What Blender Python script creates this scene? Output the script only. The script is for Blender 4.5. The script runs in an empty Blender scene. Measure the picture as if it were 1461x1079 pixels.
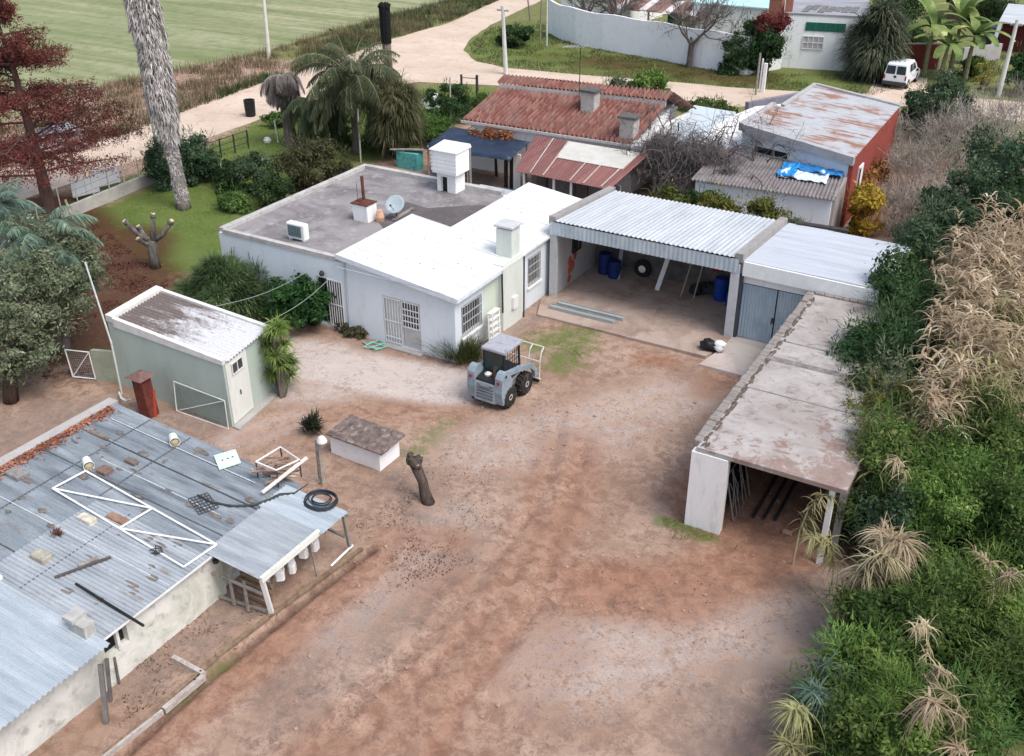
import bpy, math, random
import numpy as np
from mathutils import Vector, Matrix, noise as mnoise
R = math.radians
SC = bpy.context.scene
COL = SC.collection
PI = math.pi
# ---------------------------------------------------------------- survey helpers
# world axes follow the buildings: X along their fronts, Y away from the camera, camera above the origin
F_, PITCH, CAM_H, CX, CY = 1450.0, R(29.4), 18.5, 730.5, 539.5
C3, S3 = math.cos(R(30)), math.sin(R(30))
def at(px, py, z=0.0, k=0.0, a0=0.0):
    """point of the photograph's survey on the plane z + k*(X-a0)"""
    X = (px-CX)/F_; Y = (py-CY)/F_
    dx, dy, dz = X, math.cos(PITCH)-Y*math.sin(PITCH), -(math.sin(PITCH)+Y*math.cos(PITCH))
    da, db = dx*C3-dy*S3, dx*S3+dy*C3
    d = (z-k*a0-CAM_H)/(dz-k*da)
    return Vector((da*d, db*d, CAM_H+dz*d))
def tag(o, label=None, cat=None, group=None, kind=None):
    if label: o['label'] = label
    if cat: o['category'] = cat
    if group: o['group'] = group
    if kind: o['kind'] = kind
    return o
def thing(name, label, cat, loc=(0, 0, 0), rz=0.0, group=None):
    o = bpy.data.objects.new(name, None); COL.objects.link(o)
    o.empty_display_size = .2
    o.location = loc; o.rotation_euler = (0, 0, rz)
    return tag(o, label, cat, group)
def wloc(o):
    v = Vector((0, 0, 0))
    while o is not None:
        v += o.location; o = o.parent
    return v
def link(name, me, parent=None, label=None, cat=None, group=None, kind=None):
    o = bpy.data.objects.new(name, me); COL.objects.link(o)
    if parent is not None: o.parent = parent
    return tag(o, label, cat, group, kind)
def dup(root, loc, rz=0.0, label=None, s=1.0, parent=None):
    r = root.copy(); COL.objects.link(r)
    if parent is None:
        r.location = loc; r.rotation_euler = (0, 0, rz); r.scale = (s, s, s)
        if label: r['label'] = label
    else: r.parent = parent
    for c in list(root.children): dup(c, None, parent=r)
    return r
class MB:
    """collects shapes; build() links them as one mesh object"""
    def __init__(s): s.v = []; s.f = []
    def add(s, vs, fs):
        n = len(s.v); s.v += [tuple(q) for q in vs]; s.f += [tuple(i+n for i in q) for q in fs]; return s
    def box(s, x0, x1, y0, y1, z0, z1):
        return s.hexa([(x0,y0,z0),(x1,y0,z0),(x1,y1,z0),(x0,y1,z0)], [(x0,y0,z1),(x1,y0,z1),(x1,y1,z1),(x0,y1,z1)])
    def hexa(s, b, t):
        return s.add(list(b)+list(t), [(3,2,1,0),(4,5,6,7),(0,1,5,4),(1,2,6,5),(2,3,7,6),(3,0,4,7)])
    def bbox(s, x0, x1, y0, y1, z0, z1, b=.02):
        """box with chamfered upright and top edges"""
        x0, x1 = min(x0,x1), max(x0,x1); y0, y1 = min(y0,y1), max(y0,y1)
        b = min(b, (x1-x0)*.45, (y1-y0)*.45, (z1-z0)*.45)
        def ring(i, z): return [(x0+i,y0+b,z),(x0+b,y0+i,z),(x1-b,y0+i,z),(x1-i,y0+b,z),(x1-i,y1-b,z),(x1-b,y1-i,z),(x0+b,y1-i,z),(x0+i,y1-b,z)]
        v = ring(0,z0)+ring(0,z1-b)+ring(b*.8,z1)
        f = [tuple(range(7,-1,-1)), tuple(range(16,24))]
        for k in (0,8):
            for i in range(8): f.append((k+i,k+(i+1)%8,k+8+(i+1)%8,k+8+i))
        return s.add(v, f)
    def bar(s, p, q, w, h=None, up=(0,0,1)):
        p, q = Vector(p), Vector(q); d = (q-p).normalized(); h = h or w
        u = Vector(up)
        if abs(d.dot(u)) > .98: u = Vector((0,1,0))
        r = d.cross(u).normalized(); u = r.cross(d)
        c = [(-1,-1),(1,-1),(1,1),(-1,1)]
        return s.hexa([p+r*(w/2*i)+u*(h/2*j) for i,j in c], [q+r*(w/2*i)+u*(h/2*j) for i,j in c])
    def tube(s, pts, r, n=6, cap=True):
        pts = [Vector(p) for p in pts]; m = len(pts)
        rr = list(r) if hasattr(r, '__len__') else [r]*m
        vs, fs = [], []; u = None
        for i in range(m):
            d = (pts[min(i+1,m-1)]-pts[max(i-1,0)])
            d = d.normalized() if d.length > 1e-9 else Vector((0,0,1))
            if u is None: u = d.orthogonal().normalized()
            u = u-d*u.dot(d); u = u.normalized() if u.length > 1e-6 else d.orthogonal().normalized()
            w = d.cross(u)
            for k in range(n):
                t = 2*PI*k/n; vs.append(pts[i]+(u*math.cos(t)+w*math.sin(t))*rr[i])
        for i in range(m-1):
            for k in range(n): fs.append((i*n+k,i*n+(k+1)%n,(i+1)*n+(k+1)%n,(i+1)*n+k))
        if cap: fs.append(tuple(range(n-1,-1,-1))); fs.append(tuple((m-1)*n+k for k in range(n)))
        return s.add(vs, fs)
    def prism(s, poly, z0, z1):
        n = len(poly)
        return s.add([(x,y,z0) for x,y in poly]+[(x,y,z1) for x,y in poly],
                     [tuple(range(n-1,-1,-1)), tuple(range(n,2*n))]+[(i,(i+1)%n,n+(i+1)%n,n+i) for i in range(n)])
    def slab(s, poly, x0, x1):
        """outline in (y,z) pushed along x"""
        n = len(poly)
        return s.add([(x0,y,z) for y,z in poly]+[(x1,y,z) for y,z in poly],
                     [tuple(range(n)), tuple(range(2*n-1,n-1,-1))]+[(i,n+i,n+(i+1)%n,(i+1)%n) for i in range(n)])
    def lathe(s, prof, c=(0,0,0), n=16, axis='z'):
        vs, fs = [], []; m = len(prof)
        for r_, h in prof:
            for k in range(n):
                t = 2*PI*k/n; x, y = r_*math.cos(t), r_*math.sin(t)
                p = (x,y,h) if axis == 'z' else ((h,x,y) if axis == 'x' else (y,h,x))
                vs.append((p[0]+c[0],p[1]+c[1],p[2]+c[2]))
        for i in range(m-1):
            for k in range(n): fs.append((i*n+k,i*n+(k+1)%n,(i+1)*n+(k+1)%n,(i+1)*n+k))
        fs.append(tuple(range(n-1,-1,-1))); fs.append(tuple((m-1)*n+k for k in range(n)))
        return s.add(vs, fs)
    def blob(s, c, r, seed=0, amp=.25, fr=1.5, n=12, m=8):
        rx, ry, rz = r if hasattr(r, '__len__') else (r, r, r)
        vs, fs = [], []
        for i in range(m+1):
            th = PI*i/m
            for k in range(n):
                t = 2*PI*k/n; d = Vector((math.sin(th)*math.cos(t), math.sin(th)*math.sin(t), math.cos(th)))
                q = 1+amp*mnoise.noise(d*fr+Vector((seed*7.1, seed*3.3, seed)))
                vs.append((c[0]+d.x*rx*q, c[1]+d.y*ry*q, c[2]+d.z*rz*q))
        for i in range(m):
            for k in range(n): fs.append((i*n+k,(i+1)*n+k,(i+1)*n+(k+1)%n,i*n+(k+1)%n))
        return s.add(vs, fs)
    def sheet(s, x0, x1, y0, y1, zf, per=.18, amp=.02, along='y', th=.012, seg=6, cut=None):
        """corrugated sheet; ridges run along x or y; zf(x,y) gives the height"""
        L = (x1-x0) if along == 'y' else (y1-y0)
        n = max(2, int(L/per*seg)); rows = 5
        vs, fs = [], []
        for side in (0, -th):
            for j in range(rows):
                for i in range(n+1):
                    t = i/n; w = amp*math.sin(2*PI*t*L/per)
                    g = j/(rows-1)
                    x, y = (x0+L*t, y0+(y1-y0)*g) if along == 'y' else (x0+(x1-x0)*g, y0+L*t)
                    vs.append((x, y, zf(x, y)+w+side))
        N = n+1; H = rows*N
        for j in range(rows-1):
            for i in range(n):
                a = j*N+i
                q = (a,a+1,a+N+1,a+N) if along == 'y' else (a,a+N,a+N+1,a+1)
                fs.append(q); fs.append(tuple(H+k for k in reversed(q)))
        for i in range(n):
            for j in (0, rows-1):
                a = j*N+i; fs.append((a, H+a, H+a+1, a+1) if (j == 0) else (a, a+1, H+a+1, H+a))
        for j in range(rows-1):
            for i in (0, n):
                a = j*N+i; fs.append((a, a+N, H+a+N, H+a))
        return s.add(vs, fs)
    def build(s, name, m, parent=None, label=None, cat=None, group=None, kind=None, smooth=False, local=False):
        me = bpy.data.meshes.new(name)
        if parent is not None and not local:
            o = wloc(parent); vs = [(v[0]-o.x, v[1]-o.y, v[2]-o.z) for v in s.v]
        else: vs = s.v
        me.from_pydata(vs, [], s.f); me.update()
        if smooth: me.polygons.foreach_set('use_smooth', [True]*len(me.polygons))
        me.materials.append(m)
        return link(name, me, parent, label, cat, group, kind)
def npmesh(name, V, Fq, m, parent=None, smooth=False, local=False, **kw):
    """fast mesh from an (n,3) array and an (k,3|4) face array"""
    V = np.asarray(V, dtype=np.float32).reshape(-1, 3); Fq = np.asarray(Fq, dtype=np.int32)
    if parent is not None and not local: V = V-np.array(wloc(parent), dtype=np.float32)
    me = bpy.data.meshes.new(name); k = Fq.shape[1]
    me.vertices.add(len(V)); me.vertices.foreach_set('co', V.ravel())
    me.loops.add(Fq.size); me.loops.foreach_set('vertex_index', Fq.ravel())
    me.polygons.add(len(Fq)); me.polygons.foreach_set('loop_start', np.arange(0, Fq.size, k, dtype=np.int32))
    if smooth: me.polygons.foreach_set('use_smooth', np.ones(len(Fq), dtype=bool))
    me.update(calc_edges=True); me.materials.append(m)
    return link(name, me, parent, **kw)
# ---------------------------------------------------------------- materials
class NT:
    def __init__(s, name):
        s.m = bpy.data.materials.new(name); s.m.use_nodes = True; s.t = s.m.node_tree; s.t.nodes.clear()
        s.out = s.n('ShaderNodeOutputMaterial'); s.b = s.n('ShaderNodeBsdfPrincipled')
        s.l(s.b.outputs[0], s.out.inputs[0])
    def n(s, typ, **kw):
        q = s.t.nodes.new(typ)
        for k, v in kw.items(): setattr(q, k, v)
        return q
    def l(s, a, b): s.t.links.new(a, b)
    def coord(s, sc=(1,1,1), obj=True):
        c = s.n('ShaderNodeTexCoord'); mp = s.n('ShaderNodeMapping'); mp.inputs['Scale'].default_value = sc
        s.l(c.outputs['Object'], mp.inputs[0]); return mp.outputs[0]
    def noise(s, vec, scale, detail=4, rough=.6, dist=0):
        q = s.n('ShaderNodeTexNoise'); q.inputs['Scale'].default_value = scale; q.inputs['Detail'].default_value = detail
        q.inputs['Roughness'].default_value = rough; q.inputs['Distortion'].default_value = dist
        s.l(vec, q.inputs['Vector']); return q.outputs['Fac']
    def ramp(s, fac, stops):
        q = s.n('ShaderNodeValToRGB'); e = q.color_ramp.elements
        while len(e) < len(stops): e.new(.5)
        for i, (p, c) in enumerate(stops):
            e[i].position = p; e[i].color = (c, c, c, 1) if not hasattr(c, '__len__') else (*c, 1)
        s.l(fac, q.inputs[0]); return q.outputs[0]
    def mix(s, fac, a, b, mode='MIX'):
        q = s.n('ShaderNodeMix', data_type='RGBA', blend_type=mode)
        for sock, v in ((q.inputs[0], fac), (q.inputs[6], a), (q.inputs[7], b)):
            if isinstance(v, (int, float)): sock.default_value = v
            elif isinstance(v, (tuple, list)): sock.default_value = (*v, 1)
            else: s.l(v, sock)
        return q.outputs[2]
    def math(s, op, a, b=0.0):
        q = s.n('ShaderNodeMath', operation=op)
        for i, v in ((0, a), (1, b)):
            if isinstance(v, (int, float)): q.inputs[i].default_value = v
            else: s.l(v, q.inputs[i])
        return q.outputs[0]
    def bump(s, h, st=.3, d=.02):
        q = s.n('ShaderNodeBump'); q.inputs['Strength'].default_value = st; q.inputs['Distance'].default_value = d
        s.l(h, q.inputs['Height']); s.l(q.outputs[0], s.b.inputs['Normal'])
    def fin(s, col, rough=.8, metal=0.0, spec=.2):
        if isinstance(col, (tuple, list)): s.b.inputs['Base Color'].default_value = (*col, 1)
        else: s.l(col, s.b.inputs['Base Color'])
        s.b.inputs['Roughness'].default_value = rough; s.b.inputs['Metallic'].default_value = metal
        s.b.inputs['Specular IOR Level'].default_value = spec
        return s.m
def cm(c, k): return tuple(min(1, x*k) for x in c)
_mc = {}
def mat(col, rough=.75, var=.18, scale=4.0, spots=None, spot_at=.62, spot_scale=2.0, metal=0.0, bump=.15, stretch=(1,1,1), spec=.2):
    """plain surface with soft mottling and, optionally, irregular stains of a second colour"""
    key = (col, rough, var, scale, spots, spot_at, spot_scale, metal, bump, stretch)
    if key in _mc: return _mc[key]
    t = NT('mat'); v = t.coord(stretch)
    n1 = t.noise(v, scale, 5)
    c = t.mix(t.ramp(n1, [(.3, 0), (.7, 1)]), cm(col, 1-var), cm(col, 1+var))
    fine = t.noise(v, scale*9, 3)
    c = t.mix(t.math('MULTIPLY', t.ramp(fine, [(.4, 0), (.75, 1)]), var*1.2), c, cm(col, .55))
    if spots:
        s = t.noise(v, spot_scale, 6, .65, .4)
        c = t.mix(t.ramp(s, [(spot_at-.06, 0), (spot_at+.06, 1)]), c, spots)
    if bump: t.bump(fine, bump, .015)
    _mc[key] = t.fin(c, rough, metal, spec); return _mc[key]
def leafmat(c1, c2, c3=None, rough=.75, trans=.25, clump=1.2):
    if c2[1] > c2[0]*1.2 and c2[2] < c2[1]*.66: c1, c2, c3 = cm(c1, 1.35), cm((c2[0]*1.2, c2[1]*.95, c2[2]*1.05), 1.42), (cm((c3[0]*1.12, c3[1], c3[2]*1.1), 1.45) if c3 else None)
    key = ('leaf', c1, c2, c3, trans)
    if key in _mc: return _mc[key]
    t = NT('leaf'); g = t.n('ShaderNodeNewGeometry'); v = t.coord()
    r = g.outputs['Random Per Island']
    nz = t.noise(v, clump, 2)
    f = t.math('ADD', t.math('MULTIPLY', r, .5), t.math('MULTIPLY', t.ramp(nz, [(.38, 0), (.62, 1)]), .5))
    st = [(0, c1), (.75, c2)] + ([(1, c3)] if c3 else [])
    c = t.ramp(f, st)
    oi = t.n('ShaderNodeObjectInfo'); hv = t.n('ShaderNodeHueSaturation'); t.l(c, hv.inputs['Color'])
    t.l(t.math('ADD', t.math('MULTIPLY', oi.outputs['Random'], .05), .472), hv.inputs['Hue']); t.l(t.math('ADD', t.math('MULTIPLY', t.math('FRACT', t.math('MULTIPLY', oi.outputs['Random'], 7.3)), .5), .78), hv.inputs['Value']); hv.inputs['Saturation'].default_value = .94; c = hv.outputs[0]
    m = t.fin(c, rough, 0, .08)
    tr = t.n('ShaderNodeBsdfTranslucent'); t.l(c, tr.inputs[0])
    mx = t.n('ShaderNodeMixShader'); mx.inputs[0].default_value = trans
    t.l(t.b.outputs[0], mx.inputs[1]); t.l(tr.outputs[0], mx.inputs[2]); t.l(mx.outputs[0], t.out.inputs[0])
    _mc[key] = m; return m
# ---------------------------------------------------------------- plants
def leaves(P, N, size, asp, rng, droop=0.0):
    """diamond leaves (one quad each) at points P around directions N"""
    n = len(P)
    N = N+rng.normal(0, .75, (n, 3)); N[:, 2] -= droop
    N /= np.linalg.norm(N, axis=1, keepdims=True)+1e-9
    A = rng.normal(0, 1, (n, 3)); U = np.cross(N, A); U /= np.linalg.norm(U, axis=1, keepdims=True)+1e-9
    W = np.cross(N, U); sz = size*rng.uniform(.45, 1.55, (n, 1))
    L, B = U*sz, W*sz*asp
    V = np.stack([P-L, P+B-L*.1+N*sz*.15, P+L, P-B-L*.1+N*sz*.15], 1).reshape(-1, 3)
    return V, np.arange(4*n).reshape(-1, 4)
def crown_pts(c, rad, n, clumps, rng, flat=1.0, low=-.5):
    c = np.array(c, float); rad = np.array(rad if hasattr(rad, '__len__') else (rad, rad, rad*flat), float)
    D = rng.normal(0, 1, (clumps, 3)); D /= np.linalg.norm(D, axis=1, keepdims=True); D[:, 2] = np.where(D[:, 2] < low, -D[:, 2], D[:, 2])
    K = D*rad*rng.uniform(.3, .95, (clumps, 1)); kr = rad.mean()*rng.uniform(.14, .42, clumps)
    idx = rng.integers(0, clumps, n); E = rng.normal(0, 1, (n, 3)); E /= np.linalg.norm(E, axis=1, keepdims=True)
    rr = kr[idx][:, None]*rng.uniform(.5, 1.08, (n, 1))*np.where(rng.random((n, 1)) < .14, rng.uniform(1, 1.75, (n, 1)), 1)
    P = c+K[idx]+E*rr*np.array([1, 1, .8])
    P[:, 2] = np.maximum(P[:, 2], .02)
    return P, E*.8+D[idx]*.5+np.array([0, 0, .35])
def crown(name, c, rad, n, m, parent, size=.09, asp=.5, clumps=28, seed=0, flat=.85, droop=0.0, low=-.5, **kw):
    rng = np.random.default_rng(seed); P, N = crown_pts(c, rad, n, clumps, rng, flat, low)
    V, Fq = leaves(P, N, size, asp, rng, droop)
    return npmesh(name, V, Fq, m, parent, **kw)
def blades(P, D, L, W, rng, bend=.6, seg=3):
    """arching strap leaves: start P, direction D, length L, width W (arrays)"""
    n = len(P); D = D/(np.linalg.norm(D, axis=1, keepdims=True)+1e-9)
    S = np.cross(D, np.array([0, 0, 1.0])); S /= np.linalg.norm(S, axis=1, keepdims=True)+1e-6
    rows = []
    q = P.copy(); d = D.copy()
    wd = [1, .95, .7, .04] if seg == 3 else list(np.linspace(1, .04, seg+1))
    for i in range(seg+1):
        w = (W*wd[i]/2)[:, None]
        rows.append(np.stack([q-S*w, q+S*w], 1))
        q = q+d*(L/seg)[:, None]; d = d+np.array([0, 0, -1.0])*bend*rng.uniform(.6, 1.4, (n, 1))
        d /= np.linalg.norm(d, axis=1, keepdims=True)
    V = np.concatenate(rows, 1).reshape(-1, 3); k = 2*(seg+1)
    base = np.arange(n)[:, None]*k
    Fq = np.concatenate([base+np.array([[2*i, 2*i+1, 2*i+3, 2*i+2]]) for i in range(seg)], 0)
    return V, Fq
def frond_set(c, n, L, rng, el=(-.3, 1.2), leaflets=46, ll=.5, lw=.03, bend=.35, fan=False, hang=.5, az=None):
    """feather (or fan) palm fronds from crown centre c; returns leaf mesh arrays and rachis paths"""
    Vs, Fs, paths = [], [], []; off = 0
    for i in range(n):
        t = 2.4*i+rng.uniform(-.3, .3) if az is None else rng.uniform(*az)
        e = el[0]+(el[1]-el[0])*((i+.5)/n)+rng.uniform(-.1, .1)
        d = np.array([math.cos(t)*math.cos(e), math.sin(t)*math.cos(e), math.sin(e)]); l = L*rng.uniform(.8, 1.1)
        m = 9; q = np.array(c, float); pts = [q.copy()]
        for k in range(m):
            q = q+d*l/m; pts.append(q.copy()); d = d+np.array([0, 0, -1])*bend*.32*(1+k*.18); d /= np.linalg.norm(d)
        pts = np.array(pts); paths.append(pts)
        u = np.linspace(.12, 1, leaflets) if not fan else np.linspace(.5, .62, leaflets)
        j = np.minimum((u*m).astype(int), m-1); fr = (u*m-j)[:, None]
        B = pts[j]*(1-fr)+pts[j+1]*fr; T = pts[j+1]-pts[j]; T /= np.linalg.norm(T, axis=1, keepdims=True)
        S = np.cross(T, np.array([0, 0, 1.0])); S /= np.linalg.norm(S, axis=1, keepdims=True)+1e-6
        for sg in (-1, 1):
            if fan:
                an = np.linspace(0, 1.9, leaflets)[:, None]*sg
                D = T*np.cos(an)+S*np.sin(an)
                ln = np.full(leaflets, ll)*rng.uniform(.8, 1.1, leaflets)
            else:
                D = S*sg+T*.55+rng.normal(0, .12, (leaflets, 3)); D[:, 2] -= hang*rng.uniform(.3, 1, leaflets)
                ln = ll*np.sin(np.clip(u*1.02, 0, 1)*PI*.82+.35)*rng.uniform(.8, 1.15, leaflets)
            V, Fq = blades(B, D, np.maximum(ln, .06), np.full(leaflets, lw), rng, hang*.5, 2)
            Vs.append(V); Fs.append(Fq+off); off += len(V)
    return np.concatenate(Vs), np.concatenate(Fs), paths
def branches(mb, p, d, L, r, depth, rng, spread=.6, up=.15, kids=3, n=5, shrink=.68, wig=.18, seg=3, minr=.006):
    """bare limbs, recursive; returns twig tips"""
    pts, rr = [Vector(p)], [r]; q = Vector(p); dd = Vector(d).normalized(); tips = []
    for i in range(seg):
        dd = (dd+Vector(rng.normal(0, wig, 3))+Vector((0, 0, up*.3))).normalized()
        q = q+dd*(L/seg); pts.append(q.copy()); rr.append(max(minr, r*(1-.45*(i+1)/seg)))
    mb.tube(pts, rr, n if depth > 1 else 3, cap=False)
    if depth == 0: return [(q, dd)]
    for k in range(kids):
        b = pts[rng.integers(1, len(pts))] if k else pts[-1]
        nd = (dd+Vector(rng.normal(0, spread, 3))+Vector((0, 0, up))).normalized()
        tips += branches(mb, b, nd, L*shrink*rng.uniform(.75, 1.15), rr[-1]*.8, depth-1, rng, spread, up, kids, n, shrink, wig, seg, minr)
    return tips
# ================================================================ CAMERA, LIGHT
cam = bpy.data.cameras.new('camera'); co = bpy.data.objects.new('camera', cam); COL.objects.link(co)
co.location = (0, 0, CAM_H); co.rotation_euler = (R(90)-PITCH, 0, R(30))
cam.sensor_width = 36; cam.lens = 36*F_/1461; cam.clip_end = 2000; cam.clip_start = .2
SC.camera = co
W = bpy.data.worlds.new('World'); SC.world = W; W.use_nodes = True
wt = W.node_tree; bg = wt.nodes['Background']
sky = wt.nodes.new('ShaderNodeTexSky'); sky.sky_type = 'NISHITA'; sky.sun_disc = False
SUN_EL, SUN_AZ = R(58), R(100)          # azimuth measured clockwise from +Y
sky.sun_elevation = SUN_EL; sky.sun_rotation = SUN_AZ
sky.dust_density = 3.0; sky.air_density = 1.0; sky.ozone_density = .6
hs = wt.nodes.new('ShaderNodeHueSaturation'); hs.inputs['Saturation'].default_value = .75; wt.links.new(sky.outputs[0], hs.inputs['Color']); wt.links.new(hs.outputs[0], bg.inputs[0]); bg.inputs[1].default_value = .142
sl = bpy.data.lights.new('sun', 'SUN'); sl.energy = 1.35; sl.angle = R(28); sl.color = (1, .97, .93)
so = bpy.data.objects.new('sun', sl); COL.objects.link(so)
sd = Vector((math.sin(SUN_AZ)*math.cos(SUN_EL), math.cos(SUN_AZ)*math.cos(SUN_EL), math.sin(SUN_EL)))
so.rotation_euler = sd.to_track_quat('Z', 'Y').to_euler()
SC.view_settings.view_transform = 'Standard'; SC.view_settings.look = 'None'
SC.view_settings.exposure = .75; SC.view_settings.gamma = 1
# ================================================================ GROUND
rngG = np.random.default_rng(5)
def vnoise(x, y, sc, seed):
    g = np.random.default_rng(seed).random((256, 256))
    u, v = x*sc+1000, y*sc+1000
    i, j = np.floor(u).astype(int), np.floor(v).astype(int); f, h = u-i, v-j
    f = f*f*(3-2*f); h = h*h*(3-2*h); i %= 256; j %= 256; i1, j1 = (i+1) % 256, (j+1) % 256
    return (g[i, j]*(1-f)+g[i1, j]*f)*(1-h)+(g[i, j1]*(1-f)+g[i1, j1]*f)*h
def fbm(x, y, sc, seed): return sum(vnoise(x, y, sc*2**k, seed+k)/2**k for k in range(4))/1.875
def pl(pts): return [tuple(at(*p)[:2]) for p in pts]
def dist_path(x, y, pts):
    d = np.full(x.shape, 1e9)
    for (ax, ay), (bx, by) in zip(pts[:-1], pts[1:]):
        vx, vy = bx-ax, by-ay; t = np.clip(((x-ax)*vx+(y-ay)*vy)/(vx*vx+vy*vy+1e-9), 0, 1)
        d = np.minimum(d, np.hypot(x-ax-t*vx, y-ay-t*vy))
    return d
def inside(x, y, poly):
    r = np.zeros(x.shape, bool); n = len(poly)
    for i in range(n):
        (ax, ay), (bx, by) = poly[i], poly[(i+1) % n]
        c = ((ay > y) != (by > y)) & (x < (bx-ax)*(y-ay)/((by-ay) if abs(by-ay) > 1e-9 else 1e-9)+ax)
        r ^= c
    return r
def soft(x, y, poly, w):
    d = dist_path(x, y, poly+poly[:1]); s = np.where(inside(x, y, poly), d, -d)
    return np.clip(.5+s/(2*w), 0, 1)
def path_m(x, y, pts, r, w): return np.clip(1-(dist_path(x, y, pts)-r)/w, 0, 1)
gx = np.concatenate([[-420, -300, -220, -160, -120, -95, -80, -70, -62, -56, -52], np.arange(-50, -28, .25), np.arange(-28, 3, .11), np.arange(3, 9.01, .25), [11, 14, 18, 24, 32, 45, 70, 120, 220]])
gy = np.concatenate([[-60, -30, -15, -5, 1, 4], np.arange(6, 36, .11), np.arange(36, 58.01, .25), [60, 63, 67, 72, 78, 85, 95, 110, 140, 190, 260, 400]])
X, Y = np.meshgrid(gx, gy); X = X.ravel(); Y = Y.ravel()
trackL = pl([(430, 1100), (520, 990), (600, 920), (665, 850), (705, 800), (760, 730), (790, 650), (800, 590)])
trackR = pl([(620, 1079), (660, 990), (720, 920), (765, 860), (790, 790), (810, 720), (830, 640)])
track3 = pl([(480, 1079), (570, 1000), (650, 925), (700, 870), (740, 800)])
near = np.clip((46-Y)/6, 0, 1)*np.clip((Y-7)/2, 0, 1)*np.clip((X+46)/4, 0, 1)
Z = ((fbm(X, Y, .35, 3)-.5)*.10+(fbm(X, Y, 1.6, 9)-.5)*.075+(vnoise(X, Y, 5.5, 19)-.5)*.022)*near
for p_, dpt in ((trackL, .07), (trackR, .06), (track3, .05)):
    d = dist_path(X, Y, p_); wob = .5+.5*vnoise(X, Y, 2.2, 41); Z -= dpt*wob*np.exp(-(d/.2)**2)*near; Z += dpt*.4*wob*np.exp(-((d-.4)/.14)**2)*near; Z += .018*np.sin(2*PI*(Y*4.4+X*1.5))*np.exp(-(d/.22)**4)*near
ditch = pl([(530, 783), (450, 842), (300, 963), (172, 1079), (120, 1115)])
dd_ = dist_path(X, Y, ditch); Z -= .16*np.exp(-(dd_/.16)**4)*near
red = np.maximum.reduce([
    path_m(X, Y, pl([(470, 1090), (640, 960), (740, 850), (790, 740), (815, 640)]), .75, 1.1)*.62,
    path_m(X, Y, trackR, .2, .6)*.75, path_m(X, Y, track3, .15, .5)*.6,
    path_m(X, Y, pl([(840, 835), (960, 850), (1050, 810), (1140, 770), (1180, 750)]), .75, 1.2)*.95,
    path_m(X, Y, pl([(1060, 720), (1150, 690)]), 2.0, .8)*.9,
    path_m(X, Y, pl([(600, 830), (700, 850), (790, 930), (700, 1040)]), .5, 1.4)*.45,
    path_m(X, Y, pl([(540, 800), (480, 850), (330, 970), (200, 1079)]), .35, .7)*.8,
    path_m(X, Y, pl([(560, 770), (640, 770)]), .35, .8)*.7,
    path_m(X, Y, pl([(920, 512), (950, 516)]), .25, .7)*.95,
    path_m(X, Y, pl([(1000, 560), (1040, 535)]), .25, .7)*.6,
    path_m(X, Y, pl([(650, 590), (560, 590), (480, 590)]), .4, .9)*.55,
    path_m(X, Y, pl([(420, 600), (350, 625)]), .2, .6)*.55])
pale = np.maximum.reduce([
    path_m(X, Y, pl([(455, 520), (540, 535), (640, 550)]), .95, 1.0)*1.0, path_m(X, Y, pl([(420, 500), (470, 505)]), .6, .8)*.8,
    path_m(X, Y, pl([(400, 560), (480, 560)]), .4, 1.0)*.6, path_m(X, Y, pl([(330, 630), (420, 600)]), .3, .9)*.55,
    path_m(X, Y, pl([(690, 640), (850, 610), (960, 570)]), 1.0, 1.6)*.45,
    path_m(X, Y, pl([(800, 950), (1000, 900), (1130, 900)]), .9, 1.5)*.5,
    path_m(X, Y, pl([(470, 900), (560, 830), (640, 740)]), .5, 1.2)*.42,
    path_m(X, Y, pl([(740, 450), (690, 500)]), .3, .5)*.4])
grey = np.maximum.reduce([
    path_m(X, Y, pl([(560, 660), (620, 720), (620, 800), (500, 930), (420, 1000)]), .7, 1.4)*.55,
    path_m(X, Y, pl([(1000, 700), (950, 740), (1010, 640), (1090, 560)]), .35, .8)*.7,
    path_m(X, Y, pl([(1180, 850), (1150, 960), (1060, 1050)]), .9, 1.6)*.85,
    path_m(X, Y, pl([(200, 950), (300, 870)]), .9, .6)*.75,
    path_m(X, Y, pl([(250, 620), (150, 590), (60, 600), (20, 620)]), .9, 1.0)*.8,
    path_m(X, Y, pl([(740, 470), (790, 420)]), .4, .7)*.7,
    path_m(X, Y, pl([(660, 250), (720, 262)]), 2.0, 1.0)*.9])
lawn = pl([(240, 255), (375, 262), (420, 300), (420, 395), (330, 400), (225, 395), (155, 340), (100, 330), (95, 312), (222, 262)])
gard = pl([(215, 240), (300, 205), (380, 165), (470, 130), (560, 125), (700, 128), (690, 150), (600, 215), (520, 235), (400, 290), (330, 270), (240, 262)])
isl = pl([(668, 65), (700, 40), (770, 30), (790, 50), (850, 70), (1060, 105), (1250, 108), (1300, 120), (1240, 138), (1150, 132), (1070, 127), (1000, 121), (830, 107), (720, 97), (680, 88)])
verge = pl([(0, 244), (110, 214), (230, 171), (390, 113), (470, 88), (560, 56), (640, 33), (720, -2), (655, -2), (500, 38), (380, 75), (160, 120), (0, 190)])
fstrip = pl([(100, 285), (215, 240), (210, 250), (95, 305)])
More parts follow.
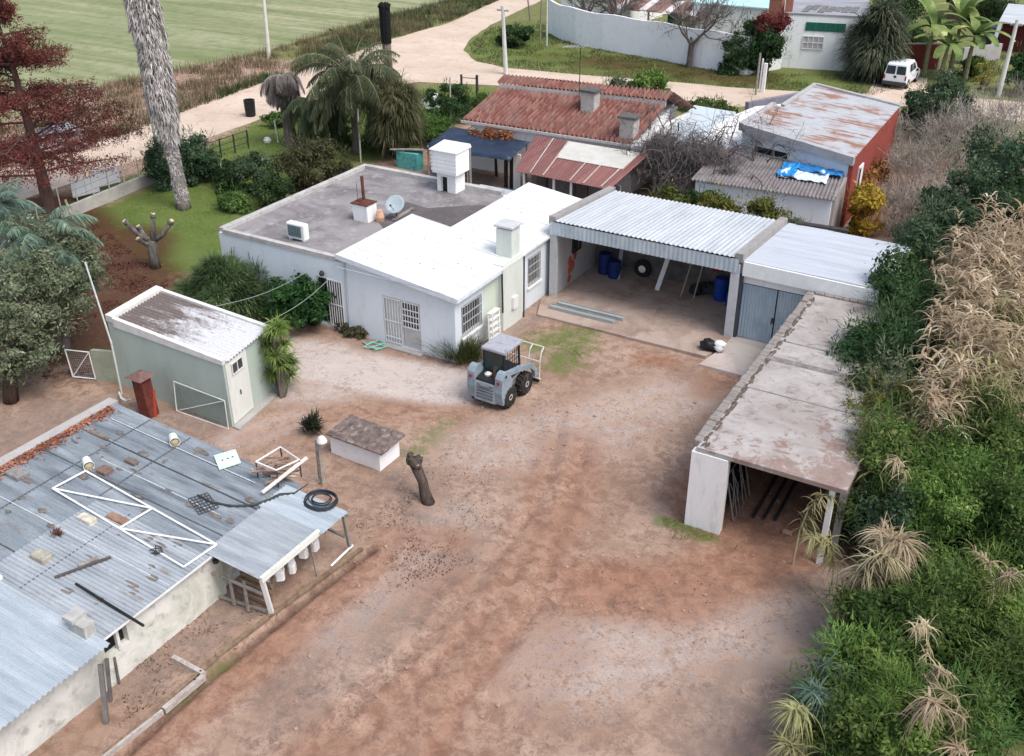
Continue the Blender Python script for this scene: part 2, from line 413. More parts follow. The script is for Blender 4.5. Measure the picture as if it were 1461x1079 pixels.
grass = np.maximum.reduce([soft(X, Y, lawn, .9), soft(X, Y, gard, 1.0), soft(X, Y, isl, .8), soft(X, Y, fstrip, .5)*.9,
    path_m(X, Y, pl([(770, 490), (830, 475), (800, 520)]), .3, 1.1)*.72, path_m(X, Y, pl([(590, 650), (640, 600)]), .15, .6)*.5,
    path_m(X, Y, pl([(950, 745), (1010, 765)]), .1, .5)*.75, path_m(X, Y, pl([(330, 940), (250, 1000)]), .05, .4)*.5,
    path_m(X, Y, pl([(1350, 100), (1440, 110)]), 2.5, 1.2), np.where(Y > 66, .75, 0), np.clip((X-.8)/2, 0, .8)])
litter = np.maximum.reduce([path_m(X, Y, pl([(60, 300), (170, 400), (110, 480), (170, 350)]), 1.9, 1.6),
    path_m(X, Y, pl([(230, 410), (150, 440)]), 1.2, 1.5)*.9, path_m(X, Y, pl([(860, 84), (1060, 116)]), 1.6, 2.2)*.8, path_m(X, Y, pl([(1090, 118), (1200, 118)]), .6, 1.6)*.5, path_m(X, Y, pl([(730, 88), (790, 80)]), .8, 1.5)*.5,
    path_m(X, Y, pl([(180, 480), (120, 520)]), 1.2, 1.2)*.6])
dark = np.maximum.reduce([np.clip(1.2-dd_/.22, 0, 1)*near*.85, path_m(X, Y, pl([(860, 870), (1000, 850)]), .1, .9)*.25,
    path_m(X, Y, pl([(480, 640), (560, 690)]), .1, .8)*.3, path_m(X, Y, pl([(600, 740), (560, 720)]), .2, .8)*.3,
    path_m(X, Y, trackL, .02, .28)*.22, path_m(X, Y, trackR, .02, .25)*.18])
nx, ny = len(gx), len(gy)
ii = (np.arange(ny-1)[:, None]*nx+np.arange(nx-1)[None, :]).ravel()
def ground_mat():
    t = NT('soil'); v = t.coord()
    A = t.n('ShaderNodeAttribute', attribute_name='m1'); B = t.n('ShaderNodeAttribute', attribute_name='m2')
    sa = t.n('ShaderNodeSeparateColor'); t.l(A.outputs['Color'], sa.inputs[0])
    sb = t.n('ShaderNodeSeparateColor'); t.l(B.outputs['Color'], sb.inputs[0])
    n0 = t.noise(v, .45, 6, .62, .3); n1 = t.noise(v, 2.2, 7, .68, .5); n2 = t.noise(v, 13, 6, .7); n3 = t.noise(v, 42, 3, .7)
    nn = t.math('ADD', t.math('MULTIPLY', n1, .55), t.math('MULTIPLY', n2, .45))
    def m(s, k=1.1, a=.22, b=.9):
        return t.ramp(t.math('ADD', s, t.math('MULTIPLY', t.math('SUBTRACT', nn, .5), k*2.4)), [(a, 0), (b, 1)])
    c = t.mix(t.ramp(n0, [(.36, 0), (.64, 1)]), (.30, .195, .142), (.43, .31, .24))
    c = t.mix(t.math('MULTIPLY', t.ramp(n1, [(.46, 0), (.60, 1)]), .62), c, (.205, .127, .092))
    c = t.mix(t.math('MULTIPLY', m(sa.outputs[2], 1.3), .9), c, (.54, .475, .44))
    c = t.mix(t.math('MULTIPLY', m(sb.outputs[1], 1.3), .62), c, (.225, .18, .158))
    c = t.mix(t.math('MULTIPLY', m(sa.outputs[1], .8), .85), c, t.mix(t.ramp(n1, [(.35, 0), (.65, 1)]), (.37, .20, .13), (.225, .113, .077)))
    c = t.mix(t.math('MULTIPLY', m(A.outputs['Alpha'], .6), .75), c, (.085, .052, .04))
    n4 = t.noise(v, 5.5, 8, .75, 1.0); n5 = t.noise(v, .9, 4, .6)
    c = t.mix(t.math('MULTIPLY', t.math('MULTIPLY', t.ramp(n4, [(.50, 0), (.57, 1)]), t.ramp(n5, [(.42, 0), (.62, 1)])), .45), c, (.115, .07, .052))
    c = t.mix(t.math('MULTIPLY', t.ramp(n2, [(.56, 0), (.68, 1)]), .42), c, (.15, .10, .08))
    c = t.mix(t.math('MULTIPLY', t.ramp(n3, [(.60, 0), (.72, 1)]), .45), c, (.5, .42, .37))
    vo = t.n('ShaderNodeTexVoronoi'); vo.inputs['Scale'].default_value = 3.3; t.l(v, vo.inputs['Vector'])
    sp = t.math('MULTIPLY', t.ramp(vo.outputs['Distance'], [(.05, 1), (.11, 0)]), t.ramp(n0, [(.5, 0), (.6, 1)]))
    c = t.mix(t.math('MULTIPLY', sp, .7), c, (.09, .055, .04))
    g = t.mix(t.ramp(n1, [(.35, 0), (.65, 1)]), (.045, .105, .014), (.115, .20, .035)); g = t.mix(t.ramp(n2, [(.42, 0), (.7, 1)]), g, (.15, .165, .06)); g = t.mix(t.math('MULTIPLY', t.ramp(n5, [(.55, 0), (.72, 1)]), .45), g, (.14, .115, .055))
    c = t.mix(t.math('MULTIPLY', m(sa.outputs[0], 1.0), .92), c, g)
    li = t.mix(n2, (.055, .026, .018), (.11, .052, .033)); li = t.mix(t.math('MULTIPLY', t.ramp(n1, [(.5, 0), (.75, 1)]), .8), li, (.10, .09, .028))
    c = t.mix(t.math('MULTIPLY', m(sb.outputs[0], .9), .92), c, li)
    h = t.math('ADD', t.math('MULTIPLY', n2, .7), t.math('MULTIPLY', n3, .4)); t.bump(h, .8, .05)
    return t.fin(c, 1.0, 0, .02)
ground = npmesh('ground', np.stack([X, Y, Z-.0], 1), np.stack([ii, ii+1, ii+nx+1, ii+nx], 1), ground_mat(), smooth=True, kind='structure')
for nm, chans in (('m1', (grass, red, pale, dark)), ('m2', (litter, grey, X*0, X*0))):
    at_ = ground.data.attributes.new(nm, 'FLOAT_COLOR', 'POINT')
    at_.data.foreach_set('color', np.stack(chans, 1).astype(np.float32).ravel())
def gz(x, y):
    i = np.clip(np.searchsorted(gx, x)-1, 0, nx-2); j = np.clip(np.searchsorted(gy, y)-1, 0, ny-2)
    return np.maximum.reduce([Z[j*nx+i], Z[j*nx+i+1], Z[(j+1)*nx+i], Z[(j+1)*nx+i+1]])
def sheet_poly(name, poly, z, m, sub=1.2, kind='structure', jitter=0):
    """flat sheet with a slightly uneven outline"""
    out = []
    for i in range(len(poly)):
        a, b = Vector(poly[i]), Vector(poly[(i+1) % len(poly)]); k = max(1, int((b-a).length/sub))
        for q in range(k):
            p = a.lerp(b, q/k); out.append((p.x+random.uniform(-jitter, jitter), p.y+random.uniform(-jitter, jitter)))
    mb = MB(); mb.add([(x, y, z) for x, y in out], [tuple(range(len(out)))])
    me = bpy.data.meshes.new(name); me.from_pydata(mb.v, [], mb.f)
    if me.polygons[0].normal.z < 0: me.flip_normals()
    me.materials.append(m); return link(name, me, kind=kind)
random.seed(3)
def road_mat():
    t = NT('road'); v = t.coord(); n1 = t.noise(v, .25, 5); n2 = t.noise(v, 2.5, 6, .7); n3 = t.noise(v, 20, 3)
    c = t.mix(t.ramp(n1, [(.3, 0), (.7, 1)]), (.50, .395, .31), (.62, .51, .42)); c = t.mix(t.math('MULTIPLY', t.ramp(n2, [(.5, 0), (.75, 1)]), .4), c, (.40, .30, .225))
    n4 = t.noise(v, .9, 6, .7, .8); c = t.mix(t.math('MULTIPLY', t.ramp(n4, [(.54, 0), (.64, 1)]), .5), c, (.36, .275, .205)); t.bump(n3, .5, .05); return t.fin(c, 1.0, 0, .02)
road_px = [(-240, 345), (-60, 262), (0, 244), (110, 214), (230, 171), (390, 113), (470, 88), (560, 56), (640, 33), (700, 6), (735, -12), (800, -25), (790, -5), (752, 10), (700, 36), (668, 58), (661, 72), (680, 88), (720, 97), (830, 107),
    (1000, 121), (1070, 127), (1150, 131), (1236, 134), (1245, 118), (1262, 105), (1325, 112), (1318, 126), (1340, 137), (1461, 146), (1650, 160), (1650, 205), (1461, 176), (1330, 152), (1240, 151), (1100, 155), (960, 147), (840, 136), (720, 123), (600, 117), (500, 129), (420, 151), (330, 186), (240, 216), (180, 233), (100, 263), (0, 297), (-150, 360)]
sheet_poly('dirt_road', pl(road_px), .012, road_mat(), 1.5, jitter=.12)
def field_mat():
    t = NT('field'); v = t.coord((1, 1, 1)); n1 = t.noise(v, .05, 5); n2 = t.noise(v, .9, 6, .7)
    mp = t.n('ShaderNodeMapping'); mp.inputs['Rotation'].default_value = (0, 0, R(-52)); mp.inputs['Scale'].default_value = (.06, .9, 1); t.l(v, mp.inputs[0])
    n3 = t.noise(mp.outputs[0], .6, 4, .6, .3)
    c = t.mix(t.ramp(n3, [(.38, 0), (.62, 1)]), (.185, .21, .10), (.33, .33, .205)); c = t.mix(t.math('MULTIPLY', t.ramp(n1, [(.4, 0), (.6, 1)]), .5), c, (.19, .225, .115))
    c = t.mix(t.math('MULTIPLY', t.ramp(n2, [(.46, 0), (.66, 1)]), .5), c, (.12, .14, .07))
    t.bump(n2, .5, .1); return t.fin(c, 1.0, 0, .02)
far = [(-400, 20), (-420, 260), (-90, 300)]
sheet_poly('field', pl([(-240, 250), (0, 176), (160, 118), (380, 74), (500, 38), (655, -4)])+[(-64, 130), (-60, 300), (-400, 300), (-400, 30)], .02, field_mat(), 4, jitter=.2)
def scatter(poly, n, rng):
    P = np.array(poly); lo, hi = P.min(0), P.max(0); out = []
    tot = 0
    while tot < n:
        q = rng.uniform(lo, hi, (n*2, 2)); q = q[inside(q[:, 0], q[:, 1], poly)]; out.append(q); tot += len(q)
    return np.concatenate(out)[:n]
def tufts(name, polys, counts, L, Wd, m, seed, label, cat='grass', bend=.5, tilt=.5, z0=0.0):
    rng = np.random.default_rng(seed)
    Q = np.concatenate([scatter(p, c, rng) for p, c in zip(polys, counts)]); n = len(Q)
    keep = vnoise(Q[:, 0], Q[:, 1], .8, seed)+rng.uniform(0, .5, n) > .7; Q = Q[keep]; n = len(Q)
    P = np.stack([Q[:, 0], Q[:, 1], np.full(n, z0)], 1); D = np.stack([rng.normal(0, tilt, n), rng.normal(0, tilt, n), np.ones(n)], 1)
    V, Fq = blades(P, D, rng.uniform(*L, n), np.full(n, Wd)*rng.uniform(.6, 1.3, n), rng, bend, 2)
    return npmesh(name, V, Fq, m, label=label, cat=cat, kind='stuff')
GR = leafmat((.035, .09, .012), (.10, .185, .03), (.19, .22, .06), clump=.5)
GRB = leafmat((.05, .12, .012), (.12, .22, .03), (.22, .24, .08), clump=.4); GRV = leafmat((.05, .075, .02), (.13, .14, .05), (.25, .2, .11), clump=.3); GRY = leafmat((.06, .075, .025), (.14, .14, .055), (.24, .2, .11), clump=.8)
DRY = leafmat((.085, .07, .035), (.18, .15, .08), (.26, .23, .13))
DGR = leafmat((.02, .05, .016), (.05, .10, .03), (.1, .13, .05))
tufts('lawn_grass', [pl([(240, 258), (375, 262), (415, 300), (330, 390), (240, 330), (150, 325), (222, 266)]), fstrip], [16000, 2500], (.05, .13), .02, GR, 11, 'short green lawn grass behind the low front wall')
tufts('garden_grass', [gard], [18000], (.08, .22), .03, GRB, 12, 'bright green garden grass beside the palms')
tufts('roadside_grass', [isl, pl([(1345, 70), (1440, 80), (1440, 118), (1360, 118)])], [20000, 5000], (.1, .28), .045, GRV, 13, 'rough grass on the verge before the white walls')
tufts('yard_grass', [pl([(742, 475), (800, 458), (870, 480), (840, 520), (800, 545), (765, 540)]), pl([(940, 735), (1010, 752), (1030, 772), (960, 770)])], [3000, 900], (.03, .09), .014, GRY, 14, 'worn grass patch in the yard by the loader')
tufts('verge_undergrowth', [verge], [26000], (.25, .95), .05, DRY, 15, 'dry brown undergrowth between field and road', 'undergrowth', .3, .35)
tufts('verge_greenery', [pl([(410, 110), (500, 78), (560, 54), (640, 31), (725, -4), (665, -4), (560, 22), (440, 70)]), pl([(160, 200), (300, 148), (390, 112), (390, 104), (160, 190)])], [9000, 1800], (.3, .9), .06, DGR, 16, 'dark green weeds along the road edge', 'weeds', .4, .5)
# dead leaves lying on the yard soil and the litter under the trees
def litter_obj(name, polys, counts, size, m, seed, label, z=.012):
    rng = np.random.default_rng(seed); Q = np.concatenate([scatter(p, c, rng) for p, c in zip(polys, counts)])
    keep = vnoise(Q[:, 0], Q[:, 1], 1.3, seed)+rng.uniform(0, .5, len(Q)) > .78; Q = Q[keep]; n = len(Q)
    P = np.stack([Q[:, 0], Q[:, 1], gz(Q[:, 0], Q[:, 1])+z], 1)
    V, Fq = leaves(P, np.tile([0, 0, 1.6], (n, 1)), size, .5, rng)
    return npmesh(name, V, Fq, m, label=label, cat='dead leaves', kind='stuff')
LIT = leafmat((.12, .06, .04), (.21, .105, .07), (.3, .18, .12))
litter_obj('fallen_leaves', [pl([(500, 720), (650, 690), (680, 800), (560, 850), (520, 790)]), pl([(180, 930), (330, 850), (420, 870), (300, 950), (170, 1040)]), pl([(560, 660), (700, 640), (720, 760), (600, 760)]), pl([(850, 800), (1180, 760), (1200, 900), (900, 950)])],
    [2600, 1500, 700, 250], .026, LIT, 21, 'scattered dry brown leaves on the yard soil')
litter_obj('needle_litter', [pl([(60, 320), (140, 320), (240, 400), (240, 430), (140, 450), (100, 500), (170, 540), (60, 540)])], [9000], .05, leafmat((.07, .028, .018), (.13, .055, .035), (.19, .09, .05)), 22, 'red brown needle litter on the ground under the cypress')
# low stones and clods
rng = np.random.default_rng(31); Q = scatter(pl([(330, 640), (640, 560), (1000, 560), (1180, 800), (1100, 1060), (300, 1060), (520, 820)]), 2600, rng)
mb = MB()
for i, (x, y) in enumerate(Q):
    s = rng.uniform(.008, .026) if i % 23 else rng.uniform(.03, .07); mb.blob((x, y, gz(x, y)+s*.1), (s*1.3, s, s*.7), i, .5, 2, 5, 3)
mb.build('soil_clods', mat((.36, .24, .18), .95, .3, 6), label='small clods and pebbles strewn over the yard soil', cat='pebbles', kind='stuff')
# ================================================================ NEAR BUILDINGS
def wallx(mb, x0, x1, y0, y1, zt, holes=(), zb=-.1):
    """wall along x between y0..y1 with openings (xa,xb,za,zb); zt is a height or a function of x"""
    f = zt if callable(zt) else (lambda x: zt)
    xs = sorted({x0, x1, *[h[0] for h in holes], *[h[1] for h in holes]})
    for a, b in zip(xs[:-1], xs[1:]):
        hs = sorted([h for h in holes if h[0] < (a+b)/2 < h[1]], key=lambda h: h[2]); z = zb
        for h in hs+[None]:
            ta, tb = (h[2], h[2]) if h else (f(a), f(b))
            if ta > z+1e-4: mb.hexa([(a,y0,z),(b,y0,z),(b,y1,z),(a,y1,z)], [(a,y0,ta),(b,y0,tb),(b,y1,tb),(a,y1,ta)])
            if h: z = h[3]
    return mb
def wally(mb, x0, x1, y0, y1, zt, holes=(), zb=-.1):
    t = wallx(MB(), y0, y1, x0, x1, zt, holes, zb)
    return mb.add([(v[1], v[0], v[2]) for v in t.v], [tuple(reversed(f)) for f in t.f])
def zinc(base, hi, lo, rust=None, rust_at=.6, dirx=True, rough=.45, metal=.35, sc=1.0):
    """old galvanised sheet with run-off streaks along the fall of the roof"""
    t = NT('zinc'); v = t.coord((.16, 1.6, 1) if dirx else (1.6, .16, 1)); u = t.coord()
    n = t.noise(v, 1.6*sc, 6, .65); b = t.noise(u, .7, 5, .6); f = t.noise(u, 14, 4, .7)
    c = t.mix(t.ramp(n, [(.33, 0), (.66, 1)]), lo, hi); c = t.mix(t.math('MULTIPLY', t.ramp(b, [(.42, 0), (.62, 1)]), .6), c, base)
    c = t.mix(t.math('MULTIPLY', t.ramp(f, [(.5, 0), (.75, 1)]), .3), c, cm(lo, .7))
    if rust: c = t.mix(t.ramp(t.math('ADD', t.math('MULTIPLY', n, .55), t.math('MULTIPLY', b, .45)), [(rust_at-.03, 0), (rust_at+.05, 1)]), c, rust)
    t.bump(f, .1, .01); return t.fin(c, rough, metal, .4)
def stained(col, a, b, sc=.8, k=.8, rough=.85, streak=False):
    t = NT('stained'); u = t.coord((1, 1, .25) if streak else (1, 1, 1))
    n1 = t.noise(u, sc, 7, .68, .6); n2 = t.noise(u, sc*4, 6, .7, .3); n3 = t.noise(u, 30, 3)
    c = t.mix(t.math('MULTIPLY', t.ramp(n1, [(.44, 0), (.62, 1)]), k), col, a)
    c = t.mix(t.math('MULTIPLY', t.ramp(n2, [(.54, 0), (.70, 1)]), k*.8), c, b)
    c = t.mix(t.math('MULTIPLY', t.ramp(n3, [(.45, 0), (.8, 1)]), .2), c, cm(col, .6)); t.bump(n3, .2, .02)
    return t.fin(c, rough, 0, .25)
WHITE = stained((.80, .80, .79), (.72, .715, .70), (.52, .50, .47), .6, .55, .7, True)
WROOF = stained((.72, .725, .70), (.62, .625, .60), (.50, .495, .47), .5, .8, .7)
BLUEW = stained((.70, .75, .79), (.63, .68, .72), (.47, .49, .50), .5, .5, .75, True)
GREENW = stained((.60, .66, .55), (.52, .58, .47), (.42, .45, .37), .8, .6, .8, True)
DARK = mat((.018, .018, .02), .5, .3, 3, bump=0); GLASS = mat((.03, .04, .05), .12, .2, 1, bump=0, spec=.6)
IRONW = mat((.72, .72, .71), .5, .06, 3); IRON = mat((.06, .06, .065), .5, .2, 5, metal=.4); RUST = mat((.13, .045, .03), .8, .35, 6, (.07, .03, .025), .55, 5)
CONC = stained((.40, .385, .36), (.30, .285, .27), (.22, .20, .19), 1.2, .7)
WOOD = mat((.24, .17, .115), .85, .3, 5, (.15, .10, .07), .55, 3, stretch=(1, 1, .2)); WOODG = mat((.30, .275, .245), .9, .3, 6, (.17, .15, .13), .58, 3)
GALV = zinc((.50, .55, .60), (.60, .64, .68), (.40, .45, .50)); PLW = mat((.74, .74, .70), .4, .08, 4, (.5, .48, .42), .62, 3)
BLACKP = mat((.02, .02, .022), .45, .2, 6); BRICK = mat((.36, .15, .10), .9, .25, 7, (.25, .11, .08), .55, 4)
def grille(mb, plane, c, u0, u1, z0, z1, n, rails=(), w=.022):
    """window bars in the plane x=c ('x') or y=c ('y')"""
    P = (lambda u, z: (c, u, z)) if plane == 'x' else (lambda u, z: (u, c, z))
    for i in range(n+1):
        u = u0+(u1-u0)*i/n; mb.bar(P(u, z0), P(u, z1), w)
    for z in (z0, z1, *rails): mb.bar(P(u0, z), P(u1, z), w*1.4)
def frame(mb, plane, c, u0, u1, z0, z1, w=.07, d=.05):
    B = (lambda a, b, za, zb: mb.box(c-d/2, c+d/2, a, b, za, zb)) if plane == 'x' else (lambda a, b, za, zb: mb.box(a, b, c-d/2, c+d/2, za, zb))
    B(u0, u0+w, z0, z1); B(u1-w, u1, z0, z1); B(u0+w, u1-w, z0, z0+w); B(u0+w, u1-w, z1-w, z1)
# ---------------------------------------------------------------- white house
H = thing('white_house', 'white flat roofed house with sloping white metal roof wing and barred glass door', 'house', (-24, 33, 0))
rz = lambda x: 2.78+(-18.6-x)*.115
mb = MB(); door = (-22.2, -20.42, .04, 2.08); d2 = (-25.45, -24.2, .1, 2.15)
wallx(mb, -24.0, -18.85, 28.4, 28.62, lambda x: rz(x)-.10, [door]); wallx(mb, -30.5, -24.0, 28.402, 28.62, 3.02, [d2])
wally(mb, -19.07, -18.85, 28.62, 39.8, rz(-18.85)-.10, [(28.85, 30.3, .85, 2.15), (33.95, 35.05, .95, 2.25)])
wally(mb, -30.5, -30.28, 28.62, 38.4, 3.0); wallx(mb, -30.28, -22.1, 38.2, 38.4, 3.0); wallx(mb, -22.1, -19.07, 39.6, 39.8, lambda x: rz(x)-.10)
wally(mb, -22.1, -21.9, 38.402, 39.6, 3.0); wally(mb, -24.0, -23.85, 28.62, 33.25, 3.38, zb=3.0); wally(mb, -22.06, -21.95, 33.4, 38.2, 3.16, zb=3.0); wallx(mb, -23.85, -22.06, 33.2, 33.3, lambda x: rz(x)-.1, zb=3.0)
mb.build('wall', BLUEW, H)
mb = MB()
def slope(mb, x0, x1, y0, y1, th=.1): mb.hexa([(x0,y0,rz(x0)-th),(x1,y0,rz(x1)-th),(x1,y1,rz(x1)-th),(x0,y1,rz(x0)-th)], [(x0,y0,rz(x0)),(x1,y0,rz(x1)),(x1,y1,rz(x1)),(x0,y1,rz(x0))])
slope(mb, -24.15, -18.6, 28.2, 33.35); slope(mb, -22.2, -18.62, 33.352, 40.0)
wr = mb.build('roof', WROOF, H)
mb = MB()
for i in range(11):
    y = 29.2+i*1.02; x0 = -24.1 if y < 33.3 else -22.15
    mb.bar((x0, y, rz(x0)+.006), (-18.63, y, rz(-18.63)+.006), .022, .016)
random.seed(4)
for i in range(26):
    y = 28.7+(i % 11)*1.0; x = -23.6+(i*1.73 % 4.6); 
    if y > 33 and x < -22: x += 2.2
    mb.box(x-.03, x+.03, y-.03, y+.03, rz(x)+.002, rz(x)+.03)
mb.build('seam', mat((.50, .51, .50), .6, .15), wr)
MB().box(-24.15, -18.6, 28.17, 28.198, 2.9, 2.91).bar((-24.15, 28.185, rz(-24.15)-.08), (-18.6, 28.185, rz(-18.6)-.08), .03, .2).bar((-18.585, 28.2, 2.7), (-18.585, 31.4, 2.7), .03, .16).build('fascia', mat((.66, .70, .75), .6, .1), H)
FLAT = stained((.27, .252, .252), (.15, .135, .135), (.40, .39, .40), .4, .95)
fr = MB().box(-30.28, -24.002, 28.62, 38.2, 2.9, 3.04).box(-24.002, -22.062, 33.302, 38.2, 2.9, 3.04).build('flat_roof', FLAT, H)
mb = MB(); TAR = stained((.10, .088, .088), (.15, .13, .13), (.20, .18, .18), .8, .7)
pts = [tuple(at(x, y, 3.05)[:2]) for x, y in ((538, 315), (578, 287), (640, 322), (690, 292), (672, 283), (600, 300), (592, 306))]
pts = [tuple(at(x, y, 3.05)[:2]) for x, y in ((540, 317), (579, 288), (610, 297), (690, 292))]+[(-22.1, 36.4), (-22.1, 33.35), (-24.1, 33.35), (-24.1, 31.6)]
mb.prism([(min(max(x, -30.2), -22.07 if y > 33.3 else -24.01), y) for x, y in pts], 3.044, 3.052); mb.build('tar_patch', TAR, fr)
mb = MB(); PARA = stained((.48, .47, .45), (.36, .34, .32), (.22, .2, .18), 1.6, .9)
mb.box(-30.55, -30.28, 28.5, 38.45, 3.0, 3.2); mb.box(-30.25, -22.6, 38.15, 38.45, 3.0, 3.22); mb.box(-30.25, -24.0, 28.37, 28.6, 3.02, 3.2)
mb.build('parapet', PARA, H)
MB().box(-24.9, -22.2, 38.46, 40.1, 2.55, 2.62).build('zinc_sheet', GALV, H)
# glass door
dd = MB(); frame(dd, 'y', 28.46, *door, w=.06, d=.08); dd.box(-21.33, -21.27, 28.43, 28.5, .1, 2.02); dr = dd.build('door', mat((.62, .64, .66), .4, .08, metal=.3), H)
MB().box(-22.14, -21.33, 28.50, 28.52, .1, 2.02).build('curtain_pane', mat((.55, .58, .58), .25, .15, 3, spec=.6), dr); MB().box(-21.27, -20.48, 28.50, 28.52, .1, 2.02).build('glass_pane', GLASS, dr)
mb = MB(); grille(mb, 'y', 28.40, -22.12, -21.34, .12, 2.0, 6, (1.05, .35)); grille(mb, 'y', 28.40, -21.26, -20.5, .95, 2.0, 6, (1.2, 1.45, 1.7)); mb.build('grille', IRONW, dr)
MB().box(-21.25, -20.5, 28.44, 28.49, .1, .95).build('kick_panel', mat((.50, .53, .55), .4, .1, metal=.4), dr); MB().box(-22.3, -20.3, 28.1, 28.4, -.05, .04).build('step', CONC, H)
d = MB(); frame(d, 'y', 28.5, *d2, w=.05); dw = d.build('door', IRONW, H, label='white barred side door'); MB().box(-25.4, -24.25, 28.55, 28.57, .1, 2.1).build('glass_pane', GLASS, dw)
mb = MB(); grille(mb, 'y', 28.38, -24.85, -24.15, .15, 2.15, 6, (1.1,), .03); mb.build('grille', IRONW, dw)
for y0, y1, z0, z1 in ((28.85, 30.3, .85, 2.15), (33.95, 35.05, .95, 2.25)):
    m_ = MB(); frame(m_, 'x', -18.93, y0, y1, z0, z1, .06, .08); w_ = m_.build('window', mat((.55, .55, .54), .5, .1), H); MB().box(-19.03, -19.01, y0+.05, y1-.05, z0+.05, z1-.05).build('glass_pane', GLASS, w_)
    m_ = MB(); grille(m_, 'x', -18.83, y0+.04, y1-.04, z0+.04, z1-.04, 8, ((z0+z1)/2-.1, (z0+z1)/2+.25)); m_.build('grille', mat((.42, .42, .42), .5, .1), w_)
    MB().box(-18.85, -18.76, y0-.05, y1+.05, z0-.09, z0-.01).build('sill', WHITE, w_)
MB().box(-19.3, -18.62, 31.55, 33.1, -.1, 2.86).build('chimney_breast', stained((.64, .67, .62), (.56, .59, .53), (.44, .46, .41), .7, .6, .8, True), H)
MB().box(-18.848, -18.835, 30.45, 31.5, .05, 2.6).build('green_wall_patch', GREENW, H)
ch = MB().box(-19.42, -18.72, 32.38, 33.05, 2.862, 4.0).build('chimney', stained((.62, .65, .61), (.54, .57, .52), (.40, .42, .38), .9, .7, .8, True), H)
MB().box(-19.3, -18.84, 32.5, 32.93, 4.0, 4.08).build('flue_opening', DARK, ch); MB().bbox(-19.5, -18.64, 32.3, 33.13, 4.08, 4.17, .015).build('chimney_cap', stained((.52, .53, .53), (.42, .43, .43), (.3, .3, .3), 3), ch)
MB().tube([(-23.88, 28.36, 3.2), (-23.88, 28.36, .1)], .035, 8).build('downpipe', mat((.42, .45, .48), .5, .1), H); MB().tube([(-18.55, 31.35, 2.62), (-18.58, 31.45, .9)], .04, 8).build('drainpipe', IRON, H); MB().tube([(-18.58, 33.16, 2.7), (-18.58, 33.16, .0)], .035, 8).build('drainpipe', IRON, H)
MB().box(-18.62, -18.5, 32.2, 32.55, .75, 1.25).build('meter_box', WHITE, H)
MB().lathe([(.02, 0), (.09, .02), (.11, .1), (.06, .2), (.02, .22)], (-25.0, 28.27, 2.3), 10).build('wall_lamp', IRON, H)
rs = MB().hexa([(-26.45,32.3,3.04),(-25.7,32.3,3.04),(-25.7,32.95,3.04),(-26.45,32.95,3.04)], [(-26.5,32.28,3.78),(-25.72,32.28,3.78),(-25.72,32.97,3.78),(-26.5,32.97,3.78)]).build('roof_stack', WHITE, H)
MB().box(-26.55, -25.68, 32.24, 33.0, 3.781, 3.82).tube([(-26.08, 32.6, 3.82), (-26.08, 32.6, 3.95)], [.22, .1], 10).build('stack_cap', RUST, rs); MB().tube([(-26.08, 32.6, 3.9), (-26.1, 32.6, 4.95)], .068, 10).build('flue_pipe', RUST, rs); MB().tube([(-26.4, 32.6, 3.8), (-26.42, 32.6, 4.6)], .012, 5).build('stay_rod', IRON, rs)
MB().lathe([(.16, 0), (.2, .2), (.13, .45), (.12, .5)], (-25.4, 32.75, 3.04), 12).build('clay_pot', mat((.55, .34, .24), .85, .2), rs)
MB().bar((-24.9, 33.0, 3.1), (-25.0, 34.6, 3.12), .16, .05).build('roof_board', WOODG, fr)
tk = thing('water_tank_tower', 'white walled water tank raised on a small block at the far roof edge', 'water tank', (-25.0, 37.8, 3.04))
m_ = MB(); wallx(m_, -25.5, -24.5, 37.3, 37.4, 3.95, [(-25.3, -24.95, 3.04, 3.75)], 3.04); m_.box(-25.5, -24.5, 37.4, 38.1, 3.04, 3.95).build('base_block', WHITE, tk)
MB().box(-25.25, -25.0, 37.385, 37.395, 3.04, 3.74).build('recess', DARK, tk)
m_ = MB().bbox(-25.65, -24.32, 37.1, 38.25, 3.95, 5.0, .04)
for i in range(5): m_.box(-25.66, -24.31, 37.085, 37.12, 4.05+i*.18, 4.17+i*.18)
m_.build('tank', WHITE, tk); MB().hexa([(-25.72,37.03,5.0),(-24.25,37.03,5.0),(-24.25,38.32,5.0),(-25.72,38.32,5.0)], [(-25.7,37.05,5.04),(-24.3,37.05,5.04),(-24.3,38.3,5.14),(-25.7,38.3,5.14)]).build('lid', WHITE, tk)
ds = thing('satellite_dish', 'pale grey satellite dish tilted skyward beside the rusty roof flue', 'satellite dish', (-25.0, 33.35, 3.04))
m_ = MB(); prof = [(r*.42, .09*r*r) for r in (.03, .25, .5, .75, 1)]+[(.425, .085), (.41, .065), (.2, -.01), (.02, -.02)]; m_.lathe(prof, n=20)
q = Vector((.2, -.75, .75)).to_track_quat('Z', 'Y').to_matrix(); m_.v = [tuple(q @ Vector(v)+Vector((0, 0, .62))) for v in m_.v]; m_.build('reflector', mat((.34, .40, .43), .6, .1), ds, local=True, smooth=True)
MB().tube([(0, .05, 0), (0, .05, .6)], .03, 8).tube([(0, 0, .3), (.12, -.5, .75)], .012, 5).blob((.12, -.5, .77), .05).build('mount', IRON, ds, local=True)
ac = thing('air_conditioner', 'white air conditioner unit standing on the front edge of the flat roof', 'air conditioner', (-27.0, 29.35, 3.04))
MB().bbox(-.47, .47, -.15, .17, .1, .74, .04).box(-.4, -.3, -.12, .14, 0, .1).box(.3, .4, -.12, .14, 0, .1).build('casing', mat((.74, .74, .72), .4, .05), ac, local=True)
g_ = MB().box(-.36, .3, -.165, -.152, .2, .66).build('fan_opening', mat((.03, .07, .075), .4, .2), ac, local=True); m_ = MB()
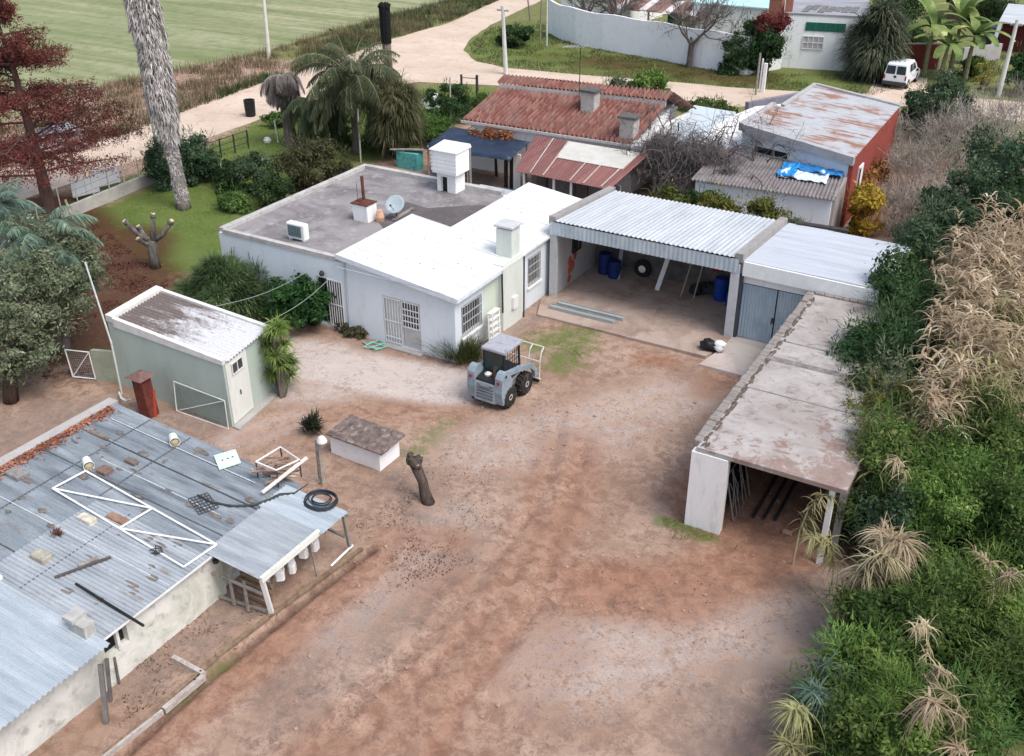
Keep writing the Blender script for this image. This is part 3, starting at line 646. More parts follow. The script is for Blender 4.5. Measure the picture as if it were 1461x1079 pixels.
for i in range(8): m_.bar((-.36+i*.094, -.18, .2), (-.36+i*.094, -.18, .66), .012); m_.bar((-.36, -.18, .2+i*.0657), (.3, -.18, .2+i*.0657), .012)
m_.build('fan_guard', mat((.25, .32, .34), .5, .1), g_, local=False if False else True)
st = thing('garden_steps', 'small white metal step stair against the house wall behind the loader', 'steps', (-18.3, 30.3, 0))
m_ = MB()
for s in (-.35, .35): m_.bar((.1+s*.1, s-.1, 0), (-.1+s*.1, s+.15, 1.35), .05, .1)
m_.build('stringer', IRONW, st, local=True); m_ = MB()
for i in range(6): m_.box(-.1-.03*i, .14-.03*i, -.36+i*.04, .32+i*.04, .2+i*.24, .225+i*.24)
m_.build('tread', mat((.66, .65, .62), .7, .15), st, local=True); m_ = MB(); m_.tube([(.2, -.4, 0), (.2, -.42, .75), (.05, -.2, 1.7)], .02, 6).build('handrail', IRONW, st, local=True)
# ---------------------------------------------------------------- open garage
G = thing('open_garage', 'open fronted garage with white ribbed roof and blue grey corrugated valance', 'garage', (-14.5, 38, 0))
gzf = lambda x, y: 3.5-(y-35.6)*.075
m_ = MB(); wally(m_, -18.6, -18.36, 35.6, 41.2, lambda y: gzf(0, y)-.06, [(37.0, 37.8, 1.5, 2.7)]); wallx(m_, -18.36, -10.7, 41.0, 41.2, 2.98); wally(m_, -10.7, -10.46, 35.6, 41.2, lambda y: gzf(0, y)-.06)
m_.build('wall', stained((.42, .40, .40), (.34, .31, .31), (.50, .48, .48), .8, .7, .85, True), G)
[MB().box(x, x+.32, 35.44, 35.6, -.1, 3.2).build('pillar', mat((.50, .51, .52), .7, .1), G) for x in (-18.62, -10.74)]
MB().sheet(-18.38, -10.68, 35.38, 41.3, gzf, .2, .022).build('roof', zinc((.45, .475, .50), (.52, .545, .57), (.36, .385, .41), dirx=False, metal=.05, rough=.7), G)
m_ = MB(); t_ = MB().sheet(-18.62, -10.46, 2.88, 3.44, lambda x, y: 0, .19, .014); m_.add([(v[0], 35.4-v[2], v[1]) for v in t_.v], t_.f); m_.build('valance', zinc((.44, .52, .58), (.52, .59, .64), (.36, .43, .48), dirx=False, metal=.2), G)
for x0, x1 in ((-18.72, -18.4), (-10.66, -10.34)): m_ = MB(); m_.hexa([(x0,35.5,3.3),(x1,35.5,3.3),(x1,41.4,2.9),(x0,41.4,2.9)], [(x0,35.5,3.64),(x1,35.5,3.64),(x1,41.4,3.2),(x0,41.4,3.2)]); m_.build('coping', stained((.33, .315, .30), (.25, .23, .22), (.18, .17, .16), 1.5, .7), G)
m_ = MB(); frame(m_, 'x', -18.34, 37.0, 37.8, 1.5, 2.7, .05, .04); w_ = m_.build('window', IRON, G); m_ = MB(); grille(m_, 'x', -18.3, 37.02, 37.78, 1.5, 2.7, 5); m_.build('grille', IRON, w_); MB().box(-18.5, -18.48, 37, 37.8, 1.5, 2.7).build('glass_pane', GLASS, w_)
m_ = MB(); rng = np.random.default_rng(2)
for i in range(9): m_.blob((-18.35, 36.9+rng.normal(0, .22), 1.0+rng.normal(0, .25)), (.012, .16, .2), i, .6)
m_.build('paint_splash', mat((.42, .10, .06), .9, .2), G)
for x in (-16.4, -13.8): MB().box(x-.03, x+.03, 35.5, 41, 3.2, 3.26)
slabm = stained((.39, .305, .255), (.25, .175, .14), (.46, .39, .34), .55, .9)
tag(MB().prism([(-18.35, 41.0), (-18.35, 35.5), (-18.75, 35.0), (-18.1, 33.45), (-10.75, 33.45), (-10.45, 34.6), (-10.45, 35.7), (-10.7, 35.75), (-10.7, 41.0)], -.1, .11).build('garage_floor_slab', slabm), kind='structure')
tag(MB().prism([(-10.45, 35.8), (-10.448, 33.6), (-10.35, 32.75), (-7.62, 32.75), (-7.62, 35.8)], -.1, .075).build('driveway_apron', stained((.43, .385, .35), (.35, .30, .27), (.30, .26, .23), .9, .7)), kind='structure')
tag(MB().hexa([(-10.5,33.98,-.05),(-9.95,33.95,-.05),(-9.2,32.7,-.05),(-10.75,32.75,-.05)], [(-10.5,33.98,.13),(-9.95,33.95,.13),(-9.2,32.72,.1),(-10.75,32.77,.09)]).build('concrete_ramp', stained((.50, .42, .385), (.42, .33, .29), (.36, .3, .27), 1.5, .7)), kind='structure')
# things in and before the garage
def solid(name, mb, m, label, cat, group=None, **k): return mb.build(name, m, None, label, cat, group, **k)
pk = zinc((.34, .36, .36), (.42, .44, .44), (.26, .28, .28), metal=.1, rough=.7)
solid('steel_channel', MB().box(-17.8, -14.75, 34.62, 34.86, .112, .2).box(-17.8, -14.75, 34.60, 34.62, .112, .25).box(-17.8, -14.75, 34.86, 34.88, .112, .25), pk, 'grey steel channel lying on the garage apron nearer the open bay', 'steel beam', 'beams on the garage apron')
solid('steel_channel', MB().box(-17.95, -15.0, 34.18, 34.42, .112, .2).box(-17.95, -15.0, 34.16, 34.18, .112, .25).box(-17.95, -15.0, 34.42, 34.44, .112, .25), pk, 'grey steel channel lying on the garage apron along the outer edge', 'steel beam', 'beams on the garage apron')
sk = thing('garbage_sack', 'black and white bundle dumped at the corner of the garage slab', 'sack', (-10.72, 34.05, .11))
MB().blob((-.12, 0, .2), (.38, .27, .22), 3, .5, 2.2, 16, 10).build('black_sack', BLACKP, sk, local=True, smooth=True); MB().blob((.28, .02, .24), (.24, .22, .22), 5, .45, 2.4, 16, 10).build('white_sack', mat((.74, .74, .74), .5, .1), sk, local=True, smooth=True)
def drum(name, loc, h, r, m, label, lying=False):
    t = thing(name, label, 'drum', loc, 0, 'blue plastic drums in the garage'); MB().lathe([(r*.9, 0), (r, .04), (r, h*.3), (r*1.04, h*.32), (r, h*.34), (r, h*.66), (r*1.04, h*.68), (r, h*.7), (r, h-.05), (r*.92, h)], (0, 0, 0), 18).build('barrel', m, t, local=True, smooth=False)
    MB().lathe([(.05, h), (.05, h+.03)], (r*.5, 0, 0), 8).build('bung', BLACKP, t, local=True); return t
BLU = mat((.012, .05, .28), .4, .15); BLU2 = mat((.015, .03, .14), .5, .2)
drum('plastic_drum', (-12.05, 40.2, .11), 1.0, .31, BLU, 'tall bright blue drum at the right rear of the open garage'); drum('plastic_drum', (-11.35, 39.75, .11), .62, .3, BLU, 'short bright blue drum in front of the tall one in the garage')
drum('plastic_drum', (-17.55, 40.3, .11), .95, .3, BLU2, 'dark blue drum at the left rear corner of the garage'); drum('plastic_drum', (-16.95, 40.05, .11), .8, .28, BLU2, 'smaller dark blue drum beside the leaning grey board')
ty = thing('spare_tyre', 'black tyre with pale centre leaning on the garage back wall', 'tyre', (-15.9, 40.75, .5)); MB().lathe([(.2, -.09), (.36, -.1), (.4, -.05), (.4, .05), (.36, .1), (.2, .09)], n=20, axis='y').build('tread', BLACKP, ty, local=True); MB().lathe([(.02, -.1), (.17, -.09), (.19, .02), (.02, .03)], n=16, axis='y').build('hub', PLW, ty, local=True)
solid('leaning_board', MB().bar((-14.75, 39.7, .12), (-14.5, 40.9, 2.4), .2, .03, (0, -1, 0)), IRONW, 'wide white board leaning on the garage back wall', 'board'); solid('leaning_board', MB().bar((-16.7, 39.9, .12), (-17.0, 40.9, 1.5), .18, .03, (0, -1, 0)), mat((.32, .36, .40), .7, .15), 'short grey board leaning beside the dark blue drums', 'board')
solid('leaning_pole', MB().tube([(-13.6, 39.6, .12), (-13.5, 40.95, 2.3)], .03, 6), mat((.42, .36, .24), .8, .2), 'thin tan pole leaning in the garage nearer the white board', 'pole', 'poles leaning in the garage'); solid('leaning_pole', MB().tube([(-13.05, 39.65, .12), (-13.0, 40.95, 2.35)], .03, 6), mat((.42, .36, .24), .8, .2), 'thin tan pole leaning in the garage nearer the red cloth', 'pole', 'poles leaning in the garage')
solid('hanging_cloth', MB().slab([(40.98, 1.0+0), (40.9, 1.0), (40.88, 2.4), (40.98, 2.4)], -12.75, -12.35), mat((.26, .03, .03), .9, .2), 'red cloth hanging on the garage back wall', 'cloth'); solid('hanging_cloth', MB().blob((-16.75, 40.85, 2.15), (.3, .08, .22), 2), mat((.25, .02, .06), .9, .2), 'crimson rag high on the garage back wall', 'cloth')
m_ = MB(); [m_.blob((-13.1+.38*i, 40.3+.1*(i % 2), .32+.1*(i % 3)), (.33, .35, .28), i, .6, 2) for i in range(3)]; solid('scrap_heap', m_, mat((.03, .03, .035), .7, .4), 'dark heap of scrap at the foot of the garage back wall', 'scrap heap')
for o in COL.objects:
    if o.parent is None and o.name.split('.')[0] in ('plastic_drum', 'spare_tyre', 'leaning_board', 'leaning_pole', 'hanging_cloth', 'scrap_heap'): o.location.y -= 1.55
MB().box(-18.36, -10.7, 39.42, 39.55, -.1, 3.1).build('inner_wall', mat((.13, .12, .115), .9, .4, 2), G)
solid('mesh_screen', MB().hexa([(-18.75,36.9,0),(-18.7,36.9,0),(-18.7,35.9,0),(-18.75,35.9,0)], [(-18.9,36.9,1.9),(-18.86,36.9,1.9),(-18.72,35.9,1.9),(-18.77,35.9,1.9)]), DARK, 'black screen panel closing the gap between house and garage', 'screen')
# ---------------------------------------------------------------- closed garage
K = thing('closed_garage', 'white garage with grey blue corrugated double doors and pale sheet roof', 'garage', (-7.9, 38.4, 0))
kz = lambda x, y: 3.36-(y-35.7)*.075-(x+10.3)*.012
m_ = MB(); kd = (-10.3, -7.5, .08, 2.4); wallx(m_, -10.44, -5.4, 35.75, 35.95, 3.2, [kd]); wally(m_, -5.6, -5.4, 35.95, 41.4, 2.85); wallx(m_, -10.44, -5.6, 41.2, 41.4, 2.8); m_.build('wall', WHITE, K)
MB().sheet(-10.33, -5.2, 35.6, 41.6, kz, .26, .008, 'x', seg=5).build('roof', zinc((.45, .48, .525), (.50, .53, .575), (.37, .40, .445), dirx=True, metal=.0, rough=.75), K)
MB().hexa([(-10.3,35.5,2.78),(-5.25,35.5,2.72),(-5.25,35.75,2.72),(-10.3,35.75,2.78)], [(-10.3,35.5,3.35),(-5.25,35.5,3.27),(-5.25,35.6,3.27),(-10.3,35.6,3.35)]).build('fascia', mat((.78, .79, .78), .6, .06), K)
MB().bar((-5.7, 36, kz(-5.7, 36)+.02), (-5.95, 41.4, kz(-5.95, 41.4)+.02), .03, .02).build('roof_seam', mat((.5, .53, .56), .6, .1), K)
DOORM = zinc((.33, .42, .50), (.40, .48, .55), (.27, .35, .42), dirx=False, metal=.25)
for x0, x1 in ((-10.28, -8.93), (-8.88, -7.52)):
    t_ = MB().sheet(x0, x1, .1, 2.38, lambda x, y: 0, .12, .012); d_ = MB().add([(v[0], 35.72-v[2], v[1]) for v in t_.v], t_.f).build('door', DOORM, K)
    if x0 < -9: MB().box(-9.0, -8.94, 35.62, 35.7, 1.0, 1.22).build('handle', IRON, d_)
MB().box(-10.43, -10.3, 35.6, 35.75, 0, 2.75).build('door_post', mat((.06, .07, .09), .6, .2), K)
solid('roof_plank', MB().bar((-10.0, 41.7, 2.95), (-7.9, 42.0, 2.9), .3, .08), mat((.05, .045, .045), .9, .3), 'dark plank lying behind the closed garage roof edge', 'plank')
# ---------------------------------------------------------------- long low shed
S = thing('long_low_shed', 'long low shed with stained concrete roof and white end pier', 'shed', (-5.8, 29.5, 0))
RT = stained((.48, .445, .43), (.36, .315, .295), (.235, .20, .19), .5, .9)
def lowroof():
    t = NT('lowroof'); u = t.coord(); n1 = t.noise(u, .55, 7, .68, .7); n2 = t.noise(u, 2.4, 7, .72, .5); n3 = t.noise(u, 25, 3)
    sx = t.n('ShaderNodeSeparateXYZ'); t.l(u, sx.inputs[0])
    c = t.mix(t.ramp(n1, [(.40, 0), (.62, 1)]), (.42, .39, .372), (.31, .275, .255)); c = t.mix(t.math('MULTIPLY', t.ramp(n2, [(.52, 0), (.64, 1)]), .8), c, (.19, .155, .145))
    d = t.math('ADD', t.math('MULTIPLY', sx.outputs[1], -.2), t.math('ADD', t.math('MULTIPLY', sx.outputs[0], .22), -.3)); c = t.mix(t.math('MULTIPLY', t.ramp(t.math('ADD', d, t.math('MULTIPLY', t.math('SUBTRACT', n2, .5), 4.5)), [(.7, 0), (1.6, 1)]), .7), c, (.245, .155, .125))
    c = t.mix(t.math('MULTIPLY', t.ramp(n3, [(.45, 0), (.8, 1)]), .25), c, (.25, .22, .2)); t.bump(n2, .3, .03); return t.fin(c, .92, 0, .2)
sr = MB().box(-7.5, -3.3, 23.42, 35.4, 2.58, 2.72).build('roof', lowroof(), S)
[MB().box(-7.45, -3.3, y, y+w, 2.72, 2.729).build('slab_joint', mat((.22, .2, .185), .9, .4, 5), sr) for y, w in ((29.5, .3), (31.0, .08), (27.4, .05))]
m_ = MB(); rng = np.random.default_rng(8); y = 23.7
while y < 35.3: l = rng.uniform(.22, .4); m_.bbox(-7.72+rng.uniform(-.02, .02), -7.47, y, y+l-.015, 2.5, 2.78+rng.uniform(-.02, .03), .03); y += l
x = -7.45
while x < -3.6: l = rng.uniform(.22, .4); m_.bbox(x, x+l-.015, 35.3, 35.55+rng.uniform(-.02, .02), 2.5, 2.8+rng.uniform(-.02, .03), .03); x += l
m_.build('edge_course', stained((.27, .24, .22), (.19, .165, .15), (.36, .33, .31), 2.5, .8), S)
m_ = MB(); rng = np.random.default_rng(9)
for i in range(170): y = 23.6+rng.random()*11.5; m_.blob((-7.45+abs(rng.normal(0, .07)), y, 2.72), (rng.uniform(.02, .06), rng.uniform(.04, .22), .012), i, .6, 2, 7, 4)
m_.build('moss', mat((.12, .10, .085), .95, .5, 6), sr)
m_ = MB(); wally(m_, -7.6, -7.4, 23.65, 35.6, 2.58); wally(m_, -3.6, -3.4, 24.4, 35.6, 2.58); wallx(m_, -7.4, -3.6, 35.4, 35.6, 2.58); m_.build('wall', stained((.42, .40, .375), (.33, .30, .28), (.25, .22, .2), .9, .7, .9, True), S)
MB().box(-7.62, -6.55, 23.38, 23.65, -.1, 2.57).build('end_pier', stained((.84, .83, .81), (.78, .765, .74), (.50, .43, .37), .9, .6, .75, True), S)
MB().box(-3.75, -3.6, 23.5, 23.65, -.1, 2.58).build('corner_post', WHITE, S)
gt = thing('iron_gate', 'rusty openwork iron gate leaning inside the low shed beside the white pier', 'gate', (-6.4, 24.2, 0))
m_ = MB(); m_.tube([(0, 0, .03), (0, 1.5, .03), (-.35, 1.5, 1.5), (-.35, 0, 1.5), (0, 0, .03)], .025, 6); [m_.tube([(0, i*.3, .03), (-.35, i*.3+(.15 if i % 2 else -.1), 1.5)], .015, 5) for i in range(1, 5)]; [m_.tube([(-.1, .15+i*.4, .4), (-.2, .35+i*.4, .8), (-.28, .15+i*.4, 1.2)], .015, 5) for i in range(3)]; m_.build('bars', mat((.30, .28, .27), .7, .25, metal=.2), gt, local=True)
for i, (x, n_) in enumerate(((-5.95, 'black steel pipe on the low shed floor nearest the iron gate'), (-5.65, 'black steel pipe on the low shed floor in the middle of three'), (-5.35, 'black steel pipe on the low shed floor farthest from the iron gate'))): solid('steel_pipe', MB().tube([(x, 24.6+.1*i, .07), (x-.05, 29.2, .07)], .05, 8), IRON, n_, 'pipe', 'pipes in the low shed')
solid('shed_rubble', MB().blob((-7.0, 25.6, .35), (.35, 1.2, .5), 3, .6, 2.2), mat((.03, .028, .026), .9, .4), 'dark clutter piled behind the white pier of the low shed', 'clutter')
solid('floor_brick', MB().bbox(-4.98, -4.7, 24.35, 24.5, .02, .11, .02), mat((.36, .24, .19), .9, .2), 'single pale brick on the low shed floor', 'brick')
# ================================================================ GREEN SHED
GS = thing('green_shed', 'small pale green shed with mouldy white corrugated roof', 'shed', (-26, 22, 0))
q00, q10, q11, q01 = Vector((-28.6, 20.86, 0)), Vector((-22.93, 20.66, 0)), Vector((-23.45, 23.4, 0)), Vector((-28.95, 23.5, 0))
def Q(u, v, z):
    p = q00.lerp(q10, u).lerp(q01.lerp(q11, u), v); return (p.x, p.y, z)
def qhex(mb, u0, u1, v0, v1, z0, z1, zr=None):
    zr = zr or (z1, z1)
    return mb.hexa([Q(u0,v0,z0),Q(u1,v0,z0),Q(u1,v1,z0),Q(u0,v1,z0)], [Q(u0,v0,zr[0]),Q(u1,v0,zr[1]),Q(u1,v1,zr[1]),Q(u0,v1,zr[0])])
zt = lambda u: 2.74-.17*u
m_ = MB(); qhex(m_, 0, 1, 0, .06, -.1, 0, (zt(0)-.06, zt(1)-.06)); qhex(m_, 0, 1, .94, 1, -.1, 0, (zt(0)-.06, zt(1)-.06)); qhex(m_, 0, .03, .06, .94, -.1, zt(0)-.06); qhex(m_, .97, 1, .06, .94, -.1, zt(1)-.06)
m_.build('wall', stained((.43, .50, .44), (.38, .44, .39), (.30, .35, .31), .5, .6, .85, True), GS)
def moldy():
    t = NT('mold'); u = t.coord(); v = t.coord((.5, 2.2, 1)); n1 = t.noise(v, 1.6, 7, .7, .4); n2 = t.noise(u, 9, 5, .7); sx = t.n('ShaderNodeSeparateXYZ'); t.l(u, sx.inputs[0])
    s = t.math('ADD', t.math('MULTIPLY', n1, .9), t.math('ADD', t.math('MULTIPLY', n2, .35), t.math('MULTIPLY', sx.outputs[0], -.085)))
    c = t.mix(t.ramp(s, [(.5, 0), (.72, 1)]), (.60, .60, .62), (.155, .125, .115)); c = t.mix(t.math('MULTIPLY', t.ramp(n2, [(.5, 0), (.7, 1)]), .35), c, (.28, .25, .24)); return t.fin(c, .9, 0, .2)
m_ = MB(); t_ = MB().sheet(.055, 1.02, .05, .95, lambda x, y: 0, .062, .03, 'x', .02, 6); m_.add([Q(v[0], v[1], zt(v[0])-.03+v[2]) for v in t_.v], t_.f); m_.build('roof', moldy(), GS)
PW = stained((.72, .71, .67), (.58, .56, .52), (.40, .38, .35), 1.6, .7)
m_ = MB(); qhex(m_, -.005, .058, -.01, 1.01, 2.6, 0, (zt(0)+.1, zt(.05)+.1)); qhex(m_, .059, 1.005, -.015, .045, 2.45, 0, (zt(0)+.05, zt(1)+.05)); qhex(m_, .059, 1.005, .955, 1.015, 2.45, 0, (zt(0)+.05, zt(1)+.05)); m_.build('coping', PW, GS)
wd = MB().hexa([Q(1.0,.03,.1),Q(1.008,.03,.1),Q(1.008,.47,.1),Q(1.0,.47,.1)], [Q(1.0,.03,2.42),Q(1.008,.03,2.42),Q(1.008,.47,2.42),Q(1.0,.47,2.42)]).build('door', stained((.70, .71, .66), (.60, .61, .56), (.45, .45, .41), 1, .6, .7, True), GS)
MB().hexa([Q(1.008,.14,1.9),Q(1.012,.14,1.9),Q(1.012,.36,1.9),Q(1.008,.36,1.9)], [Q(1.008,.14,2.28),Q(1.012,.14,2.28),Q(1.012,.36,2.28),Q(1.008,.36,2.28)]).build('glass_pane', GLASS, wd)
m_ = MB(); [m_.bar(Q(1.014, v, 1.88), Q(1.014, v, 2.3), .03) for v in (.14, .25, .36)]; [m_.bar(Q(1.014, .13, z), Q(1.014, .37, z), .03) for z in (1.89, 2.29)]; m_.build('window_bars', PW, wd); MB().bar(Q(1.015, .24, 1.0), Q(1.015, .24, 1.18), .03).build('handle', IRON, wd)
MB().hexa([Q(1.0,0,-.1),Q(1.06,0,-.1),Q(1.06,1.0,-.1),Q(1.0,1.0,-.1)], [Q(1.0,0,.07),Q(1.06,0,.07),Q(1.06,1.0,.07),Q(1.0,1.0,.07)]).build('plinth', CONC, GS)
solid('pipe_pole', MB().tube([at(174, 562), (-28.15, 20.5, 2.0), (-28.75, 20.6, 4.9)], [.035, .033, .03], 8), mat((.55, .57, .55), .6, .15, spots=(.3, .25, .22)), 'leaning grey pipe pole at the left corner of the green shed', 'pole')
sg = thing('mesh_gate', 'tubular wire mesh gate leaning on the green shed wall', 'gate', (-25.4, 20.5, 0))
m_ = MB(); m_.tube([(0, 0, .02), (2.42, .02, .02), (2.36, .1, 1.08), (-.05, .15, 1.12), (0, 0, .02)], .025, 6).tube([(0, 0, .02), (2.36, .1, 1.08)], .02, 6); m_.build('frame', mat((.62, .63, .60), .5, .1), sg, local=True)
m_ = MB(); [m_.bar((.08*i, .02+.0*i, .04), (.08*i-.03, .13, 1.09), .007) for i in range(1, 30)]; [m_.bar((0, .02+.012*i, .09*i), (2.4, .02+.01*i, .09*i), .007) for i in range(1, 12)]; m_.build('wire_mesh', mat((.16, .20, .19), .6, .2), sg, local=True)
sg = thing('mesh_gate', 'white square wire gate standing open left of the green shed', 'gate', (-30.5, 20.3, 0))
m_ = MB(); a, b, c, d = Vector((0, 0, .06)), Vector((.86, .3, .06)), Vector((.80, .32, 1.15)), Vector((-.12, .02, 1.15)); m_.tube([a, b, c, d, a], .03, 6).tube([a, c], .02, 6); m_.build('frame', IRONW, sg, local=True)
m_ = MB(); [m_.bar(a.lerp(b, i/12), d.lerp(c, i/12), .006) for i in range(1, 12)]; [m_.bar(a.lerp(d, i/12), b.lerp(c, i/12), .006) for i in range(1, 12)]; m_.build('wire_mesh', mat((.3, .3, .3), .6, .2), sg, local=True)
solid('garden_wall', MB().hexa([(-29.62,20.62,-.1),(-28.65,20.9,-.1),(-28.65,21.05,-.1),(-29.62,20.77,-.1)], [(-29.62,20.62,1.25),(-28.65,20.9,1.3),(-28.65,21.05,1.3),(-29.62,20.77,1.25)]), stained((.34, .37, .28), (.26, .28, .21), (.2, .2, .15), 1.5, .7), 'short mossy wall joining the white gate to the green shed', 'wall')
sm = thing('smoker', 'rust red metal smoker cabinet with small hood beside the green shed', 'smoker', at(214, 592))
m_ = MB().hexa([(-.28,-.2,0),(.24,-.2,0),(.24,.22,0),(-.28,.22,0)], [(-.34,-.2,1.5),(.12,-.2,1.5),(.12,.22,1.5),(-.34,.22,1.5)]); m_.build('cabinet', mat((.155, .042, .03), .7, .3, 4, (.09, .03, .025), .55, 3), sm, local=True)
MB().hexa([(-.5,-.34,1.5),(.26,-.34,1.5),(.26,.36,1.5),(-.5,.36,1.5)], [(-.2,-.1,1.68),(-.04,-.1,1.68),(-.04,.12,1.68),(-.2,.12,1.68)]).build('hood', mat((.17, .10, .09), .8, .3, 5), sm, local=True)
solid('red_plank', MB().bar(at(222, 592)+Vector((.06, -.1, 0)), at(222, 592)+Vector((-.02, .12, .95)), .14, .05), mat((.46, .07, .045), .6, .2), 'bright red plank standing against the smoker cabinet', 'plank')
solid('curved_pipe', MB().tube([at(170, 560, .2), at(173, 568, .3), at(180, 572, .3), at(186, 570, .2)], .035, 8), PLW, 'white bent pipe end near the foot of the leaning pole', 'pipe')
# ================================================================ LOW BARN
BK, BA, BZ = -.062, -17.2, 1.62
bz = lambda x, y=0: BZ+BK*(x-BA)
def bat(px, py, h=0.0): return at(px, py, BZ+h, BK, BA)
B = thing('low_barn', 'low barn with patched blue grey corrugated roof and peeling white wall', 'barn', (-20, 14, 0))
ZD = zinc((.22, .255, .285), (.33, .37, .40), (.105, .12, .14), (.17, .13, .105), .60, sc=1.2, metal=.1, rough=.7); ZL = zinc((.34, .37, .395), (.44, .47, .495), (.22, .245, .27), (.22, .18, .15), .615, sc=1.2, metal=.1, rough=.65); ZW = zinc((.40, .45, .49), (.50, .55, .585), (.27, .32, .36), metal=.1, rough=.65)
MB().sheet(-24.7, -17.05, 10.2, 17.6, bz, .12, .016, 'x', seg=5).build('roof', ZD, B)
MB().sheet(-21.2, -17.02, 10.25, 13.9, lambda x, y: bz(x)+.02, .12, .016, 'x', seg=5).build('lower_roof_sheet', ZL, B, label='lighter overlapping roof sheet by the wall')
for y, xa, xb, c in ((11.35, -24.5, -17.1, 0), (12.6, -24.5, -17.1, 1), (14.7, -24.4, -17.3, 0), (15.3, -22.6, -18.0, 1), (16.05, -24.3, -17.4, 0), (16.9, -24.0, -18.2, 1)): MB().bar((xa, y, bz(xa)+.018), (xb, y, bz(xb)+.018), .03, .012).build('sheet_lap', mat((.5, .53, .55), .6, .2) if c else mat((.08, .09, .10), .8, .3), B)
for x, y0, y1 in ((-21.3, 14.0, 17.5), (-20.0, 10.5, 14.0), (-23.0, 10.5, 17.5)): MB().bar((x, y0, bz(x)+.02), (x, y1, bz(x)+.02), .035, .012).build('sheet_end_lap', mat((.12, .13, .14), .8, .3), B)
m_ = MB(); rng = np.random.default_rng(44); [m_.blob((x, y, bz(x)+.016), (rng.uniform(.05, .3), rng.uniform(.03, .12), .012), i, .7, 2.5, 9, 4) for i, (x, y) in enumerate(zip(rng.uniform(-24, -17.5, 46), rng.uniform(10.8, 17.2, 46)))]; m_.build('caked_dirt', mat((.17, .15, .135), .95, .4, 5), B, kind='stuff')
m_ = MB(); wally(m_, -17.42, -17.2, 10.2, 14.4, 1.5, [(10.55, 11.25, .85, 1.4)]); wally(m_, -17.6, -17.4, 14.4, 17.4, 1.5); wallx(m_, -24.6, -17.6, 17.2, 17.4, lambda x: bz(x)-.06); m_.build('wall', stained((.70, .69, .65), (.46, .47, .38), (.26, .26, .2), .7, .95, .9), B)
MB().box(-17.41, -17.39, 10.55, 11.25, .85, 1.4).build('window', DARK, B); MB().box(-17.25, -17.15, 10.9, 10.98, .85, 1.42).build('window_post', PW, B)
MB().hexa([(-24.98,10.2,0),(-24.6,10.2,0),(-24.6,17.7,0),(-24.98,17.7,0)], [(-24.98,10.2,2.12),(-24.6,10.2,2.12),(-24.6,17.7,2.12),(-24.98,17.7,2.12)]).build('parapet', stained((.42, .40, .385), (.34, .31, .29), (.25, .23, .21), 1.4, .7), B)
MB().bar((-17.03, 10.3, 1.585), (-17.03, 14.0, 1.585), .04, .06).build('eave_strip', IRONW, B)
rng = np.random.default_rng(6); n = 1100; LP = np.stack([-24.55+np.abs(rng.normal(0, .2, n)), rng.uniform(13.0, 17.3, n), np.zeros(n)], 1); LP[:, 2] = [bz(x)+.03 for x in LP[:, 0]]; LP[:, 2] += rng.uniform(0, .05, n)
npmesh('leaf_drift', *leaves(LP, np.tile([0, 0, 1.5], (n, 1)), .05, .55, rng), leafmat((.22, .085, .04), (.42, .19, .10), (.5, .3, .2)), label='drift of orange brown leaves along the barn roof parapet', cat='dead leaves', kind='stuff')
MB().sheet(-22.5, -16.75, 2.0, 10.46, lambda x, y: 1.66+BK*(x+17.2)*1.0, .14, .026, 'x', seg=5).build('front_roof_sheet', ZW, B, label='brighter corrugated roof of the front bay')
MB().bar((-22.4, 10.48, 2.02), (-20.6, 10.48, 1.91), .14, .1).build('roof_end_board', IRONW, B); m_ = MB(); wally(m_, -17.42, -17.2, 2.0, 10.2, 1.6); m_.build('front_wall', stained((.66, .65, .61), (.42, .42, .39), (.26, .25, .22), .6, .95, .9), B)
# awning
AW = thing('barn_awning', 'open lean-to with pale corrugated sheets and white boards at the barn end', 'awning', (-16.3, 15.7, 0))
MB().sheet(-17.3, -15.35, 13.95, 16.15, lambda x, y: bz(x)+.035, .12, .015, 'x', seg=5).build('roof', ZL, AW, label='near roof sheet'); MB().sheet(-17.4, -15.2, 16.16, 17.3, lambda x, y: bz(x)+.045, .12, .015, 'x', seg=5).build('roof', ZW, AW, label='far roof sheet below the hose')
MB().bar((-15.33, 13.95, 1.54), (-15.33, 16.2, 1.54), .09, .17).build('fascia_board', stained((.72, .72, .66), (.6, .62, .55), (.4, .44, .38), 3, .6), AW)
m_ = MB(); random.seed(9); yy = 14.3
for i in range(14):
    w = random.uniform(.05, .09)
    if i not in (4, 9): m_.box(-15.36, -15.30, yy, yy+.022, 1.6252, 1.6272); m_.box(-15.36, -15.345, yy, yy+w, 1.6253, 1.6274); m_.box(-15.31, -15.297, yy, yy+w*.8, 1.6253, 1.6275)
    yy += .115
m_.build('faded_lettering', mat((.44, .50, .43), .8, .1), AW)
for p0, p1, w in ((at(388, 876), (-15.38, 14.02, 1.5), .11), (at(500, 785), (-15.3, 17.2, 1.5), .09), (at(452, 822), (-15.42, 15.9, 1.45), .035)): MB().bar(p0, p1, w).build('post', WHITE if w > .1 else WOODG, AW)
MB().bar((-17.2, 14.02, .95), (-15.5, 14.06, .95), .06).build('rail', WOODG, AW); MB().bar((-17.2, 14.1, .08), (-15.6, 14.3, .08), .06).build('rail', WOODG, AW)
for x in (-16.6, -16.1): MB().bar((x, 14.06, .08), (x, 14.06, 1.1), .08, .04).build('batten', WOODG, AW)
MB().bar((-17.2, 17.3, .75), (-15.4, 17.3, .6), .07).build('rail', WOODG, AW); MB().bar((-17.3, 17.3, 1.45), (-15.2, 17.3, 1.42), .06).build('beam', WOODG, AW)
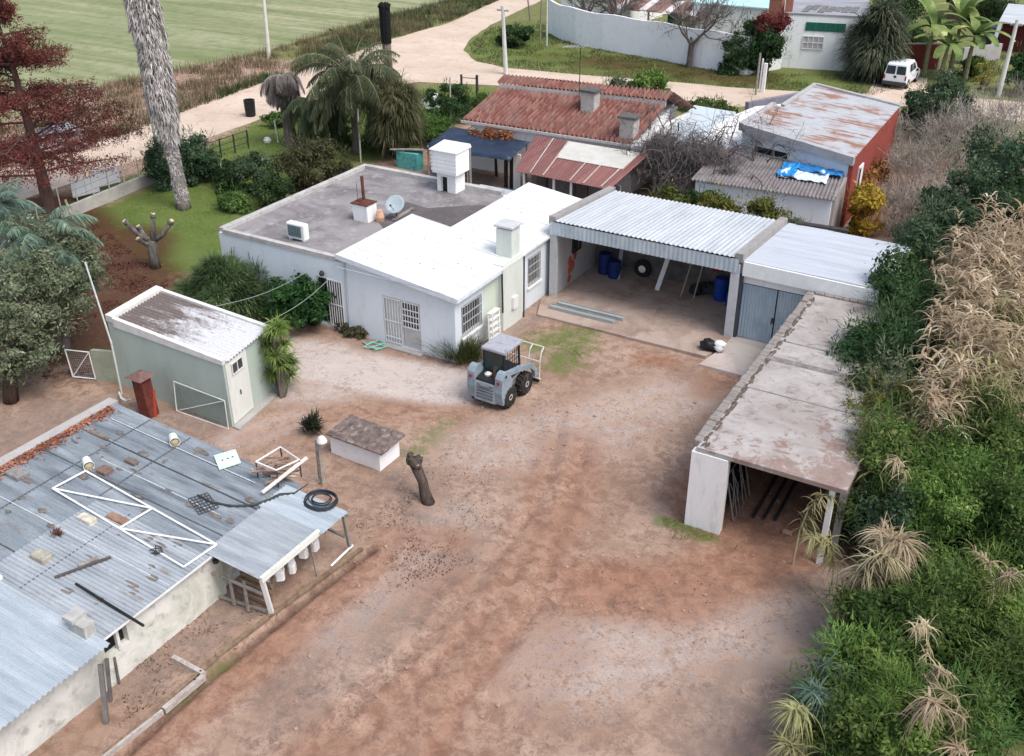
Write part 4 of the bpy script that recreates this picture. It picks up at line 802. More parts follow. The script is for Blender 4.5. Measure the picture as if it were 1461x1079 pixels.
for i in range(8):
    a = -16.05+.3*(i % 2); y = 14.75+.24*i
    j = thing('plastic_jug', f'white plastic jug hanging under the awning, {["nearest the white post", "second from the white post", "third from the white post", "fourth from the white post", "fourth from the thin prop", "third from the thin prop", "second from the thin prop", "nearest the thin prop"][i]}', 'jug', (a, y, .55+.08*(i % 3)), .7*i, 'jugs under the awning')
    MB().bbox(-.13, .13, -.1, .1, 0, .3, .05).hexa([(-.11,-.08,.3),(.11,-.08,.3),(.11,.08,.3),(-.11,.08,.3)], [(-.04,-.04,.4),(.04,-.04,.4),(.04,.04,.4),(-.04,.04,.4)]).build('body', mat((.74, .73, .72), .45, .08), j, local=True); MB().tube([(.05, 0, .36), (.12, 0, .42), (.13, 0, .28)], .02, 6).lathe([(.035, .4), (.035, .45)], n=8).build('handle', PLW, j, local=True)
pa = thing('pallet', 'slatted wooden pallet standing under the awning', 'pallet', (-16.3, 14.5, 0)); m_ = MB(); [m_.box(-.55, .55, -.05+.06*k, .0+.06*k, .1+.16*k, .21+.16*k) for k in range(4)]; m_.build('slats', mat((.25, .18, .13), .9, .2), pa, local=True); m_ = MB(); [m_.bar((x, .02, 0), (x, .3, .8), .07) for x in (-.5, 0, .5)]; m_.build('bearers', WOOD, pa, local=True)
solid('wall_lamp', MB().lathe([(.03, 0), (.08, .03), (.08, .12), (.02, .16)], (-17.12, 14.15, 1.2), 10), IRON, 'small dark lamp on the barn wall next to the awning', 'lamp')
solid('white_pipe', MB().tube([at(472, 808, .05), at(503, 778, .15)], .035, 8), PLW, 'white pipe lying by the far awning post', 'pipe')
for i, (a, b) in enumerate((((525, 786), (455, 838)), ((455, 838), (392, 884)), ((392, 885), (318, 942)), ((318, 943), (250, 1003)), ((250, 1004), (160, 1083)))):
    p, q = at(*a, .04), at(*b, .04); solid('edge_board', MB().bar(p+Vector((-.22, 0, 0)), q+Vector((-.22, 0, 0)), .12, .08), WOOD, ('dark board edging the ditch by the far awning post', 'dark board edging the ditch by the white awning post', 'dark board edging the ditch just beyond the white awning post', 'dark board edging the ditch beside the kerb corner', 'dark board edging the ditch at the bottom of the view')[i], 'board', 'boards along the ditch')
# things lying on the barn roof
gf = thing('gate_frame', 'long white tubular gate frame lying on the barn roof', 'gate', bat(165, 735)); gl = gf.location
A_, B_, C_, D_ = (bat(*p, .06) for p in ((75, 697), (122, 672), (309, 777), (262, 809))); M1, M2 = A_.lerp(D_, .53), B_.lerp(C_, .53)
for p, q in ((A_, B_), (B_, C_), (C_, D_), (D_, A_), (M1, M2), (A_, M2), (M1, C_)): MB().tube([p, q], .03, 6).build('tube', IRONW, gf)
for (px, py), an, lb in (((125, 661), -.5, 'white bucket lying on the barn roof at the end of the gate frame'), ((248, 627), -.6, 'pale bucket lying on the barn roof toward the green shed')):
    bu = thing('plastic_bucket', lb, 'bucket', bat(px, py, .16), an, 'buckets on the barn roof'); MB().lathe([(.12, -.2), (.145, .2), (.155, .2), (.155, .17), (.135, .17), (.11, -.17)], n=18, axis='x').build('shell', PLW, bu, local=True); MB().blob((.2, 0, -.02), (.03, .11, .11), 3, .4).build('dirt', mat((.40, .33, .2), .9, .3), bu, local=True)
for (px, py), s, c, lb in (((25, 678), (.28, .2, .1), (.25, .23, .22), 'flat grey brown block on the left edge of the barn roof'), ((150, 674), (.2, .16, .1), (.2, .13, .11), 'brown brick on the barn roof beside the gate frame bucket'), ((125, 744), (.26, .13, .12), (.55, .50, .42), 'cream block on the barn roof against the long gate frame side'), ((168, 742), (.34, .12, .06), (.30, .18, .13), 'reddish tile inside the lying gate frame'), ((60, 797), (.26, .16, .12), (.36, .33, .27), 'tan block near the front bay roof'), ((140, 622), (.42, .07, .06), (.20, .17, .14), 'short dark lath on the barn roof below the leaf drift'), ((188, 660), (.22, .1, .06), (.18, .14, .12), 'small broken tile on the barn roof behind the buckets')):
    p = bat(px, py); solid('roof_block', MB().bbox(p.x-s[0], p.x+s[0], p.y-s[1], p.y+s[1], p.z+.0, p.z+s[2]+.03, .025), mat(c, .9, .3, 6), lb, 'block')
def stick(a, b, w, h, m, name, label, cat): p, q = bat(*a, .06), bat(*b, .06); solid(name, MB().bar(p, q, w, h), m, label, cat)
stick((78, 824), (158, 795), .07, .05, mat((.10, .09, .085), .9, .3), 'roof_lath', 'thin dark lath lying across the lower barn roof sheet', 'lath'); stick((112, 808), (140, 796), .12, .06, WOODG, 'roof_lath', 'short pale board beside the thin dark lath on the barn roof', 'lath')
stick((108, 833), (205, 893), .05, .05, BLACKP, 'iron_bar', 'black iron bar jutting over the barn roof edge above the window', 'bar')
solid('wall_stub', MB().box(-17.9, -17.3, 10.25, 10.55, 1.3, 2.0).box(-17.95, -17.6, 10.2, 10.6, 2.0, 2.12), stained((.46, .45, .43), (.33, .32, .3), (.2, .2, .2), 2.5, .8), 'broken whitewashed masonry stub at the step between the barn roofs', 'masonry')
p = bat(82, 762, .02); npmesh('dried_bunch', *blades(np.tile(np.array(p), (160, 1))+np.random.default_rng(1).normal(0, .05, (160, 3)), np.random.default_rng(2).normal(0, 1, (160, 3))+np.array([0, 0, .3]), np.full(160, .22), np.full(160, .025), np.random.default_rng(3), .5, 2), leafmat((.09, .03, .03), (.16, .06, .05)), label='dry dark red bunch of stems on the barn roof', cat='dried plant')
p = bat(225, 790, .02); solid('twisted_wire', MB().tube([p+Vector((math.sin(i*1.9)*.16, math.cos(i*1.3)*.14, .02+.012*i)) for i in range(14)], .014, 5), IRON, 'twisted scrap of dark wire by the gate frame on the roof', 'wire')
gp = thing('spotted_board', 'pale green plastic panel with dark spots on the barn roof', 'panel', bat(324, 656)); pc = [bat(*q, .04) for q in ((305, 651), (336, 642), (344, 661), (313, 671))]; MB().hexa(pc, [v+Vector((0, 0, .03)) for v in pc]).build('board', mat((.56, .70, .58), .5, .08), gp)
m_ = MB(); [m_.lathe([(.03, .031), (.03, .036)], pc[0].lerp(pc[2], .5)+(pc[1]-pc[0])*k+Vector((0, .02*j, 0)), 8) for j, k in enumerate((-.22, 0, .2))]; m_.build('spots', DARK, gp)
rk = thing('wire_rack', 'rusty wire rack lying flat on the barn roof near the cable', 'rack', bat(282, 716)); m_ = MB()
rc = [bat(*q, .04) for q in ((268, 712), (296, 703), (312, 724), (284, 734))]
for i in range(7): m_.bar(rc[0].lerp(rc[1], i/6), rc[3].lerp(rc[2], i/6), .014); m_.bar(rc[0].lerp(rc[3], i/6), rc[1].lerp(rc[2], i/6), .014)
m_.build('wires', IRON, rk)
solid('roof_cable', MB().tube([bat(*q, .05) for q in ((282, 706), (300, 716), (330, 722), (362, 721), (385, 713), (400, 706), (420, 704), (440, 690))], [.022, .03, .032, .03, .045, .05, .03, .012], 7), mat((.045, .05, .052), .7, .3), 'black cable snaking across the barn roof to the crate', 'cable')
hc = bat(458, 716, .05); m_ = MB()
for k, (r, ox, oy) in enumerate(((.46, 0, 0), (.42, .03, -.02), (.44, -.02, .03), (.27, .03, 0), (.25, 0, .02), (.38, .04, .03))):
    m_.tube([hc+Vector((ox+r*math.cos(t)*1.05, oy+r*math.sin(t)*.95, .03+.02*k+.01*math.sin(3*t))) for t in np.linspace(0, 2*PI, 30)], .02, 6, cap=False)
solid('hose_coil', m_, mat((.028, .034, .045), .45, .2), 'coil of black hose lying on the far awning sheet', 'hose')
cg = thing('scrap_crate', 'white tube framed crate of firewood at the barn roof end', 'crate', bat(404, 698)); o = cg.location
tp = [at(*q, BZ+.62) for q in ((365, 659), (400, 638), (427, 656), (394, 671))]; bt = [Vector((v.x, v.y, bz(v.x)+.02)) for v in tp]
m_ = MB(); m_.tube(tp+tp[:1], .028, 6); m_.build('top_frame', IRONW, cg)
for k in range(4): MB().tube([tp[k], bt[k]], .02, 6).build('leg', IRON, cg)
m_ = MB(); rng = np.random.default_rng(12); ce = sum(bt, Vector())/4
for i in range(26):
    a = ce+Vector((rng.uniform(-.35, .35), rng.uniform(-.35, .35), .05+.012*i)); d = Vector((rng.normal(.5, .3), rng.normal(.6, .3), 0)).normalized()*.36; m_.tube([a-d, a+d], rng.uniform(.02, .045), 6)
m_.build('firewood', mat((.26, .18, .14), .9, .3, 6, (.5, .42, .36), .6, 2), cg)
solid('long_board', MB().bar(at(374, 703, BZ+.15), at(438, 653, BZ+.6), .1, .05), mat((.70, .64, .56), .8, .15), 'long pale board leaning along the front of the firewood crate', 'board')
# posts and kerb by the barn wall
for i, (a, b, l) in enumerate((((152, 1032), (143, 948), 'grey post leaning on the barn wall nearest the front bay'), ((158, 1000), (152, 940), 'grey post leaning on the barn wall behind another'), ((170, 975), (163, 938), 'thin dark stake by the barn wall'))):
    p = at(*a); q = at(*b, 1.25-.25*i); solid('timber_post', MB().bar(p, q, .11-.03*i, .09-.02*i), mat((.135, .125, .12), .9, .3), l, 'post', 'posts leaning at the barn wall')
KB = stained((.46, .42, .39), (.33, .27, .24), (.22, .14, .11), 4, .9)
kb = thing('brick_kerb', 'low whitewashed brick kerb turning a corner beside the barn', 'kerb', at(290, 963)); 
for a, b, w in (((247, 939), (291, 963), .12), ((291, 966), (234, 1014), .13), ((232, 1016), (145, 1085), .07)): MB().bar(at(*a, .03), at(*b, .03), w, .16).build('kerb_run', KB, kb)
m_ = MB(); [m_.lathe([(.03, .111), (.03, .114)], at(*p), 8) for p in ((287, 962), (284, 968), (279, 974))]; m_.build('brick_holes', DARK, kb)
# ================================================================ YARD THINGS
wb = thing('tiled_box', 'low white masonry box with weathered tile lid in the yard', 'masonry box', (-18, 21.6, 0), R(-1.5))
MB().box(-1.02, 1.0, -.5, .53, -.1, .72).build('masonry', stained((.82, .82, .82), (.76, .75, .74), (.55, .50, .46), 1, .55, .8), wb, local=True)
m_ = MB(); rng = np.random.default_rng(5); x = -1.12
while x < 1.12:
    w = rng.uniform(.07, .1); y = -.6
    while y < .62: l = rng.uniform(.35, .55); y1 = min(.66, y+l); z = .73+(y+.6)*.06; m_.hexa([(x,y,z),(x+w,y,z),(x+w,y1,z),(x,y1,z)], [(x+.015,y,z+.05),(x+w-.015,y,z+.05),(x+w-.015,y1,z+.08),(x+.015,y1,z+.08)]); y = y1
    x += w+.004
m_.build('tile_lid', mat((.17, .13, .115), .9, .5, 3.5, (.30, .255, .235), .58, 5), wb, local=True)
lp = thing('lamp_post', 'weathered timber post carrying a white lamp shade beside the tiled box', 'lamp post', at(460, 692)); MB().bar((0, 0, -.1), (-.05, .05, 1.55), .1).bar((-.2, .12, .1), (-.18, .14, 1.55), .06).build('post', WOODG, lp, local=True); MB().tube([(-.05, .05, 1.4), (.05, .1, 1.6)], .02, 6).build('bracket', IRON, lp, local=True); MB().lathe([(.17, 1.58), (.16, 1.63), (.10, 1.74), (.05, 1.77), (.02, 1.77)], (.08, .1, 0), 14).build('lamp_shade', mat((.66, .65, .62), .6, .08), lp, local=True)
sp = thing('tree_stump', 'leaning pollarded dark tree stump in the middle of the yard', 'tree stump', at(612, 717)); d = at(590, 655, 1.35)-sp.location
m_ = MB(); m_.tube([(0, 0, -.1), d*.25+Vector((-.02, 0, 0)), d*.5+Vector((.05, 0, 0)), d*.8, d*1.02], [.21, .165, .15, .165, .2], 14)
for i in range(9): m_.blob(d*(.86+.018*i)+Vector((math.sin(i*2.2)*.15, math.cos(i*2.2)*.15, .03)), (.12, .12, .12), i, .5, 2, 10, 7)
def bark(c1, c2, sc=6, st=(1, 1, .25)):
    t = NT('bark'); v = t.coord(st); n1 = t.noise(v, sc, 7, .7, .6); n2 = t.noise(v, sc*5, 4); c = t.mix(t.ramp(n1, [(.35, 0), (.65, 1)]), c1, c2); t.bump(t.math('ADD', n1, t.math('MULTIPLY', n2, .4)), .9, .06); return t.fin(c, .95, 0, .1)
m_.build('trunk', bark((.05, .038, .032), (.135, .105, .09)), sp, local=True, smooth=True); m_ = MB(); [m_.lathe([(.05, 0), (.045, .012)], d*(.86+.018*i)+Vector((math.sin(i*2.2)*.21, math.cos(i*2.2)*.21, .1)), 8) for i in (1, 3, 6)]; m_.build('cut_wood', mat((.42, .34, .26), .9, .2), sp, local=True)
# ---------------------------------------------------------------- skid steer loader
L = thing('skid_steer_loader', 'small pale grey skid steer loader parked in the yard, rear toward the camera', 'loader', (-16.15, 26.1, 0), R(-2))
LG = stained((.26, .32, .37), (.20, .24, .275), (.15, .125, .105), 2.2, .85, .55); LD = mat((.022, .024, .027), .6, .3, 5); TY = mat((.03, .028, .027), .9, .35, 8, (.12, .085, .065), .6, 4)
b_ = MB().bbox(-.44, .44, .1, 1.75, .22, .85, .04).build('chassis', mat((.20, .20, .20), .7, .25, 4, (.16, .11, .085), .6, 3), L, local=True)
prof = [(0.02, .30), (.5, .28), (.62, .6), (.66, 1.0), (.52, 1.34), (.30, 1.52), (.12, 1.5), (-.02, 1.32), (-.06, .8)]
for s in (-1, 1):
    x0, x1 = (.43, .72) if s > 0 else (-.72, -.43); MB().slab(prof, x0, x1).build('rear_upright', LG, L, local=True)
    m_ = MB(); ln = [((.3, 1.42), (.2, 1.3)), ((1.35, 1.22), (1.3, 1.06)), ((2.1, 1.02), (2.0, .86)), ((2.45, .62), (2.28, .62)), ((2.45, .35), (2.3, .35))]
    for (t0, c0), (t1, c1) in zip(ln[:-1], ln[1:]):
        xa, xb = (.50, .66) if s > 0 else (-.66, -.50); m_.hexa([(xa,c0[0],c0[1]),(xb,c0[0],c0[1]),(xb,c1[0],c1[1]),(xa,c1[0],c1[1])], [(xa,t0[0],t0[1]),(xb,t0[0],t0[1]),(xb,t1[0],t1[1]),(xa,t1[0],t1[1])])
    m_.build('lift_arm', LG, L, local=True); MB().tube([(s*.58, .6, .85), (s*.58, 1.5, 1.05)], .035, 8).build('lift_cylinder', mat((.5, .5, .5), .3, .1, metal=.7), L, local=True)
    MB().lathe([(.05, 0), (.05, .02)], (s*.725, .22, 1.36), 10, 'x').build('pivot_pin', BLACKP, L, local=True)
    for y in (.52, 1.62):
        w = MB(); xo = s*.60; w.lathe([(.22, -.14), (.36, -.15), (.41, -.1), (.41, .1), (.36, .15), (.22, .14)], (xo, y, .41), 24, 'x')
        for k in range(16):
            t = 2*PI*k/16; c, q = math.cos(t), math.sin(t); w.bar((xo-.12, y+.42*c, .41+.42*q), (xo+.12, y+.42*math.cos(t+.2), .41+.42*math.sin(t+.2)), .035, .05)
        wo = w.build('wheel', TY, L, local=True); MB().lathe([(.03, .135*s), (.1, .145*s), (.2, .12*s), (.22, .1*s), (.21, -.1*s)], (xo, y, .41), 16, 'x').build('rim', mat((.42, .42, .40), .6, .25), wo, local=True)
rd = MB().hexa([(-.42,-.05,.3),(.42,-.05,.3),(.42,.1,.3),(-.42,.1,.3)], [(-.42,.0,1.02),(.42,.0,1.02),(.42,.14,1.02),(-.42,.14,1.02)]).build('rear_door', mat((.34, .38, .41), .5, .15), L, local=True)
for i in range(5): MB().box(-.34, .34, -.075+.012*i, -.02+.012*i, .42+.115*i, .47+.115*i).build('louvre', mat((.13, .15, .165), .6, .2), rd, local=True)
MB().hexa([(-.42,.02,1.02),(.42,.02,1.02),(.42,.62,1.02),(-.42,.62,1.02)], [(-.40,.05,1.10),(.40,.05,1.10),(.40,.62,1.2),(-.40,.62,1.2)]).build('engine_hood', LD, L, local=True); MB().tube([(.2, .3, 1.1), (.2, .3, 1.42)], .045, 8).build('exhaust', RUST, L, local=True); MB().lathe([(.11, 1.12), (.13, 1.2), (.05, 1.26)], (-.1, .35, 0), 12).build('air_cleaner', mat((.6, .6, .58), .6, .1), L, local=True)
cb = MB()
for x in (-.43, .39):
    for y0, y1 in ((.58, .60), (1.62, 1.55)): cb.bar((x+.02, y0, .85), (x+.02, y1, 2.0), .06)
    cb.bar((x+.02, .58, 1.2), (x+.02, 1.6, 1.2), .05); cb.bar((x+.02, .6, 1.97), (x+.02, 1.6, 1.97), .05)
cb = cb.bar((-.41, .6, 1.97), (.41, .6, 1.97), .05).bar((-.41, .58, 1.2), (.41, .58, 1.2), .05).build('cab_frame', LD, L, local=True)
MB().bbox(-.49, .49, .5, 1.74, 2.0, 2.1, .03).build('cab_roof', mat((.36, .36, .40), .55, .15, 3, (.25, .25, .28), .58, 3), L, local=True)
MB().box(-.38, .38, .57, .59, 1.22, 1.95).build('rear_window', mat((.025, .04, .04), .15, .2, spec=.6), L, local=True)
for x in (-.425, .41):
    m_ = MB(); [m_.bar((x, .68+.15*i, 1.22), (x, .68+.15*i, 1.95), .014) for i in range(6)]; [m_.bar((x, .6, 1.32+.16*i), (x, 1.58, 1.32+.16*i), .014) for i in range(4)]; m_.build('side_mesh', LD, L, local=True)
MB().bbox(-.25, .25, .75, 1.2, .86, 1.02, .05).hexa([(-.25,.72,1.0),(.25,.72,1.0),(.25,.82,1.0),(-.25,.82,1.0)], [(-.22,.64,1.5),(.22,.64,1.5),(.22,.74,1.5),(-.22,.74,1.5)]).build('seat', BLACKP, L, local=True)
for s in (-1, 1): MB().bbox(s*.57-.05, s*.57+.05, -.075, -.03, 1.12, 1.22, .01).build('tail_light', mat((.30, .03, .02), .3, .1), L, local=True); MB().tube([(s*.40, .45, 1.15), (s*.46, .8, 1.3), (s*.44, 1.2, 1.15), (s*.46, 1.9, .95), (s*.4, 2.3, .7)], .018, 6).build('hydraulic_hose', BLACKP, L, local=True)
MB().bbox(-.38, .38, 1.72, 1.95, .3, .55, .03).build('front_step', LD, L, local=True); MB().box(-.36, .36, .64, 1.5, 1.18, 1.2).build('cab_floor', BLACKP, L, local=True); MB().bbox(-.2, .2, -.1, -.04, .86, .96, .02).build('number_panel', mat((.16, .17, .18), .6, .2), rd, local=True)
ff = MB(); FR = mat((.62, .61, .56), .6, .15)
for x in (-.72, -.24, .24, .72): ff.tube([(x, 2.5, .18), (x, 2.52, .9), (x*1.0, 2.62, 1.25), (x, 2.8, 1.38)], .025, 6)
ff.tube([(-.78, 2.5, .2), (.78, 2.5, .2)], .03, 6).tube([(-.74, 2.52, .9), (.74, 2.52, .9)], .025, 6).tube([(-.72, 2.8, 1.38), (.72, 2.8, 1.38)], .025, 6).build('guard_frame', FR, L, local=True)
MB().bar((-.72, 2.46, .14), (.72, 2.46, .14), .1, .12).build('crossbar', LD, L, local=True)
for x in (-.35, .35): MB().bar((x, 2.5, .08), (x, 3.3, .05), .1, .04).build('fork', mat((.30, .24, .17), .8, .2, metal=.2), L, local=True)
# overhead wires from house to shed
for i, (a, b) in enumerate((((-25.4, 28.3, 2.55), (-26.0, 23.45, 2.7)), ((-23.95, 28.15, 2.9), (-23.6, 23.4, 2.62)))):
    p, q = Vector(a), Vector(b); solid('overhead_wire', MB().tube([p.lerp(q, t)-Vector((0, 0, .25*math.sin(PI*t))) for t in np.linspace(0, 1, 9)], .013, 5), mat((.25, .27, .25), .6, .1), ('grey wire from the house to the middle of the shed roof', 'grey wire from the house to the shed corner by the leafy plant')[i], 'wire', 'wires over the path')
solid('green_netting', MB().tube([at(x, y, .04+.03*(i % 3)) for i, (x, y) in enumerate(((518, 488), (530, 496), (548, 490), (540, 486), (524, 492), (536, 499), (551, 495), (530, 488), (520, 495), (545, 498)))], .03, 6), mat((.22, .48, .42), .7, .15), 'heap of teal netting on the pale ground by the glass door', 'netting')
# ================================================================ NEIGHBOURING HOUSES
def QM(c00, c10, c11, c01):
    c = [Vector(q) for q in (c00, c10, c11, c01)]
    return lambda u, v, h=0.0: tuple(c[0].lerp(c[1], u).lerp(c[3].lerp(c[2], u), v)+Vector((0, 0, h)))
def qsheet(mb, q, per, amp, along='y', seg=6, u0=0, u1=1, v0=0, v1=1, h=0.0, th=.012):
    t_ = MB().sheet(u0, u1, v0, v1, lambda x, y: 0, per, amp, along, th, seg); return mb.add([q(v[0], v[1], v[2]+h) for v in t_.v], t_.f)
def qslab(mb, q, u0, u1, v0, v1, h0, h1):
    c = ((u0,v0),(u1,v0),(u1,v1),(u0,v1)); return mb.hexa([q(*p, h0) for p in c], [q(*p, h1) for p in c])
def wallseg(mb, p, q, th, z0, z1, z2=None):
    p, q = Vector((p[0], p[1], 0)), Vector((q[0], q[1], 0)); n = (q-p).normalized().cross(Vector((0, 0, 1)))*th/2; z2 = z1 if z2 is None else z2
    def P(v, z): return (v.x, v.y, z)
    return mb.hexa([P(p-n,z0),P(q-n,z0),P(q+n,z0),P(p+n,z0)], [P(p-n,z1),P(q-n,z2),P(q+n,z2),P(p+n,z1)])
TILE = None
def tilemat():
    t = NT('tile'); u = t.coord(); g = t.n('ShaderNodeTexVoronoi'); g.inputs['Scale'].default_value = 1; mp = t.n('ShaderNodeMapping'); mp.inputs['Scale'].default_value = (8.4, 3.2, 1); t.l(u, mp.inputs[0]); t.l(mp.outputs[0], g.inputs['Vector'])
    n = t.noise(u, .7, 5, .7); sp = t.n('ShaderNodeSeparateColor'); t.l(g.outputs['Color'], sp.inputs[0])
    c = t.ramp(sp.outputs[0], [(0, (.145, .06, .05)), (.5, (.20, .08, .064)), (1, (.27, .14, .115))]); c = t.mix(t.math('MULTIPLY', t.ramp(n, [(.48, 0), (.7, 1)]), .65), c, (.20, .15, .135)); return t.fin(c, .85, 0, .25)
TILE = tilemat()
TH = thing('tiled_house', 'low house with red barrel tile roof and two grey chimneys', 'house', (-26, 50.5, 0))
tq = QM((-31.5, 48.8, 2.8), (-21.0, 49.2, 2.8), (-20.85, 53.2, 4.02), (-30.85, 51.9, 4.02))
m_ = MB(); qsheet(m_, tq, 1/38, .12, seg=8); m_.build('roof', TILE, TH, smooth=False)
q2 = QM((-31.05, 51.95, 4.3), (-20.85, 53.2, 4.3), (-20.75, 53.9, 4.62), (-31.0, 52.75, 4.62)); m_ = MB(); qsheet(m_, q2, 1/42, .08, seg=8); m_.build('ridge_roof', TILE, TH)
q3 = QM((-31.0, 52.78, 4.62), (-20.75, 53.93, 4.62), (-20.6, 57.5, 2.9), (-31.6, 56.6, 2.9)); m_ = MB(); qsheet(m_, q3, 1/44, .05, seg=6); m_.build('back_roof', TILE, TH)
m_ = MB(); wallseg(m_, (-30.85, 52.02), (-20.9, 53.28), .12, 3.9, 4.25); m_.build('clerestory_wall', stained((.52, .50, .48), (.40, .38, .36), (.25, .24, .23), 1.5, .7), TH)
m_ = MB(); wallseg(m_, (-31.0, 49.1), (-21.2, 49.5), .2, -.1, 2.7); wallseg(m_, (-31.0, 49.1), (-31.1, 56.4), .2, -.1, 2.75); wallseg(m_, (-21.2, 49.5), (-20.95, 57.2), .2, -.1, 2.75); m_.build('wall', WHITE, TH)
m_ = MB(); wallseg(m_, (-31.5, 48.72), (-21.0, 49.12), .06, 2.66, 2.8); m_.build('eave_board', mat((.55, .53, .50), .8, .15), TH)
for (px, py, z, w, h, lb) in ((837, 172, 3.1, .85, 1.55, 'taller square chimney'), (893, 198, 2.95, .85, 1.05, 'shorter chimney near the eave')):
    p = at(px, py, z); c_ = MB().bbox(p.x-w/2, p.x+w/2, p.y, p.y+.75, z-.2, z+h, .03).build('chimney', stained((.42, .38, .35), (.52, .49, .46), (.27, .23, .21), 1.6, .8), TH, label=lb); MB().box(p.x-w/2-.1, p.x+w/2+.1, p.y-.1, p.y+.85, z+h, z+h+.12).build('cap', mat((.11, .105, .10), .9, .3), c_)
an = thing('tv_antenna', 'thin television antenna mast on the tile roof ridge', 'antenna', at(826, 142, 4.3)); MB().tube([(0, 0, -.3), (0, 0, 2.9)], .025, 6).build('mast', IRON, an, local=True)
m_ = MB().tube([(-1.0, -.1, 2.75), (.35, .1, 2.9)], .015, 5); [m_.tube([(-.9+.2*i, -.4, 2.75+.02*i), (-.9+.2*i, .35, 2.78+.02*i)], .01, 4) for i in range(7)]; m_.build('elements', mat((.6, .6, .6), .4, .1, metal=.5), an, local=True)
LT = thing('red_lean_to', 'red sheet lean-to with pale strips below the tiled eave', 'lean-to', (-23, 46.3, 0))
lq = QM((-25.15, 43.8, 2.2), (-19.7, 43.6, 2.2), (-19.8, 48.7, 2.62), (-26.6, 48.7, 2.62)); REDS = zinc((.20, .085, .075), (.27, .12, .105), (.135, .055, .05), metal=.05, dirx=False, rough=.7)
m_ = MB(); qsheet(m_, lq, 1/40, .018); m_.build('roof', REDS, LT)
STRIP = mat((.44, .41, .38), .7, .25)
for u in (.16, .3, .58, .72, .9): m_ = MB(); qslab(m_, lq, u, u+.012, .02, .98 if u < .5 else .5, .03, .045); m_.build('clear_strip', STRIP, LT)
m_ = MB(); qslab(m_, lq, .31, .93, .5, .97, .02, .04); m_.build('pale_roof_panel', stained((.56, .55, .50), (.46, .45, .41), (.38, .36, .33), 1.3, .7), LT)
for u in (.1, .42, .6, .98): p = lq(u, .03); MB().box(p[0]-.05, p[0]+.05, p[1]-.05, p[1]+.05, -.1, p[2]-.03).build('post', IRONW, LT)
m_ = MB(); wallseg(m_, (-25.0, 45.4), (-19.8, 45.2), .12, -.1, 1.9); m_.build('back_wall', mat((.16, .165, .17), .8, .3, 3), LT); MB().box(-24.6, -24.0, 45.2, 45.3, .2, 1.9).build('window', GLASS, LT); MB().box(-22.6, -21.6, 45.1, 45.2, .9, 1.8).build('window', GLASS, LT)
TP = thing('tarp_canopy', 'dark navy tarpaulin canopy stretched over posts before the tiled house', 'canopy', (-29.3, 47, 0))
cq = QM((-31.7, 45.2, 2.15), (-26.4, 45.55, 2.2), (-26.8, 48.4, 2.3), (-32.2, 48.9, 2.3)); V_, F__ = [], []
for j in range(9):
    for i in range(15): u, v = i/14, j/8; V_.append(cq(u, v, -.14*math.sin(PI*u)*math.sin(PI*v)+.05*mnoise.noise(Vector((u*5, v*4, 1)))-(.12 if j == 0 else 0)))
for j in range(8):
    for i in range(14): a = j*15+i; F__.append((a, a+1, a+16, a+15))
cl = MB().add(V_, F__).build('tarpaulin', mat((.022, .036, .066), .55, .25, 2, (.035, .05, .08), .6, 1.5), TP, smooth=True); so_ = cl.modifiers.new('s', 'SOLIDIFY'); so_.thickness = .015
for u, v in ((.03, .05), (.5, .03), (.97, .05), (.97, .95), (.03, .95)): p = cq(u, v); MB().tube([(p[0], p[1], -.1), p], .045, 6).build('post', WOODG, TP)
solid('white_door_panel', MB().box(-27.0, -26.55, 46.9, 47.0, 0, 2.0), WHITE, 'narrow white panel standing under the navy canopy', 'panel'); solid('dark_doorway', MB().box(-27.6, -27.05, 46.92, 47.02, 0, 2.0), DARK, 'black open doorway board under the navy canopy', 'doorway')
tc = thing('teal_cabinet', 'faded teal cabinet with loose boards on top behind the flat roof', 'cabinet', at(585, 240)); MB().bbox(-.75, .75, -.3, .35, 0, 1.0, .03).build('box', mat((.10, .36, .34), .7, .25, 4, (.05, .2, .2), .6, 3), tc, local=True)
for k in range(3): MB().bar((-1.1+.5*k, -.35+.1*k, 1.06+.05*k), (.9, .3-.1*k, 1.1+.05*k), .25, .04).build('loose_board', WOODG, tc, local=True)
solid('yard_post', MB().tube([at(672, 275, .0), at(670, 210, 3.3)], .06, 8), mat((.6, .6, .57), .7, .2), 'pale upright post between the water tank and the canopy', 'post'); solid('yard_post', MB().tube([at(602, 212), at(598, 185, 1.5)], .06, 8), WOODG, 'short timber post beside the teal cabinet', 'post')
# pale annex, curved white wall, rusty house
AX = thing('pale_annex', 'flat pale blue roofed annex beside the tiled house', 'annex', (-19.8, 55, 0))
ap = [at(x, y, 2.6) for x, y in ((938, 208), (1003, 206), (1050, 160), (990, 150))]; m_ = MB().prism([(p.x, p.y) for p in ap], 2.48, 2.6); m_.build('roof', stained((.50, .56, .60), (.42, .48, .52), (.58, .62, .64), .8, .6), AX)
m_ = MB(); [wallseg(m_, ap[i][:2], ap[(i+1) % 4][:2], .16, -.1, 2.475) for i in range(4)]; m_.build('wall', WHITE, AX)
m_ = MB(); p, q = at(903, 210, 2.75), at(950, 154, 2.75); wallseg(m_, (p.x+.15, p.y), (q.x+.35, q.y), .5, 2.0, 2.85, 3.3); m_.build('party_wall', WHITE, AX); sk_ = [at(x, y, 2.65) for x, y in ((925, 203), (962, 211), (970, 198), (933, 192))]; MB().prism([(p.x, p.y) for p in sk_], 2.61, 2.68).build('skylight', GLASS, AX); m_ = MB(); [m_.bar(sk_[i]+Vector((0, 0, .05)), sk_[(i+1) % 4]+Vector((0, 0, .05)), .12) for i in range(4)]; m_.build('skylight_frame', IRONW, AX); MB().tube([at(968, 187, 2.6), at(968, 176, 3.1)], .05, 6).build('vent_pipe', IRON, AX)
